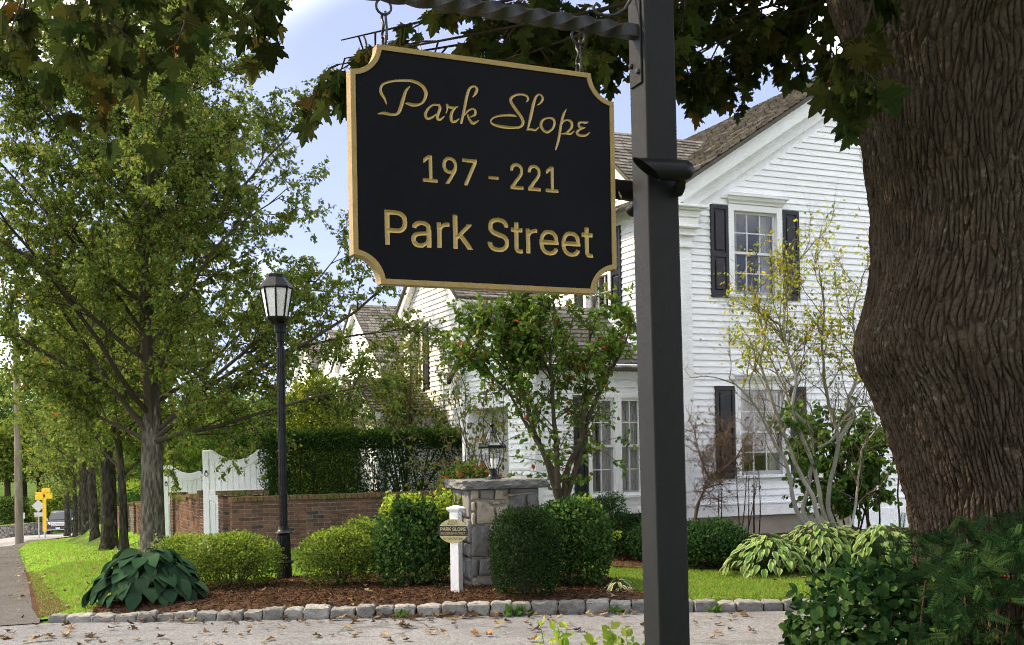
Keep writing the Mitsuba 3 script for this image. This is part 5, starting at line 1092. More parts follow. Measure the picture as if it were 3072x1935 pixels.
# ------------------------------------------------------------------ hedges behind the wall and gates
def hedge(key, lab, M, L, D, z0, z1, n, size, cols, rng, tops=None, mat='m_leaf', ragged=0.05, stems=20, thin=None):
    key = numbered(key); label(key, lab, 'hedge')
    p = rng.random((n, 3)); face = rng.random(n); e = rng.random(n) ** 2.2 * 0.35
    p[:, 1] = np.where(face < 0.55, e, p[:, 1]); p[:, 2] = np.where((face >= 0.55) & (face < 0.85), 1 - e * 0.5, p[:, 2]); p[:, 0] = np.where(face >= 0.95, e * 0.3, p[:, 0])
    q = p * [L, D, z1 - z0] + [0, 0, z0]; q += ragged * (np.stack([meshkit.fbm(q * 2.5 + k * 9, 3, k) for k in range(3)], -1) - 0.5) * 3 + rng.normal(0, 0.015, q.shape)
    if thin is not None: k = thin(q, rng); q, p = q[k], p[k]
    n = len(q)
    nn = unit(rng.standard_normal((n, 3)) * 0.8 + np.array([0, -0.7, 0.5])); ax = unit(rng.standard_normal((n, 3)) + [0, -0.4, 0.4])
    col = palette(rng, n, cols)
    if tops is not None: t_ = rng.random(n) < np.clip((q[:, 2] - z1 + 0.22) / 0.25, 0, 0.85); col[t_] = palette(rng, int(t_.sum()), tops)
    Mi = M; label(add(key + '__foliage', scatter(*LEAF2, xf(q, Mi), xf(ax, np.block([[Mi[:3, :3], np.zeros((3, 1))], [0, 0, 0, 1]])), nn, size * rng.uniform(.6, 1.25, n), color=col), mat), None, kind='stuff')
    m = MB()
    for i in range(stems):
        x = L * (i + rng.uniform(.2, .8)) / stems; b = np.array([x, D * rng.uniform(.3, .7), z0]); e_ = b + [rng.normal(0, .15), rng.normal(0, .1), (z1 - z0) * rng.uniform(.6, .9)]
        m.tube([b, (b + e_) / 2 + rng.normal(0, .04, 3), e_], [0.022, 0.016, 0.006], 5, color=bark_color(rng, 1, BRK * 0.7)[0])
        for j in range(5):
            t0 = b + (e_ - b) * rng.uniform(.3, 1); m.tube([t0, t0 + unit(rng.standard_normal(3) + [0, -.3, .5]) * .3], [.006, .002], 4, color=bark_color(rng, 1, BRK * 0.7)[0])
    add(key + '__stems', m, 'm_twig', M)
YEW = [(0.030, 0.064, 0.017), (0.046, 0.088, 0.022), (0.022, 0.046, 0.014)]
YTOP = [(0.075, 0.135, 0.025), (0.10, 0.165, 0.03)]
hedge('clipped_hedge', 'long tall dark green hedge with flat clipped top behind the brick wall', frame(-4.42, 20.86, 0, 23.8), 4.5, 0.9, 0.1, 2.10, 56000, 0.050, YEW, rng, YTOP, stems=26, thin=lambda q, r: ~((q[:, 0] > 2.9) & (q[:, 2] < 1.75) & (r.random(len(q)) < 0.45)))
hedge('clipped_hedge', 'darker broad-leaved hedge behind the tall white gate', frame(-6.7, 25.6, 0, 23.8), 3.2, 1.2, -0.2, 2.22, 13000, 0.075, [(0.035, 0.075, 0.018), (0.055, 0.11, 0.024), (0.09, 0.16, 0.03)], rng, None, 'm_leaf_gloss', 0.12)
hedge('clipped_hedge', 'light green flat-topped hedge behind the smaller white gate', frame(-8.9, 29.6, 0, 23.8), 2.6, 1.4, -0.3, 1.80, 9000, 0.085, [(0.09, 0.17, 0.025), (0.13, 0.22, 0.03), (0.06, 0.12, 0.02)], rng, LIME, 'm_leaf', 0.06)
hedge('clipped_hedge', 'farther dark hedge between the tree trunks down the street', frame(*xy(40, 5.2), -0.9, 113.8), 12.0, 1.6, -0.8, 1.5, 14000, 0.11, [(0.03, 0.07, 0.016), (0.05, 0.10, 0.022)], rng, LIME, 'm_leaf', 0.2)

# ------------------------------------------------------------------ multi-stemmed trees by the house
rng = np.random.default_rng(53)
def lift(path, y, rng, dy=0.35, z_=None):
    n = len(path); off = np.cumsum(rng.normal(0, dy / n, n)); return np.array([[x, y + o, z] for (x, z), o in zip(path, off)])
def smooth_path(p, k=4): return np.array([np.array(q) for q in catmull3(p, k)])
def catmull3(pts, k=4):
    p = np.array(pts, float); p = np.vstack([2 * p[0] - p[1], p, 2 * p[-1] - p[-2]]); out = []
    for i in range(1, len(p) - 2):
        for t_ in np.arange(k) / k:
            a, b, c, d = p[i - 1], p[i], p[i + 1], p[i + 2]; out.append(0.5 * (2 * b + (c - a) * t_ + (2 * a - 5 * b + 4 * c - d) * t_ ** 2 + (3 * b - a - 3 * c + d) * t_ ** 3))
    return out + [p[-2]]
MID = [(0.105, 0.185, 0.032), (0.14, 0.22, 0.038), (0.08, 0.145, 0.028), (0.20, 0.26, 0.04), (0.20, 0.13, 0.03), (0.28, 0.06, 0.03)]
KT = 'leafy_tree'
label(KT, 'multi-stemmed small tree with broad green leaves and red fruit under the sign, before the house', 'tree')
STM = {'a': [(0.70, 0.2), (0.662, 0.872), (0.572, 1.254), (0.481, 1.564), (0.314, 1.963), (0.201, 2.399), (0.038, 2.739), (-0.151, 2.935), (-0.531, 3.279)], 'b': [(0.71, 0.2), (0.681, 0.871), (0.644, 1.234), (0.639, 1.764), (0.607, 2.151), (0.593, 2.729), (0.574, 3.067), (0.686, 3.5)],
 'c': [(0.74, 0.2), (0.729, 0.871), (0.811, 1.424), (0.986, 1.758), (1.041, 2.143), (1.087, 2.576), (1.127, 2.961), (1.161, 3.6)], 'd': [(0.75, 0.2), (0.753, 0.87), (0.932, 1.422), (1.087, 2.046), (1.287, 2.476), (1.462, 2.811), (1.636, 3.097), (1.788, 3.528)],
 'e': [(0.63, 1.1), (0.616, 1.331), (0.406, 1.72), (0.172, 2.11), (-0.061, 2.548), (-0.442, 2.844), (-0.75, 3.2)], 'f': [(0.36, 1.8), (0.314, 1.963), (0.133, 2.641), (-0.051, 3.126), (-0.14, 3.6)], 'g': [(0.59, 2.6), (0.597, 2.729), (0.336, 3.216), (0.198, 3.7)]}
w = Woody(rng, np.array([0.085, 0.070, 0.050]))
for k, p in STM.items():
    q = smooth_path(lift(p, 16.6, rng, 0.5)); big = k in 'abcd'
    w.stem(q, 0.052 if big else 0.03, 0.008, 8, 0.8)
    for t_ in np.linspace(0.38, 1.0, 15):
        p0, d = along(q, t_); s = wander(rng, p0, d * 0.6 + 0.8 * rng.standard_normal(3) * [1, 1, 0.6] + [0, 0, 0.35], 0.95 * (1.1 - 0.35 * t_) * rng.uniform(.5, 1.1), 6, 0.16, 0.06)
        w.stem(s, 0.012, 0.003, 4); hi = s[:, 2].mean() > 2.55
        w.twigs(s, 0.32, 9, 8.8 if hi else 2.4, 0.004, 0.2, 0.9, 0.15); w.leafy(s, 6 if hi else 1.8)
for i in range(14):      # lower wisps
    t_ = rng.uniform(0.2, 0.42); q = smooth_path(lift(STM['abcd'[i % 4]], 16.6, rng, 0.3)); p0, d = along(q, t_); s = wander(rng, p0, [rng.choice([-1, 1]) * rng.uniform(.4, 1), rng.normal(0, .6), 0.25], rng.uniform(.5, 1.0), 6, 0.15, -0.03); w.stem(s, 0.007, 0.002, 4); w.twigs(s, 0.2, 6, 4, 0.003)
add(KT + '__branches', w.m, 'm_twig', smooth=False)
w.leaves(KT + '__crown', LEAF4, 0.092, MID, [5, 5, 4, 2, 0.9, 0.25], keep=lambda P: (P[:, 2] < 4.05) & (P[:, 0] > -0.95) & (P[:, 0] < 2.0))
print('leafy', len(w.P))
KS = 'sapling_tree'
label(KS, 'thin multi-stemmed tree with fine yellowing foliage behind the hedge, left of the leafy one', 'tree')
w = Woody(rng, np.array([0.10, 0.085, 0.062]))
for i in range(11):
    a = rng.uniform(0, 2 * np.pi); tx_ = -2.3 + (-1.45 + 2.9 * i / 10) + rng.normal(0, .1)
    q = wander(rng, [-2.15 + rng.normal(0, .06), 23.4 + rng.normal(0, .1), 0.3], [(tx_ + 2.15) * 0.55, rng.normal(0, .3), 1.7], rng.uniform(2.9, 3.6), 10, 0.06, 0.02); w.stem(q, 0.032, 0.006, 6)
    for t_ in np.linspace(0.4, 1, 10):
        p0, d = along(q, t_); s = wander(rng, p0, d * 0.8 + 0.7 * rng.standard_normal(3) + [0, 0, 0.2], 0.75 * rng.uniform(.5, 1.1), 5, 0.15, 0.03); w.stem(s, 0.008, 0.002, 4); w.twigs(s, 0.32, 8, 7.5, 0.003, 0.2, 0.9, 0.1); w.leafy(s, 6)
add(KS + '__branches', w.m, 'm_twig')
w.leaves(KS + '__crown', LEAF2, 0.085, [(0.17, 0.23, 0.045), (0.22, 0.27, 0.055), (0.27, 0.27, 0.08), (0.24, 0.19, 0.09), (0.12, 0.19, 0.04)], [4, 4, 2, 2, 3], keep=lambda P: (P[:, 2] > 1.9) & (P[:, 2] < 4.2))
KYS = 'yellow_shrub'
mound(KYS, 'bright yellow-green bush behind the hedge near the lamp post', 'shrub', (-4.3, 25.4), (0.9, 0.8), 3.3, 7000, 0.10, [(0.22, 0.27, 0.03), (0.28, 0.32, 0.04), (0.16, 0.22, 0.03)], rng=rng, lump=0.4, stems=10)

AS = 'autumn_shrub'
label(AS, 'tall loose shrub with bronze and green leaves behind the hedge end, left of the lantern', 'shrub')
w = Woody(rng, np.array([0.09, 0.07, 0.05]))
for i in range(10):
    q = wander(rng, [-0.62 + rng.normal(0, .2), 17.9 + rng.normal(0, .15), .2], [rng.normal(-.05, .2), rng.normal(0, .12), 1], rng.uniform(1.9, 3.1), 9, .07, .03); w.stem(q, .017, .004, 6)
    for t_ in np.linspace(.3, 1, 10):
        p0, d = along(q, t_); s = wander(rng, p0, d * .5 + rng.standard_normal(3) * [.8, .8, .5] + [0, 0, .15], rng.uniform(.25, .6), 6, .2); w.stem(s, .006, .002, 4); w.twigs(s, .2, 4, 2.6, .003); w.leafy(s, 2)
add(AS + '__stems', w.m, 'm_twig')
w.leaves(AS + '__foliage', LEAF4, .075, [(.13, .16, .035), (.18, .17, .045), (.22, .12, .045), (.10, .16, .03), (.28, .18, .06)], [4, 3, 1.6, 4, 1], droop=.7, keep=lambda P: P[:, 2] < 3.1)
mound('round_shrub', 'low bronze-red and green shrub just behind the stone pier', 'shrub', (-0.55, 14.9), (0.5, 0.4), 1.38, 3800, 0.07, [(.06, .11, .025), (.09, .14, .03), (.20, .06, .03), (.05, .09, .02)], LEAF4, rng=rng, group=G_, lump=.4, open_=.4, stems=9)

BS = 'bare_shrub'
label(BS, 'tall grey-barked shrub nearly bare, a few yellow leaves at its top, before the gable wall', 'shrub')
BP_ = {'s1': [(3.996, 0.528), (3.845, 0.834), (3.768, 1.211), (3.689, 1.526), (3.547, 1.759), (3.344, 2.118), (3.16, 2.351), (2.934, 2.585)], 's2': [(4.09, 0.537), (4.011, 0.789), (4.101, 1.143), (4.162, 1.623), (4.114, 1.895), (3.889, 2.192), (3.79, 2.507), (3.6, 3.0)], 's2b': [(4.162, 1.633), (4.3, 1.746), (4.387, 1.953), (4.599, 2.159), (4.895, 2.3)],
 's3': [(4.174, 0.535), (4.087, 0.934), (3.976, 1.187), (3.835, 1.482), (3.716, 1.86), (3.576, 2.218), (3.457, 2.597), (3.42, 2.848), (3.466, 3.119), (3.389, 3.455), (3.3, 3.9)], 's4': [(4.3, 0.554), (4.201, 0.911), (4.165, 1.246), (4.026, 1.646), (3.886, 2.025), (3.849, 2.255), (3.917, 2.568), (3.799, 2.988), (3.721, 3.324), (3.75, 3.9)],
 's5': [(4.341, 0.553), (4.285, 0.93), (4.377, 1.41), (4.446, 1.743), (4.388, 2.016), (4.31, 2.352), (4.274, 2.666), (4.26, 3.063), (4.309, 3.502), (4.25, 4.1)], 's6': [(4.507, 0.467), (4.678, 0.673), (4.769, 1.089), (4.82, 1.59), (5.076, 1.92)], 's7': [(4.446, 1.722), (4.619, 2.054), (4.602, 2.284), (4.732, 2.553), (4.779, 2.866), (4.705, 3.39), (4.8, 3.9)], 's8': [(3.716, 1.86), (3.785, 2.194), (3.835, 2.674), (3.716, 3.031), (3.681, 3.45), (3.85, 4.1)]}
w = Woody(rng, np.array([0.27, 0.265, 0.22]))
w2 = Woody(rng, np.array([0.13, 0.11, 0.075]))
for k, p in BP_.items():
    q = smooth_path(lift(p, 15.6, rng, 0.5), 5); q = q + 0.012 * (np.stack([meshkit.noise(q * 5 + j * 7, j) for j in range(3)], -1) - 0.5) * 2
    thick = 0.034 if len(p) > 6 else 0.022; w.stem(q, thick, 0.007, 8, 0.7)
    for t_ in np.linspace(0.3, 1.0, 16):
        p0, d = along(q, t_); s = wander(rng, p0, d * 0.8 + 0.75 * rng.standard_normal(3) * [1, 1, .6] + [0, 0, 0.4], rng.uniform(.35, 1.0), 8, 0.22, 0.05); w2.stem(s, 0.0085, 0.0025, 4)
        hi = s[-1][2] > 2.75; w2.twigs(s, 0.34, 10 if hi else 7, 2.3 if hi else 0.12, 0.003, 0.2, 0.7, 0.25, 0.25)
        if hi: w2.twigs(s, 0.45, 6, 2.6, 0.003, 0.5, 0.4, 0.5, 0.12)
add(BS + '__stems', w.m, 'm_twig', smooth=True); add(BS + '__twigs', w2.m, 'm_twig')
w2.leaves(BS + '__leaves', LEAF2, 0.066, [(0.34, 0.36, 0.03), (0.44, 0.40, 0.04), (0.24, 0.30, 0.03), (0.40, 0.24, 0.03), (0.16, 0.20, 0.03)], [5, 4, 4, 0.6, 2], keep=lambda P: P[:, 2] > 2.5)
VB = 'broadleaf_shrub'
label(VB, 'upright shrub with heart-shaped green leaves between the bare shrub and the big trunk', 'shrub')
w = Woody(rng, np.array([0.05, 0.04, 0.03]))
for i in range(16):
    q = wander(rng, [4.95 + rng.normal(0, .25), 16.7 + rng.normal(0, .2), 0.15], [rng.uniform(-.45, .4), rng.normal(0, .2), 1], rng.uniform(1.3, 2.2), 8, 0.07, 0.03); w.stem(q, 0.017, 0.005, 6)
    for t_ in np.linspace(0.35, 1, 8):
        p0, d = along(q, t_); s = wander(rng, p0, d * .5 + rng.standard_normal(3) * [.8, .8, .4] + [0, 0, .2], rng.uniform(.2, .5), 5, .15); w.stem(s, .006, .002, 4); w.twigs(s, .18, 6, 7.0, .003); w.leafy(s, 5)
add(VB + '__stems', w.m, 'm_twig')
w.leaves(VB + '__foliage', ROUND, 0.082, [(0.075, 0.155, 0.03), (0.10, 0.185, 0.036), (0.13, 0.21, 0.04), (0.05, 0.11, 0.024)], mat='m_leaf', droop=0.8, keep=lambda P: P[:, 2] < 2.35)
HB = 'withered_shrub'
label(HB, 'withered brown twiggy shrub beside the lower black shutter, right of the sign post', 'shrub')
w = Woody(rng, np.array([0.17, 0.115, 0.075]))
for pth in ([(2.74, 0.5), (2.80, 0.75), (2.873, 0.977), (3.0, 1.15), (3.1, 1.28)], [(2.72, 0.5), (2.78, 0.8), (2.9, 1.05), (2.85, 1.4)], [(3.1, 1.28), (3.25, 1.5), (3.3, 1.9)], [(3.0, 1.15), (2.85, 1.5), (2.75, 2.0)], [(3.1, 1.28), (3.4, 1.55), (3.6, 1.9)]):
    q = smooth_path(lift(pth, 17.3, rng, .2)); w.stem(q, .020, .006, 6)
    for t_ in np.linspace(.35, 1, 13):
        p0, d = along(q, t_); s = wander(rng, p0, d * .5 + rng.standard_normal(3) + [.1, 0, .35], rng.uniform(.3, .75), 7, .3, 0.02); w.stem(s, .007, .002, 4); w.twigs(s, .28, 13, .6, .0034, .1, .9, .05, .35)
add(HB + '__twigs', w.m, 'm_twig')
w.leaves(HB + '__leaves', LEAF2, .05, [(.16, .09, .045), (.10, .13, .03), (.22, .14, .08)], mat='m_leaf')
ST = 'stake_plant'
label(ST, 'cluster of thin dark upright stems below the lower window sill', 'shrub')
w = Woody(rng, np.array([0.07, 0.048, 0.035]))
for i in range(9):
    x = 3.38 + .05 * i + rng.normal(0, .02) if i < 7 else 2.93 + .02 * i; q = wander(rng, [x, 17.2, .2], [rng.normal(0, .06), 0, 1], rng.uniform(.9, 1.35) if i < 7 else 1.25, 7, .03, .05); w.stem(q, .012, .005, 5)
    if i > 6: continue
    w.twigs(q, .2, 4, .3, .003, .6)
add(ST + '__stems', w.m, 'm_twig')
w.leaves(ST + '__leaves', LEAF2, .06, [(.12, .15, .03), (.2, .15, .06)])
# climbing leaves at the post side of the house corner
# ------------------------------------------------------------------ hostas: every large leaf a part
def hosta_leaf(nu=5, nv=7, wid=0.36, cup=0.10, droop=0.45, rib=0.02):
    """blade from its base (0,0) along +y; ribbed, heart-shaped, tip turned down"""
    s = np.linspace(0, 1, nv); wv_ = wid * np.sin(np.pi * np.clip(s * 0.94 + 0.06, 0, 1) ** 0.72) ** 0.85; wv_[-1] = 0.0; wv_[0] = wid * 0.32
    u = np.linspace(-1, 1, nu); v = []
    for sk, wk in zip(s, wv_):
        for uk in u: v.append([uk * wk, sk - 0.10 * (1 - sk) * abs(uk), cup * abs(uk) ** 1.3 * (wk / wid) - droop * sk ** 2.2 * 0.5 + rib * math.cos(uk * 9)])
    i, j = np.meshgrid(np.arange(nv - 1), np.arange(nu - 1), indexing='ij'); q = np.stack([i * nu + j, i * nu + j + 1, (i + 1) * nu + j + 1, (i + 1) * nu + j], -1).reshape(-1, 4)
    return np.array(v), np.vstack([q[:, [0, 1, 2]], q[:, [0, 2, 3]]]), np.tile(np.abs(u), nv), np.repeat(s, nu)
def big_leaf(key, tv, tf, p, ax, nrm, size, col, mat, col_edge=None, eu=None, ev=None):
    m = scatter(tv, tf, [p], ax, nrm, size); v, f, _, _ = m.arrays()
    c = np.tile(np.asarray(col, float), (len(v), 1))
    if col_edge is not None:
        e = np.clip((eu - 0.45) / 0.4, 0, 1)[:, None] if ev is None else np.clip(np.maximum((eu - 0.45) / 0.4, (ev - 0.9) / 0.1), 0, 1)[:, None]; c = c * (1 - e) + np.asarray(col_edge) * e
    return add(key, (v, f), mat, smooth=True, color=c)
rng = np.random.default_rng(61)
scene['m_hosta'] = {'type': 'principledthin', 'base_color': VC, 'roughness': 0.42, 'diff_trans': 0.35, 'eta': 1.5}
def hosta(key, lab, c, rx, ry, h, n, size, cols, edge=None, wid=0.36, group=None, mat='m_hosta', flat=0.0, tall=None):
    key = numbered(key); label(key, lab, 'hosta', group); z0 = float(gz(c[0], c[1])) + 0.02; stalks = MB()
    tv, tf, eu, ev = hosta_leaf(9 if edge is not None else 5, 7, wid)
    for i in range(n):
        lay = (i + 0.5) / n; a = i * 2.39996 + rng.normal(0, .15); q = math.sqrt(lay) * 0.96
        # dome: outer leaves low and steep, inner ones high
        x, y = c[0] + rx * q * math.cos(a) * 0.86, c[1] + ry * q * math.sin(a) * 0.86; z = z0 + h * (1 - 0.80 * q ** 2.2) * rng.uniform(0.86, 1.05) - .05
        out = np.array([math.cos(a) * rx, math.sin(a) * ry, 0]); out = unit(out)
        pitch = -0.15 - 1.0 * q ** 1.5 + rng.normal(0, .14)
        ax = unit(out + [0, 0, pitch] + rng.normal(0, .22, 3)); nn = unit(np.array([0, 0, 1.0]) + out * (0.35 + 0.6 * q) + rng.normal(0, .18, 3))
        s = size * rng.uniform(.72, 1.15); col = palette(rng, 1, cols)[0]
        e = None if edge is None else palette(rng, 1, edge, None, 0.1)[0]
        big_leaf(key + '__leaf', tv, tf, np.array([x, y, z]), ax, nn, s, col, mat, e, eu, ev)
        b = np.array([c[0] + out[0] * .06, c[1] + out[1] * .06, z0 - .02]); pm = (b + [x, y, z]) / 2 + [0, 0, .06]; stalks.tube([b, pm, [x, y, z]], [.006, .005, .004], 4, color=(0.06, 0.10, 0.04))
    label(add(key + '__stalks', stalks, 'm_twig'), None, kind='stuff')
BLUE = [(0.028, 0.060, 0.031), (0.040, 0.078, 0.038), (0.022, 0.046, 0.025)]
hosta('hosta', 'large dark blue-green hosta with broad ribbed leaves at the kerb corner', (-3.95, 12.38), 0.70, 0.62, 0.60, 150, 0.215, BLUE, wid=0.43)
VARI, EDGE = [(0.10, 0.185, 0.038), (0.135, 0.22, 0.05), (0.08, 0.15, 0.032)], [(0.30, 0.39, 0.15), (0.24, 0.33, 0.11), (0.38, 0.44, 0.22)]
hosta('hosta', 'pale-edged green hosta clump nearest the dark shrub beside the lawn', (3.05, 13.75), 0.66, 0.55, 0.50, 200, 0.125, VARI, EDGE, .30, 'pale-edged hostas in front of the house')
hosta('hosta', 'pale-edged green hosta clump in the middle, at the foot of the bare shrub', (3.75, 13.95), 0.90, 0.6, 0.62, 290, 0.128, VARI, EDGE, .28, 'pale-edged hostas in front of the house')
hosta('hosta', 'pale-edged green hosta clump nearest the big trunk', (4.42, 13.75), 0.85, 0.58, 0.60, 260, 0.125, VARI, EDGE, .28, 'pale-edged hostas in front of the house')
hosta('hosta', 'small striped hosta with narrow cream leaves at the edge of the mulch', (1.12, 12.35), 0.20, 0.17, 0.17, 24, 0.14, [(0.13, 0.20, 0.05)], [(0.62, 0.62, 0.40)], .16)
# flower stalks of the big hosta
m = MB(); P = []
for i in range(9):
    b = np.array([-3.85 + rng.normal(0, .3), 12.7 + rng.normal(0, .25), .5]); q = wander(rng, b, [rng.normal(0, .35) - .15, rng.normal(0, .2), 1], rng.uniform(.22, .36), 6, .08); m.tube(q, np.linspace(.004, .002, 7), 4, color=(.16, .2, .06))
    for t_ in np.linspace(.45, 1, 16): p, d = along(q, t_); P.append(p + rng.normal(0, .01, 3))
P = np.array(P); k = len(P)
add('hosta__flower_stalks', m, 'm_twig'); label(add('hosta__seed_pods', scatter(*LEAF4, P, unit(rng.standard_normal((k, 3)) + [0, 0, -.4]), rdir(rng, k), .032, color=palette(rng, k, [(.22, .28, .09), (.30, .33, .13)])), 'm_leaf'), 'pale green seed pods on thin stalks', kind='stuff')
# ------------------------------------------------------------------ the big maple at right: trunk, limbs over the frame, hanging leaves
rng = np.random.default_rng(71)
MK = 'maple_tree'
label(MK, 'huge old maple with deeply furrowed brown trunk at the right edge, leafy boughs overhead', 'tree')
scene['m_maple_bark'] = {'type': 'bumpmap', 'arbitrary': proc(lambda p, n, q: fbm(p.x * 55, p.y * 55, p.z * 16, 3), 2e-3), 'scale': 0.02,
    'bsdf': tw({'type': 'diffuse', 'reflectance': proc(lambda p, n, q: mix((0.041, 0.030, 0.021), (0.090, 0.070, 0.050), fbm(p.x * 9, p.y * 9, p.z * 3, 4)) * (0.75 + 0.5 * noise(p.x * 150, p.y * 150, p.z * 60)) + mi.Color3f(0.05, 0.055, 0.042) * smoothstep(0.62, 0.70, fbm(p.x * 34, p.y * 34, p.z * 24 + 4, 4)) * smoothstep(0.45, 0.6, fbm(p.x * 4, p.y * 4, p.z * 2, 2)))})}
PZ = [-0.1, 0.3, 0.865, 1.078, 1.217, 1.368, 1.537, 1.705, 1.828, 1.965, 2.104, 2.227, 2.346, 2.484, 2.678, 2.859, 3.101, 3.282, 3.525, 3.802, 4.008, 4.165, 4.276, 4.372, 4.7, 5.2]
PXL = [2.30, 2.42, 2.469, 2.465, 2.445, 2.425, 2.375, 2.323, 2.281, 2.244, 2.179, 2.15, 2.159, 2.2, 2.247, 2.262, 2.261, 2.234, 2.215, 2.189, 2.144, 2.122, 2.10, 2.06, 2.0, 1.9]
RZ, RR = [-0.1, 0.3, 1.0, 1.6, 2.2, 2.5, 2.9, 3.4, 4.0, 4.4, 5.2], [0.74, 0.60, 0.54, 0.57, 0.66, 0.63, 0.60, 0.64, 0.74, 0.90, 1.3]
nz_, na = 620, 640
zz = np.concatenate([np.linspace(-0.1, 0.75, 30)[:-1], np.linspace(0.75, 4.55, nz_ - 39), np.linspace(4.55, 4.95, 11)[1:]]); nz_ = len(zz)
g = np.concatenate([np.linspace(-np.pi - .35, .05, 581)[:-1], np.linspace(.05, np.pi - .35, 61)[:-1]])
R = np.interp(zz, RZ, RR); XL = np.interp(zz, PZ, PXL); k = np.ones(9) / 9; XL = np.convolve(np.pad(XL, 4, 'edge'), k, 'valid'); R = np.convolve(np.pad(R, 12, 'edge'), np.ones(25) / 25, 'valid')
XC = XL + R * 1.0 + 0.02
G, Z = np.meshgrid(g, zz)
rad = R[:, None] * (1 + 0.05 * (meshkit.fbm(np.stack([np.cos(G) * 2, np.sin(G) * 2, Z * 0.9], -1), 3, 2) - 0.5))
# burl on the left at 2.2 m, and a lump of swirled bark above it
for a0, z0, sa, sz, hgt in ((math.pi + 0.35, 2.2, 0.5, 0.22, 0.045), (math.pi + 0.75, 2.55, 0.35, 0.22, 0.04), (-1.75, 3.0, 0.4, 0.5, 0.03)):
    da = np.angle(np.exp(1j * (G - a0))); rad += hgt * np.exp(-(da / sa) ** 2 - ((Z - z0) / sz) ** 2)
S = G * 0.62
wx = S + 0.055 * (meshkit.fbm(np.stack([np.cos(G) * 3, np.sin(G) * 3, Z * 1.3], -1), 3, 7) - 0.5) + 0.03 * (meshkit.fbm(np.stack([np.cos(G) * 9, np.sin(G) * 9, Z * 4], -1), 3, 9) - 0.5)
# the grain swirls round the knot and the burl
for a0, z0, s_ in ((-1.86, 4.22, 0.22), (math.pi + 0.5, 2.35, 0.3)):
    da = np.angle(np.exp(1j * (G - a0))) * 0.62; d2 = (da ** 2 + ((Z - z0) * 0.75) ** 2) / s_ ** 2; wx = wx + 0.07 * np.sign(da) * np.exp(-d2) * (1 - np.exp(-3 * np.abs(da) / s_))
# broken plates of bark: cracks along the borders of long, staggered cells
from scipy.spatial import cKDTree
def cracks(u, z, cw, ch, seed, jit=0.85):
    r_ = np.random.default_rng(seed); nu, nv = int(round(2 * np.pi * 0.62 / cw)), int(6.4 / ch)
    iu, iv = np.meshgrid(np.arange(nu), np.arange(nv)); cu = (iu + 0.5 * (iv % 2) + jit * (r_.random(iu.shape) - .5)) / nu * nu; cv = iv + jit * (r_.random(iu.shape) - .5)
    pts = np.column_stack([cu.ravel(), cv.ravel()]); pts = np.vstack([pts, pts + [nu, 0], pts - [nu, 0]])
    q = np.column_stack([(np.mod(u, 2 * np.pi * 0.62) / cw * (nu * cw / (2 * np.pi * 0.62))).ravel(), ((z + 0.7) / ch).ravel()])
    d, idx = cKDTree(pts).query(q, k=2); r = r_.random(len(pts) // 3)[idx[:, 0] % (len(pts) // 3)]
    return (d[:, 1] - d[:, 0]).reshape(u.shape), r.reshape(u.shape)
zw = Z + 0.035 * (meshkit.fbm(np.stack([np.cos(G) * 9, np.sin(G) * 9, Z * 3], -1), 3, 21) - 0.5)
f1, h1 = cracks(wx, zw, 0.029, 0.24, 3, 0.98); f2, h2 = cracks(wx + 0.5 * (zw - Z), zw, 0.029, 0.065, 4, 1.0)
plate = np.clip((f1 - .03) / 0.26, 0, 1) ** 0.7; fine_ = np.clip(f2 / 0.16, 0, 1)
rad = rad + 0.023 * plate + 0.008 * fine_ * plate + 0.013 * (h1 - .5) * plate - 0.012 + 0.012 * (meshkit.fbm(np.stack([np.cos(G) * 40, np.sin(G) * 40, Z * 22], -1), 3, 12) - 0.5)
da = np.angle(np.exp(1j * (G + 1.86))) * 0.62; rr = np.sqrt((da / 0.085) ** 2 + ((Z - 4.22) / 0.13) ** 2); rad += 0.022 * np.exp(-((rr - 1) / 0.28) ** 2) - 0.03 * np.exp(-(rr / 0.55) ** 2)
v = np.stack([XC[:, None] + rad * np.cos(G), 7.0 + 0.02 * Z + rad * np.sin(G) * 1.0, Z], -1).reshape(-1, 3)
i, j = np.meshgrid(np.arange(nz_ - 1), np.arange(na), indexing='ij'); j2 = (j + 1) % na
q = np.stack([i * na + j, i * na + j2, (i + 1) * na + j2, (i + 1) * na + j], -1).reshape(-1, 4)
add(MK + '__trunk', (v, np.vstack([q[:, [0, 1, 2]], q[:, [0, 2, 3]]])), 'm_maple_bark', smooth=True)

MB_BARK = np.array([0.05, 0.04, 0.03])
# a five-lobed leaf, toothed; stalk at the origin, tip at y = 1
half = [(0.0, 0.0), (0.10, -0.02), (0.30, -0.10), (0.27, 0.04), (0.46, 0.10), (0.36, 0.17), (0.60, 0.34), (0.66, 0.50), (0.48, 0.44), (0.43, 0.54), (0.22, 0.44), (0.25, 0.62), (0.31, 0.74), (0.16, 0.72), (0.11, 0.86), (0.0, 1.0)]
out_ = half + [(-x, y) for x, y in half[-2:0:-1]]
mv = np.array([(0, 0.30)] + out_, float); 
MLF = np.column_stack([mv, 0.10 * np.abs(mv[:, 0]) - 0.22 * (mv[:, 1] - 0.2) ** 2 * (mv[:, 1] > 0.2) - 0.10 * mv[:, 0] ** 2]); MLF[0, 2] -= 0.02
no = len(out_); MLT = np.array([[0, 1 + i, 1 + (i + 1) % no] for i in range(no)])
MCOL = [(0.030, 0.042, 0.011), (0.042, 0.054, 0.013), (0.056, 0.055, 0.014), (0.022, 0.034, 0.010), (0.085, 0.055, 0.015), (0.18, 0.085, 0.02)]
MWT = [5, 5, 3, 5, 0.35, 0.10]
leafP, leafA, leafN, leafS = [], [], [], []
wood = MB()
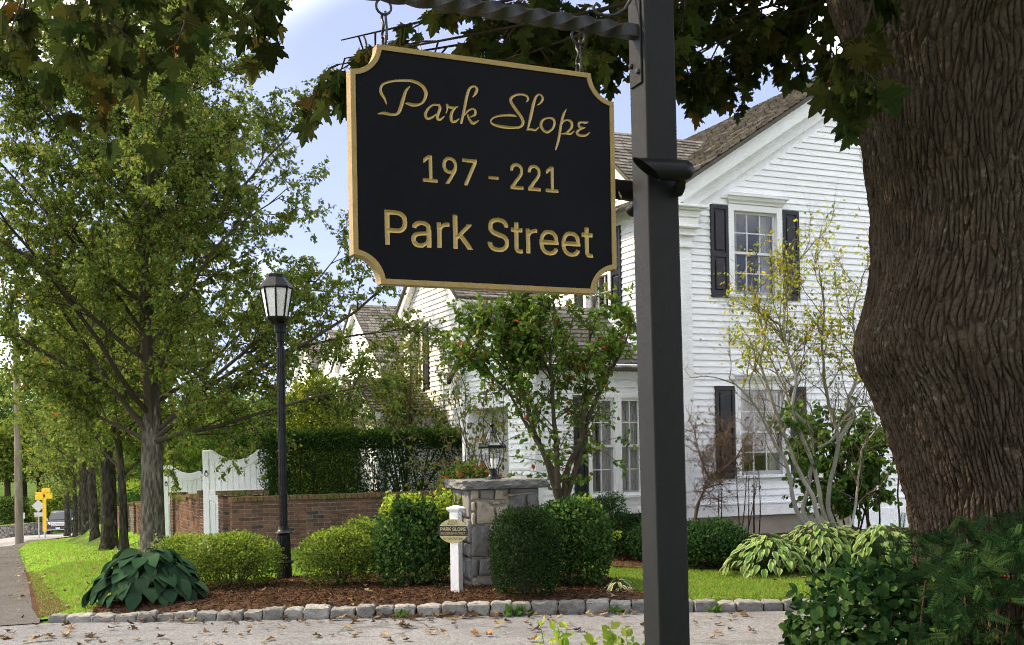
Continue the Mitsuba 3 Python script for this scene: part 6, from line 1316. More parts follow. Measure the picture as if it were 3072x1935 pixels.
def bough(pts, r0, r1, ntw, tl, nl, size, drop, t0=0.15, spread=(1, 1, .5)):
    """a bough with hanging twigs, leaves on stalks in pairs"""
    q = smooth_path(pts, 5); n = len(q); wood.tube(q, np.linspace(r0, r1, n), 7, color=MB_BARK)
    for t_ in np.linspace(t0, 1, ntw):
        p, d = along(q, np.clip(t_ + rng.normal(0, .03), 0, 1)); s = wander(rng, p, d * .4 + rng.standard_normal(3) * spread + [0, 0, -drop], tl * rng.uniform(.6, 1.2), 6, .14, -.08)
        wood.tube(s, np.linspace(.007, .0025, 7), 4, color=MB_BARK)
        for u_ in np.linspace(.25, 1, nl):
            p1, d1 = along(s, u_)
            for sg in (-1, 1):
                st = unit(np.cross(d1, [0, 0, 1.0]) * sg + d1 * .5 + rng.normal(0, .4, 3) + [0, 0, -.5]); e = p1 + st * rng.uniform(.04, .09)
                wood.tube([p1, (p1 + e) / 2 + [0, 0, .006], e], .0016, 3, False, color=(0.09, 0.06, 0.02))
                leafP.append(e); leafA.append(unit(st * .35 + [0, 0, -1.0] + rng.normal(0, .28, 3))); leafN.append(unit(rng.normal(0, .55, 3) + [0, -.8, .25])); leafS.append(size * rng.uniform(.72, 1.2))
# limbs
wood.tube(smooth_path([(2.75, 7.0, 4.75), (2.1, 6.9, 5.3), (1.0, 6.6, 5.6), (-0.4, 6.2, 5.5), (-1.8, 5.9, 5.1), (-3.0, 5.7, 4.7)], 5), np.linspace(.26, .03, 26), 10, color=MB_BARK)
wood.tube(smooth_path([(2.9, 7.1, 4.8), (2.3, 7.9, 5.5), (1.4, 8.6, 5.8), (0.2, 9.0, 5.8), (-1.2, 9.0, 5.6)], 5), np.linspace(.24, .04, 21), 10, color=MB_BARK)
wood.tube(smooth_path([(3.3, 7.0, 4.5), (4.2, 6.6, 5.8), (5.0, 6.4, 7.4), (5.4, 6.3, 9.0)], 5), np.linspace(.5, .1, 16), 12, color=MB_BARK)
wood.tube(smooth_path([(3.0, 7.1, 4.5), (3.0, 7.6, 6.2), (2.6, 8.0, 8.0), (2.4, 8.2, 10)], 5), np.linspace(.45, .1, 16), 12, color=MB_BARK)
# top left cluster
bough([(-1.2, 5.95, 4.7), (-1.6, 5.85, 4.25), (-1.95, 5.8, 3.95), (-2.1, 5.75, 3.62)], .012, .003, 7, .40, 3, .118, .8)
bough([(-1.6, 5.95, 4.75), (-2.1, 5.9, 4.35), (-2.5, 5.85, 4.05)], .012, .003, 7, .42, 3, .118, .8)
bough([(-0.9, 5.8, 4.75), (-1.25, 5.7, 4.3), (-1.5, 5.62, 3.98), (-1.62, 5.6, 3.62)], .012, .003, 7, .38, 3, .118, .8)
bough([(-0.6, 5.9, 4.65), (-1.0, 5.85, 4.30), (-1.22, 5.8, 3.92)], .010, .003, 6, .30, 3, .13, .6)
bough([(-1.9, 5.9, 4.75), (-2.3, 5.8, 4.25), (-2.5, 5.75, 3.75)], .010, .003, 4, .40, 3, .118, .8)
bough([(-1.5, 5.7, 4.6), (-1.85, 5.6, 4.15), (-2.05, 5.55, 3.85)], .010, .003, 6, .36, 3, .118, .8)
# behind the arm of the sign post
for y0, x0, x1, zc in ((6.9, 0.75, -0.95, 4.02), (7.3, 0.9, -1.05, 4.12), (7.7, 1.1, -0.6, 4.2), (7.1, 0.3, -1.0, 4.2), (6.8, 0.85, 0.0, 3.95)):
    bough([(x0 + .5, y0 + .1, zc + .55), (x0, y0, zc + .32), ((x0 + x1) / 2, y0, zc + .16), (x1, y0 - .1, zc - .02)], .018, .004, 15, .38, 5, .12, .55)
# right of the sign post, up to the trunk
for y0, x0, x1, zc in ((8.2, 2.4, 1.15, 4.62), (8.5, 2.5, 1.3, 4.95), (8.0, 2.2, 1.2, 4.42), (8.7, 2.3, 1.2, 5.1), (8.3, 2.0, 1.45, 4.4)):
    bough([(x0 + .4, y0 + .2, zc + .5), (x0, y0, zc + .32), ((x0 + x1) / 2, y0, zc + .15), (x1, y0 - .05, zc - .08)], .018, .004, 11, .38, 5, .115, .6)
bough([(2.3, 6.6, 4.8), (2.05, 6.3, 4.2), (1.93, 6.2, 3.8), (1.93, 6.15, 3.62)], .012, .004, 8, .24, 3, .15, .9, .2, (.5, .5, .3))
bough([(2.35, 7.6, 4.9), (2.15, 7.5, 4.4), (2.1, 7.4, 4.05)], .012, .004, 7, .26, 3, .13, .8, .2, (.5, .5, .3))
P, A, N, Sz = np.array(leafP), np.array(leafA), np.array(leafN), np.array(leafS)
col = palette(rng, len(P), MCOL, MWT, .2)
add(MK + '__boughs', wood, 'm_twig')
# the leaves nearest the eye are parts of their own, the others one mass
ang = Sz / np.linalg.norm(P - [0, 0, EYE], axis=1)
inview = (np.abs(P[:, 0] / P[:, 1]) < 0.45) & ((P[:, 2] - EYE) / P[:, 1] < 0.41)
order = np.argsort(-ang * inview)[:300]
rest = np.setdiff1d(np.arange(len(P)), order)
scene['m_maple_leaf'] = {'type': 'principledthin', 'base_color': VC, 'roughness': 0.5, 'diff_trans': 0.9, 'eta': 1.4}
mvar = []
for i in range(7):
    v_ = MLF.copy(); a_ = rng.uniform(-.5, .9); v_[:, 2] += a_ * np.abs(v_[:, 0]) ** 1.3 * .7 - rng.uniform(-.1, .7) * np.clip(v_[:, 1] - .35, 0, 1) ** 2 + rng.normal(0, .02, len(v_)); v_[:, 0] *= rng.uniform(.85, 1.12); v_[:, 0] += rng.uniform(-.12, .12) * v_[:, 1] ** 2; mvar.append(v_)
for i in order: add(MK + '__leaf', scatter(mvar[i % 7], MLT, P[i:i + 1], A[i:i + 1], N[i:i + 1], Sz[i], color=col[i:i + 1]), 'm_maple_leaf')
mfo = MB()
for j in range(7):
    r_j = rest[rest % 7 == j]; v_, f_2, c_2, _ = scatter(mvar[j], MLT, P[r_j], A[r_j], N[r_j], Sz[r_j], color=col[r_j]).arrays(); mfo.put(v_, f_2, color=c_2)
label(add(MK + '__foliage', mfo, 'm_maple_leaf'), None, kind='stuff')
print('maple leaves', len(P), inview.sum())
# the crown above the frame, whose shade lies on the trunk and the sign
n = 16000; d = rdir(rng, n); rr = rng.random((n, 1)) ** .4
P = np.array([2.2, 7.0, 8.4]) + d * rr * [6.2, 5.5, 3.4]; P = P[(P[:, 2] > 5.3) & ~((np.abs(P[:, 0] / np.maximum(P[:, 1], .1)) < 0.47) & (P[:, 1] > 0) & ((P[:, 2] - EYE) / np.maximum(P[:, 1], .1) < 0.43))]; n = len(P)
label(add(MK + '__crown', scatter(*ROUND, P, unit(rng.standard_normal((n, 3)) + [0, 0, -.7]), unit(rng.standard_normal((n, 3)) * .6 + [0, 0, 1]), .24 * rng.uniform(.7, 1.2, n), color=palette(rng, n, MCOL, MWT)), 'm_maple_leaf'), None, kind='stuff')

# ------------------------------------------------------------------ foreground yew and its broad-leaved neighbour
rng = np.random.default_rng(72)
YW = 'yew_hedge'
label(YW, 'dark yew hedge with flat needle sprays and a few red berries at bottom right', 'hedge')
scene['m_needle'] = {'type': 'principledthin', 'base_color': VC, 'roughness': 0.36, 'diff_trans': 0.35, 'eta': 1.5}
def spray(nn=12, L=0.13):
    v, f = [], []
    for i in range(nn):
        y = 0.02 + L * i / nn; l_ = 0.030 * (1 - 0.35 * (i / nn) ** 2)
        for s in (-1, 1):
            b = len(v); v += [(0, y - .0028, 0), (s * l_ * .6, y + l_ * .16, .003), (s * l_, y + l_ * .56, -.001), (s * l_ * .45, y + l_ * .44, .003)]; f += [[b, b + 1, b + 2], [b, b + 2, b + 3]] if s > 0 else [[b, b + 2, b + 1], [b, b + 3, b + 2]]
    b = len(v); v += [(-.0014, 0, -.001), (.0014, 0, -.001), (.0008, L + .02, -.002), (-.0008, L + .02, -.002)]; f += [[b, b + 1, b + 2], [b, b + 2, b + 3]]
    return np.array(v), np.array(f)
SV, SF = spray()
def yew_top(x, y): return 0.55 + 0.62 * sm(1.75, 2.15, x) + 0.10 * sm(2.2, 2.8, x) + 0.10 * (meshkit.fbm(np.stack([x * 3, y * 3, 0 * x], -1), 3, 5) - .5)
n = 3200
x = rng.uniform(1.72, 3.6, n); y = rng.uniform(5.05, 6.35, n); t_ = rng.random(n); top = yew_top(x, y)
fr = rng.random(n) < 0.55
y = np.where(fr, 5.25 + 0.30 * rng.random(n) ** 1.5 + 0.10 * np.sin(x * 6), y); z = np.where(fr, 0.1 + (top - .1) * t_, top - 0.25 * rng.random(n) ** 2)
P = np.column_stack([x, y, z]); ax = unit(np.column_stack([rng.normal(-.25, .8, n), np.where(fr, -.45, -.1) + rng.normal(0, .3, n), rng.normal(.05, .55, n)])); nn = unit(np.column_stack([rng.normal(0, .35, n), -.9 + rng.normal(0, .3, n), np.full(n, .75)]))
YC = [(0.020, 0.046, 0.016), (0.030, 0.064, 0.020), (0.013, 0.031, 0.011), (0.050, 0.088, 0.024), (0.12, 0.19, 0.05)]
label(add(YW + '__sprays', scatter(SV, SF, P, ax, nn, rng.uniform(.5, .85, n), color=palette(rng, n, YC, [4, 3, 4, 1.2, .12], .3)), 'm_needle'), None, kind='stuff')
m = MB()
for i in range(40):
    b = np.array([rng.uniform(1.8, 3.5), rng.uniform(5.5, 6.2), 0.05]); e = b + [rng.normal(0, .15), rng.normal(-.15, .15), float(yew_top(b[0:1], b[1:2])[0]) * .9]; m.tube([b, (b + e) / 2 + rng.normal(0, .04, 3), e], [.02, .014, .005], 5, color=(.05, .035, .025))
add(YW + '__stems', m, 'm_twig')
for i in range(8):
    k = rng.choice(np.where(fr)[0]); add(YW + '__berry', lathe([(0, -.005), (.004, -.0035), (.0055, 0), (.004, .0035), (0, .005)], 8), 'm_berry', frame(*(P[k] + ax[k] * .12))) if i else None
    if i == 0: scene['m_berry'] = tw(principled(rgb(.42, .03, .015), .35))
EU = 'evergreen_shrub'
label(EU, 'glossy dark broad-leaved shrub at bottom, left of the yew hedge', 'shrub')
c = np.array([1.88, 5.95, 0.5]); n = 4400; d = rdir(rng, n); kq = (np.abs(d) ** 2.6).sum(1) ** (-1 / 2.6)
P = c + d * (kq * (1 - .42 * rng.random(n) ** 1.6) * (.92 + .2 * meshkit.fbm(d * 3, 3, 3)))[:, None] * [0.44, 0.42, 0.53]
nn = unit(d + rng.normal(0, .55, (n, 3)) + [0, -.2, .35]); ax = unit(rng.standard_normal((n, 3)) + d * .4); size = .052 * rng.uniform(.7, 1.25, n); col = palette(rng, n, [(.022, .055, .018), (.035, .075, .022), (.05, .095, .028), (.015, .038, .012)])
front_ = np.argsort(P[:, 1] - .6 * P[:, 2] + 9 * (P[:, 0] > 2.1))[:300]
for i in front_: add(EU + '__leaf', scatter(*ROUND, P[i:i + 1], ax[i:i + 1], nn[i:i + 1], size[i], color=col[i:i + 1]), 'm_leaf_gloss')
rest = np.setdiff1d(np.arange(n), front_); label(add(EU + '__foliage', scatter(*ROUND, P[rest], ax[rest], nn[rest], size[rest], color=col[rest]), 'm_leaf_gloss'), None, kind='stuff')
m = MB()
for i in range(22):
    a = rng.uniform(0, 6.28); e = c + [.36 * math.cos(a), .34 * math.sin(a), rng.uniform(-.1, .45)]; b = np.array([1.88, 5.95, 0.03]) + rng.normal(0, .06, 3) * [1, 1, 0]; m.tube([b, (b + e) / 2 + [0, 0, .08], e], [.012, .008, .003], 5, color=(.05, .04, .03))
add(EU + '__stems', m, 'm_twig')
LP_ = 'lime_shrub'
label(LP_, 'bright lime-green leafy shoots poking up at the foot of the sign post', 'shrub')
m, P, D = MB(), [], []
for i in range(34):
    b = np.array([.40 + rng.normal(0, .10), 5.0 + rng.normal(0, .10), .03]); q = wander(rng, b, [rng.normal(0, .13), rng.normal(0, .12), 1], rng.uniform(.70, .88), 8, .05, .02); m.tube(q, np.linspace(.004, .0015, 9), 4, color=(.12, .15, .03))
    for t_ in np.linspace(.35, 1, 15):
        p, d = along(q, t_)
        for s_ in (0, 1): P.append(p); D.append(unit(rng.standard_normal(3) + [0, 0, .35]))
P, D = np.array(P), np.array(D); k = len(P); add(LP_ + '__stems', m, 'm_twig')
label(add(LP_ + '__foliage', scatter(*LEAF4, P, D, unit(rng.standard_normal((k, 3)) + [0, 0, .8]), .052 * rng.uniform(.7, 1.2, k), color=palette(rng, k, [(.30, .40, .05), (.24, .36, .04), (.36, .44, .08)])), 'm_leaf'), None, kind='stuff')
# ------------------------------------------------------------------ grass, mulch chips and fallen leaves
rng = np.random.default_rng(81)
def in_poly(poly, n, rng):
    x0, y0, x1, y1 = poly.bounds; p = np.column_stack([rng.uniform(x0, x1, n), rng.uniform(y0, y1, n)]); return p[shapely.contains_xy(poly, p[:, 0], p[:, 1])]
BLADE = (np.array([[-.09, 0, 0], [.09, 0, 0], [0.02, 1, .25]]), np.array([[0, 1, 2]]))
lawn_ = lawn.difference(bed.buffer(-.02)).difference(bed2.buffer(-.05)).difference(walk.buffer(-.02))
def blades(poly, n, h, cols, rng):
    p = in_poly(poly, n, rng); n = len(p); P = np.column_stack([p, gz(p[:, 0], p[:, 1]) - .006]); ax = unit(np.column_stack([rng.normal(0, .4, n), rng.normal(0, .4, n), np.ones(n)]))
    return scatter(*BLADE, P, ax, rdir(rng, n), h * rng.uniform(.5, 1.2, n), color=palette(rng, n, cols, None, .2))
GC = [(.15, .275, .03), (.19, .32, .04), (.12, .235, .028), (.26, .34, .06), (.30, .29, .10)]
right = lawn_.intersection(sbox(0.2, 11.8, 7, 15.4)); left = lawn_.intersection(sbox(-14, 11.8, 0.2, 21.5)); far = lawn_.intersection(sbox(-40, 21.5, 3, 60))
mb = MB()
for poly, n, h in ((right, 130000, .045), (left, 190000, .048), (far, 90000, .07)):
    v, f, c, _ = blades(poly, n, h, GC, rng).arrays(); mb.put(v, f, color=c)
add('grass', mb, 'm_leaf'); label('grass', 'short mown grass blades covering the lawn', 'grass', kind='stuff')
CHIP = (np.array([[-.12, 0, 0], [.12, 0, .02], [.10, 1, .05], [-.13, .95, .0], [0, .5, .12]]), np.array([[0, 1, 4], [1, 2, 4], [2, 3, 4], [3, 0, 4]]))
mb = MB()
for poly, n, zf in ((bed, 42000, bed_z), (bed2.intersection(sbox(0, 12, 6, 18)), 9000, lambda x, y: gz(x, y) + .03)):
    p = in_poly(poly, n, rng); k = len(p); P = np.column_stack([p, zf(p[:, 0], p[:, 1]) + rng.uniform(-.004, .012, k)])
    v, f, c, _ = scatter(*CHIP, P, unit(rng.standard_normal((k, 3)) * [1, 1, .28]), unit(rng.standard_normal((k, 3)) * .4 + [0, 0, 1]), .042 * rng.uniform(.4, 1.3, k), color=palette(rng, k, [(.060, .034, .020), (.10, .056, .032), (.035, .021, .014), (.15, .088, .05)], [4, 3, 4, 1])).arrays(); mb.put(v, f, color=c)
add('bark_mulch', mb, 'm_twig'); label('bark_mulch', 'shredded brown bark chips covering the beds', 'mulch', kind='stuff')

DCOL = [(.20, .135, .066), (.125, .080, .042), (.060, .036, .022), (.33, .24, .12), (.24, .105, .035), (.40, .33, .17)]
def curled(rng):
    v = MLF.copy(); a = rng.uniform(.3, 1.5); v[:, 2] += a * .5 * np.abs(v[:, 0]) ** 1.4 + rng.uniform(-.1, .6) * (v[:, 1] - .4) ** 2 + rng.normal(0, .03, len(v)); return v
variants = [curled(rng) for _ in range(8)]
scene['m_dry_leaf'] = {'type': 'principledthin', 'base_color': VC, 'roughness': .6, 'diff_trans': .5, 'eta': 1.4}
pts = []
dz = Polygon([(-5.0, 9.9), (-4.9, 11.55), (3.4, 11.5), (3.6, 9.9)])
p1 = in_poly(dz, 170, rng); 
xk = np.concatenate([rng.uniform(-3.6, 1.2, 62), rng.uniform(-1.7, -0.2, 26), rng.uniform(-4.4, -3.2, 10)]); p2 = np.column_stack([xk, np.interp(xk, KYX, KY) - .03 - .22 * rng.random(len(xk)) ** 2])
p3 = in_poly(bed, 70, rng)
n_ = 0
for arr, zf, where_, gname in ((p1, lambda x, y: .008, 'on the driveway', 'fallen leaves on the driveway'), (p2, lambda x, y: .012, 'at the kerb foot', 'fallen leaves along the kerb'), (p3, lambda x, y: float(bed_z(np.array([x]), np.array([y]))[0]) + .018, 'on the mulch', 'fallen leaves on the mulch')):
    for x, y in arr:
        if n_ >= 300: break
        s = .07 * rng.uniform(.5, 1.35); tv = variants[n_ % 8]; ci_ = int(rng.choice(6, p=[.22, .26, .32, .10, .02, .08]))
        k = add('fallen_leaf', scatter(tv, MLT, [(x, y, zf(x, y) + .012 * s / .07)], unit(rng.standard_normal(3) * [1, 1, .12])[None], unit(rng.standard_normal(3) * .25 + [0, 0, 1])[None], s, color=palette(rng, 1, [DCOL[ci_]])), 'm_dry_leaf')
        tone = ('tan brown', 'mid brown', 'blackish brown', 'pale tan', 'rust orange', 'straw yellow')[ci_]; sz_ = 'small' if s < .05 else 'large' if s > .08 else 'middle-sized'
        zone = next(t_ for a_, t_ in ((-4.0, 'at the left end'), (-3.2, 'below the big hosta'), (-2.4, 'below the lamp post'), (-1.6, 'right of the lamp post'), (-0.9, 'left of the notice post'), (-0.3, 'below the notice post'), (0.4, 'by the boxwood'), (1.1, 'left of the sign post'), (2.0, 'behind the sign post'), (9, 'right of the sign post')) if x < a_)
        far_ = ', far out' if y < 10.6 else ', midway' if y < 11.2 else ''
        lb_ = '%s %s dry leaf %s %s%s' % (sz_, tone, where_, zone, far_ if gname.endswith('driveway') else ''); labels[k] = {'label': lb_, 'category': 'leaf', 'group': lb_}; n_ += 1
# smaller litter along the footway's edge and under the trees
pl = []
for poly, n in ((Polygon([xy(s, v) for s, v in ((13, .1), (30, .15), (30, .65), (13, .75))]), 420), (lawn_.intersection(sbox(-14, 12, -3, 30)), 420), (walk, 260), (bed, 260), (lawn_.intersection(sbox(.5, 11.8, 5, 15)), 26), (dz, 60)):
    pl.append(in_poly(poly, n * 3, rng)[:n])
p = np.vstack(pl); k = len(p); zq = np.where((p[:, 1] < 11.6) & (p[:, 0] > -4.8), .012, gz(p[:, 0], p[:, 1]) + .03)
add('leaf_litter', scatter(variants[2], MLT, np.column_stack([p, zq]), unit(rng.standard_normal((k, 3)) * [1, 1, .15]), unit(rng.standard_normal((k, 3)) * .3 + [0, 0, 1]), .05 * rng.uniform(.5, 1.3, k), color=palette(rng, k, DCOL, [4, 4, 2, 3, 1.2, 2])), 'm_dry_leaf')
label('leaf_litter', 'scatter of small dry leaves along the footway edge and under the trees', 'leaves', kind='stuff')
# weeds in the kerb joints
G_ = 'weeds in the kerb joints'
for i, (x, lab) in enumerate(((-1.13, 'small green weed in the kerb joint left of the notice post'), (0.02, 'largest tuft of weed at the foot of the kerb below the dark boxwood'), (2.02, 'small grass tuft at the kerb right of the sign post'), (1.05, 'tiny weed sprig at the kerb foot left of the sign post'))):
    k = numbered('weed'); label(k, lab, 'weed', G_); n = 26; b = np.array([x, np.interp(x, KYX, KY) - .03, .0]); P = b + rng.normal(0, .035, (n, 3)) * [1, .4, 0]
    add(k + '__blades', scatter(*LEAF2, P, unit(rng.standard_normal((n, 3)) * .7 + [0, -.2, 1]), rdir(rng, n), .11 * rng.uniform(.5, 1.2, n) * (1.2 if i == 1 else .8), color=palette(rng, n, [(.07, .15, .03), (.11, .2, .04)])), 'm_leaf'); label(k + '__blades', None, kind='stuff')

# ------------------------------------------------------------------ down the street
scene['m_pole'] = tw({'type': 'diffuse', 'reflectance': noisy((0.15, 0.125, 0.095), (0.23, 0.20, 0.16), 8, 4, 1.2)})
scene['m_galv'] = tw(principled(rgb(.42, .43, .44), .45, metallic=.3))
scene['m_signback'] = tw(principled(rgb(.50, .51, .52), .5, metallic=.2))
scene['m_yellow'] = tw(principled(noisy((.72, .44, .015), (.80, .52, .03), 6), .45))
scene['m_wire'] = tw(principled(rgb(.02, .02, .02), .5))
def pole(lab, x, y, zb, H, r):
    k = numbered('utility_pole'); label(k, lab, 'utility pole', 'utility poles along the street'); m = MB(); m.tube([(x, y, zb - .3), (x + .02, y, zb + H * .5), (x, y, zb + H)], [r, r * .85, r * .66], 14); add(k + '__shaft', m, 'm_pole', smooth=40)
    m = MB(); M = frame(x, y, zb + H - .8, -66); m.cbox(-1.2, 1.2, -.06, .06, 0, .12, .01); add(k + '__crossarm', m, 'm_pole', M)
    for q in (-1.05, -.5, .5, 1.05):
        m = MB(); m.lathe([(0, .12), (.03, .12), (.055, .16), (.045, .2), (.06, .23), (.03, .28), (0, .29)], 10, M=frame(q, 0, 0)); add(k + '__insulator', m, 'm_galv', M)
    return k
pz = lambda x, y: float(gz(x, y))
k1 = pole('weathered wooden utility pole at far left, in front of the crossing road', -25.2, 58.5, 1.65 - .0738 * 58.5, 11.5, .21)
k2 = pole('utility pole cut by the left edge of the frame, high bracket and wires', -15.62, 34.4, -1.2, 9.4, .16)
m = MB(); m.tube([(-15.3, 34.4, 7.55), (-14.95, 34.3, 7.8), (-14.75, 34.25, 7.82)], .03, 6); m.box(-14.8, -14.68, 34.2, 34.3, 7.55, 7.8); m.box(-15.4, -14.72, 34.3, 34.36, 7.2, 7.24); m.box(-14.74, -14.71, 34.3, 34.36, 7.2, 7.36); add(k2 + '__bracket', m, 'm_galv')
for i, (za, dx) in enumerate(((9.0, 0), (8.8, 1.0), (8.5, .3), (8.2, .1), (7.9, .1))):
    a = np.array([-15.33 + dx * .4, 34.4, za]); b = np.array([-25.2 + dx * .4, 58.5, za - 1.6]); c = np.array([-9.5 + dx * .4, 12.0, za + 1.3]); m = MB()
    for A, B in ((a, b), (c, a)):
        t_ = np.linspace(0, 1, 14)[:, None]; q = A + (B - A) * t_; q[:, 2] -= (1.0 * 4 * t_ * (1 - t_))[:, 0]; m.tube(q, .011, 4)
    kk = numbered('power_line'); add(kk, m, 'm_wire') if False else scene.__setitem__(kk, mikit.ply(m.arrays()[:2], 'm_wire')); label(kk, ('uppermost black overhead cable', 'second highest black overhead cable, set farther right', 'middle black overhead cable', 'second lowest black overhead cable', 'lowest black overhead cable')[i] + ' at the left edge of the sky', 'cable', 'overhead cables along the street')
# yellow post with box signs
YP = 'yellow_post'; label(YP, 'bright yellow square post carrying yellow box signs beside the road', 'post')
x, y = -29.4, 72.0; zb = 1.65 - .0710 * 72
M = frame(x, y, zb, 20); m = MB(); m.cbox(-.11, .11, -.11, .11, .62, 2.75, .01); add(YP + '__sleeve', m, 'm_yellow', M)
m = MB(); m.tube([(0, 0, -.2), (0, 0, .62)], .06, 10); add(YP + '__stub', m, 'm_galv', M)
for q, (a, b, c, d) in enumerate(((-.52, -.06, 2.62, 2.95), (.06, .48, 2.68, 3.02), (-.14, .36, 3.06, 3.34), (-.5, .1, 2.96, 3.10))): m = MB(); m.cbox(a, b, -.16 + .05 * q, -.02 + .05 * q, c, d, .02); add(YP + '__box_sign', m, 'm_yellow', M)
# backs of road signs
def back_sign(lab, x, y, zb, H, plates):
    k = numbered('road_sign'); label(k, lab, 'sign', 'road signs seen from behind'); M = frame(x, y, zb, 10); m = MB(); m.tube([(0, 0, -.2), (0, 0, H)], .045, 8); add(k + '__post', m, 'm_galv', M)
    for kind, c, w_, h_ in plates:
        if kind == 'diamond': pts = [(0, -.06, c - h_), (w_, -.06, c), (0, -.06, c + h_), (-w_, -.06, c)]
        else: pts = [(-w_, -.06, c - h_), (w_, -.06, c - h_), (w_, -.06, c + h_), (-w_, -.06, c + h_)]
        prism(M, k + '__plate', pts, 'm_signback', np.array([0, .012, 0]))
back_sign('grey diamond sign with small plate under it, seen from behind', -30.6, 74.0, 1.65 - .0683 * 74, 2.45, (('diamond', 2.12, .40, .40), ('rect', 1.56, .25, .135)))
back_sign('small grey rectangular sign seen from behind, right of the utility pole', -31.4, 73.5, 1.65 - .069 * 73.5, 1.72, (('rect', 1.55, .13, .19),))
# pole with yellow stripe between the trunks
k = numbered('utility_pole'); label(k, 'pale pole with a slanting yellow band between the dark trunks', 'utility pole', 'utility poles along the street')
x, y = xy(64, 5.0); z = pz(x, y); m = MB(); m.tube([(x, y, z - .3), (x, y, z + 8)], [.17, .12], 12); add(k + '__shaft', m, 'm_galv', smooth=40)
th = np.linspace(0, 2 * np.pi, 25); m = MB(); v = np.array([(x + .175 * math.cos(a), y + .175 * math.sin(a), z + 2.1 - .35 * math.cos(a) + h) for h in (0, .22) for a in th]); i = np.arange(24); m.put(v, np.vstack([np.stack([i, i + 1, i + 26], 1), np.stack([i, i + 26, i + 25], 1)])); add(k + '__band', m, 'm_yellow')

# ------------------------------------------------------------------ pickup-style vehicle coming up the street
CAR = 'parked_truck'
CAR = 'vehicle'
label(CAR, 'dark sport utility vehicle with chrome grille facing us at the end of the street', 'car')
scene['m_carpaint'] = tw(principled(rgb(.025, .027, .032), .25, clearcoat=.8, clearcoat_gloss=.9))
scene['m_chrome'] = tw(principled(rgb(.72, .72, .74), .22, metallic=.9))
scene['m_tyre'] = tw(principled(rgb(.015, .015, .015), .7))
scene['m_carglass'] = tw(principled(rgb(.02, .025, .03), .08, specular=.8))
scene['m_headlamp'] = tw(principled(rgb(.80, .82, .85), .15))
scene['m_plate'] = tw(principled(rgb(.62, .68, .78), .4))
cx_, cy_ = -38.7, 97.5; M = frame(cx_, cy_, float(gz(cx_, cy_)) + .012, 16)      # faces -y
m = MB(); m.put(*hull([(s * a, y, z) for s in (-1, 1) for a, y, z in ((.93, .12, .50), (.96, .35, .42), (.98, 5.0, .45), (.93, .02, .85), (.90, .12, 1.12), (.97, .5, 1.16), (.97, 5.1, 1.18), (.95, 5.2, .6))]))
add(CAR + '__body', m, 'm_carpaint', M, smooth=35)
m = MB(); m.put(*hull([(s * a, y, z) for s in (-1, 1) for a, y, z in ((.90, 1.45, 1.15), (.92, 5.1, 1.15), (.74, 2.15, 1.84), (.76, 4.9, 1.86), (.70, 2.5, 1.90), (.70, 4.5, 1.90))])); add(CAR + '__cabin', m, 'm_carpaint', M, smooth=35)
prism(M, CAR + '__windscreen', [(-.80, 1.475, 1.21), (.80, 1.475, 1.21), (.68, 2.10, 1.80), (-.68, 2.10, 1.80)], 'm_carglass', np.array([0, -.012, .006]))
m = MB(); m.cbox(-.55, .55, -.02, .06, .72, 1.05, .02); gk = add(CAR + '__grille', m, 'm_chrome', M)
for i in range(4): m = MB(); m.box(-.50, .50, -.03, -.018, .755 + i * .07, .775 + i * .07); add(gk + '__slat', m, 'm_carpaint', M)
for s in (-1, 1):
    m = MB(); m.put(*hull([(s * q, yy, zz) for q, yy, zz in ((.58, -.01, .86), (.93, .14, .88), (.58, -.01, 1.05), (.92, .16, 1.09), (.6, .1, .86), (.6, .1, 1.05))])); add(CAR + '__headlight', m, 'm_headlamp', M)
    m = MB(); m.put(*hull([(s * q, yy, zz) for q in (.98, 1.18) for yy in (1.55, 1.72) for zz in (1.14, 1.32)])); add(CAR + '__mirror', m, 'm_chrome', M)
    for yy in (.95, 4.2):
        m = MB(); m.lathe([(.0, -.12), (.30, -.12), (.36, -.10), (.38, -.05), (.38, .08), (.34, .12), (0, .12)], 24, M=np.array([[0, 0, s, s * .86], [0, 1, 0, yy], [1, 0, 0, .38], [0, 0, 0, 1.0]])); wk = add(CAR + '__wheel', m, 'm_tyre', M, smooth=35)
        m = MB(); m.lathe([(0, .125), (.2, .125), (.22, .11), (0, .1)], 16, M=np.array([[0, 0, s, s * .86], [0, 1, 0, yy], [1, 0, 0, .38], [0, 0, 0, 1.0]])); add(wk + '__rim', m, 'm_chrome', M)
m = MB(); m.cbox(-.95, .95, -.08, .1, .44, .62, .03); add(CAR + '__bumper', m, 'm_carpaint', M); m = MB(); m.cbox(-.9, .9, -.1, -.05, .40, .45, .01); add(CAR + '__skid_trim', m, 'm_chrome', M)
m = MB(); m.cbox(-.17, .17, -.105, -.081, .50, .62, .006); add(CAR + '__number_plate', m, 'm_plate', M)

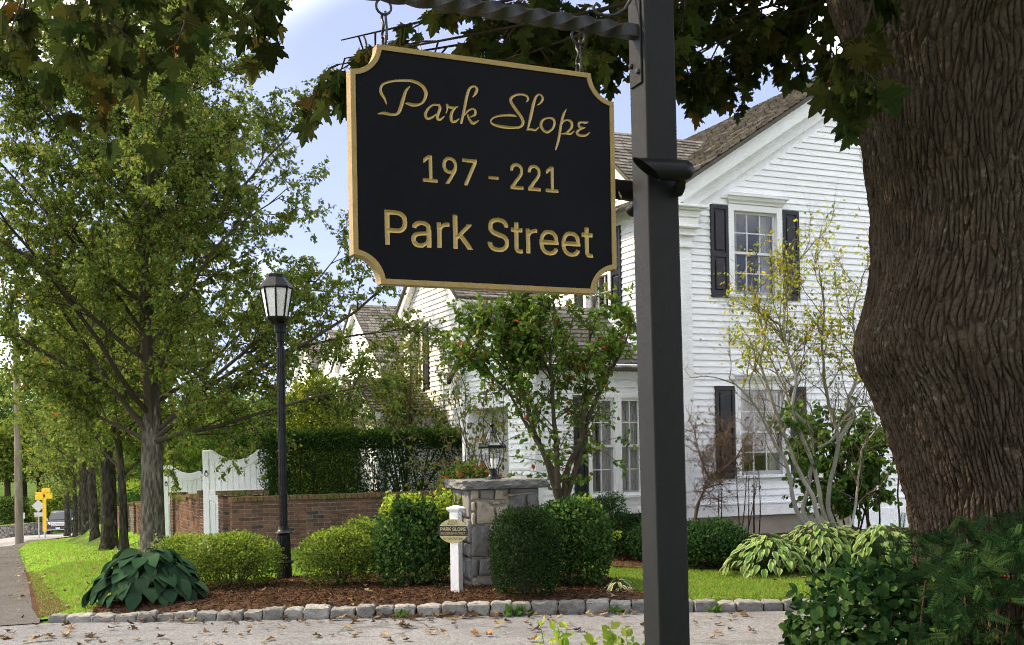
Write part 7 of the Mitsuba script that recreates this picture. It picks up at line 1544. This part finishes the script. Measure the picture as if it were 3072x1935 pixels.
# ------------------------------------------------------------------ far side of the crossing: walls, banks, trees
scene['m_fieldstone'] = tw({'type': 'diffuse', 'reflectance': proc(lambda p, n, q: mix((.13, .12, .10), (.34, .31, .27), voronoi((p.x + p.y * .6) * 2.4, p.z * 3.6)[2]) * smoothstep(.02, .14, voronoi((p.x + p.y * .6) * 2.4, p.z * 3.6)[1] - voronoi((p.x + p.y * .6) * 2.4, p.z * 3.6)[0]))})
def bank_wall(lab, pts, h, th, top_extra=0):
    k = numbered('stone_wall'); label(k, lab, 'wall', 'stone retaining walls across the road'); m = MB(); pts = [np.array(p, float) for p in pts]
    for A, B in zip(pts[:-1], pts[1:]):
        d = unit(B - A); nn = np.array([-d[1], d[0]]) * th; za, zb_ = pz(*A) - .3, pz(*B) - .3
        v = np.array([(*A, za), (*B, zb_), (*(B + nn), zb_), (*(A + nn), za), (*A, za + h + .3), (*B, zb_ + h + .3), (*(B + nn), zb_ + h + .3), (*(A + nn), za + h + .3)]); m.put(v, BOXF)
    add(k + '__wall', m, 'm_fieldstone')
bank_wall('low stone retaining wall curving at far left below a grass bank', [(-62, 104), (-50, 103), (-45.5, 103), (-43.6, 104.5), (-43.4, 108)], 1.15, .5)
bank_wall('higher dark stone retaining wall behind the vehicle', [(-66, 119), (-48, 117.5), (-36, 117), (-24, 118)], 1.8, .5)
bank = MB(); v, f = grid_sheet(np.linspace(-110, 10, 60), np.linspace(104.2, 200, 40), lambda x, y: gz(x, y) + 1.2 + 2.2 * sm(112, 124, y) + 6 * sm(125, 190, y) - 1.5 * sm(-46, -43, x) * (1 - sm(112, 118, y)))
add('grass_bank', (v, f), 'm_soil', smooth=True); label('grass_bank', 'sloping grass bank across the crossing road', kind='structure')
rng = np.random.default_rng(82)
far_w = wv[0]
def far_tree(lab, x, y, sc, cols, seed, size=.5, grp='background trees at the end of the street', z=None):
    k = numbered('background_tree'); label(k, lab, 'tree', grp); r_ = np.random.default_rng(seed); zb = float(gz(x, y)) + (3 if y > 112 else 0) if z is None else z
    m = MB(); m.tube([(x, y, zb - .5), (x, y, zb + 3 * sc), (x + .3, y, zb + 6 * sc)], [.28 * sc, .22 * sc, .08], 8, color=(.05, .04, .03)); add(k + '__trunk', m, 'm_twig')
    cl = unit(r_.standard_normal((26, 3))) * r_.random((26, 1)) ** .4 * [2.6, 2.6, 2.9] + [0, 0, 4.8]; n = 5200; ci = r_.integers(0, 26, n); P = cl[ci] + unit(r_.standard_normal((n, 3))) * (r_.random((n, 1)) ** .45) * 1.25; P = P * sc + [x, y, zb]
    label(add(k + '__crown', scatter(*LEAF2, P, unit(r_.standard_normal((n, 3)) + [0, 0, -.3]), unit(r_.standard_normal((n, 3)) + [0, 0, .6]), size * r_.uniform(.6, 1.2, n), color=palette(r_, n, cols)), 'm_leaf'), None, kind='stuff')
FG = [(.055, .10, .022), (.08, .13, .028), (.04, .075, .018), (.11, .155, .03)]; FY = [(.14, .19, .03), (.19, .24, .04), (.10, .15, .028)]
for i, (x, y, sc, cols, lab) in enumerate([(-55, 121, 1.5, FG, 'broad dark green tree above the stone wall at the far left edge'), (-51, 124, 1.7, FG, 'tall green tree behind the utility pole across the road'), (-45.5, 122, 1.3, FY, 'yellow-green tree right of the diamond sign across the road'), (-40, 124, 1.6, FG, 'dark tree straight behind the vehicle'), (-34, 125, 1.5, FG, 'green tree behind the end of the trunk row'),
    (-27, 122, 1.5, FY, 'yellow-green tree seen between the dark trunks'), (-20, 118, 1.6, FG, 'green tree seen between the pale pole and the scarred trunk'), (-13, 108, 1.6, FG, 'green tree beyond the farthest brick wall'), (-51.5, 117, 1.3, FY, 'yellowish tree at the extreme left above the low stone wall'), (-48, 130, 2.0, FG, 'tallest background tree, dark, behind the yellow post'), (-56, 131, 2.2, FG, 'big dark tree filling the left edge behind the street')]): far_tree(lab, x, y, sc, cols, 200 + i)
for i, (x, y, sc, cols, lab) in enumerate([(-11.6, 46.5, .62, FY, 'small yellow-green tree behind the light hedge and smaller gate'), (-9.4, 38.5, .60, FG, 'small green tree rising behind the tall white gate'), (-6.6, 35.5, .58, FG, 'green garden tree behind the hedge left of the lamp post'), (-17, 55, .8, FG, 'garden tree seen between the trunks beyond the brick wall'), (-24.5, 72, .9, FY, 'yellow-green garden tree far down the wall')]):
    far_tree(lab, x, y, sc, cols, 230 + i, .16 if y < 50 else .26, 'garden trees behind the brick wall', float(gz(x, y)) - .6)
for i, (x, y, rx, h, lab) in enumerate([(-44.3, 112, 2.6, 3.2, 'yellow-green bush on the bank behind the diamond sign'), (-39.5, 113.5, 2.8, 3.4, 'dark bush on the bank behind the vehicle'), (-50, 113, 3, 3, 'bush on the bank behind the utility pole')]):
    mound('bank_shrub', lab, 'shrub', (x, y), (rx, 1.8), h, 3500, .28, FY if i == 0 else FG, rng=rng, group='bushes on the bank across the road', base=1.0, stems=5, lump=.4)

# trees across the driveway behind the camera: what the windows of the white house mirror
for i, (x, y, sc, lab) in enumerate(((9.0, -17.0, 2.2, 'tall leafy tree on the far side of the driveway, right'), (-2.0, -22.0, 2.3, 'tall leafy tree on the far side of the driveway, middle'), (17.0, -14.0, 2.0, 'tall leafy tree on the far side of the driveway, far right'))):
    far_tree(lab, x, y, sc, GREEN, 260 + i, .5, 'trees across the driveway', -.1)
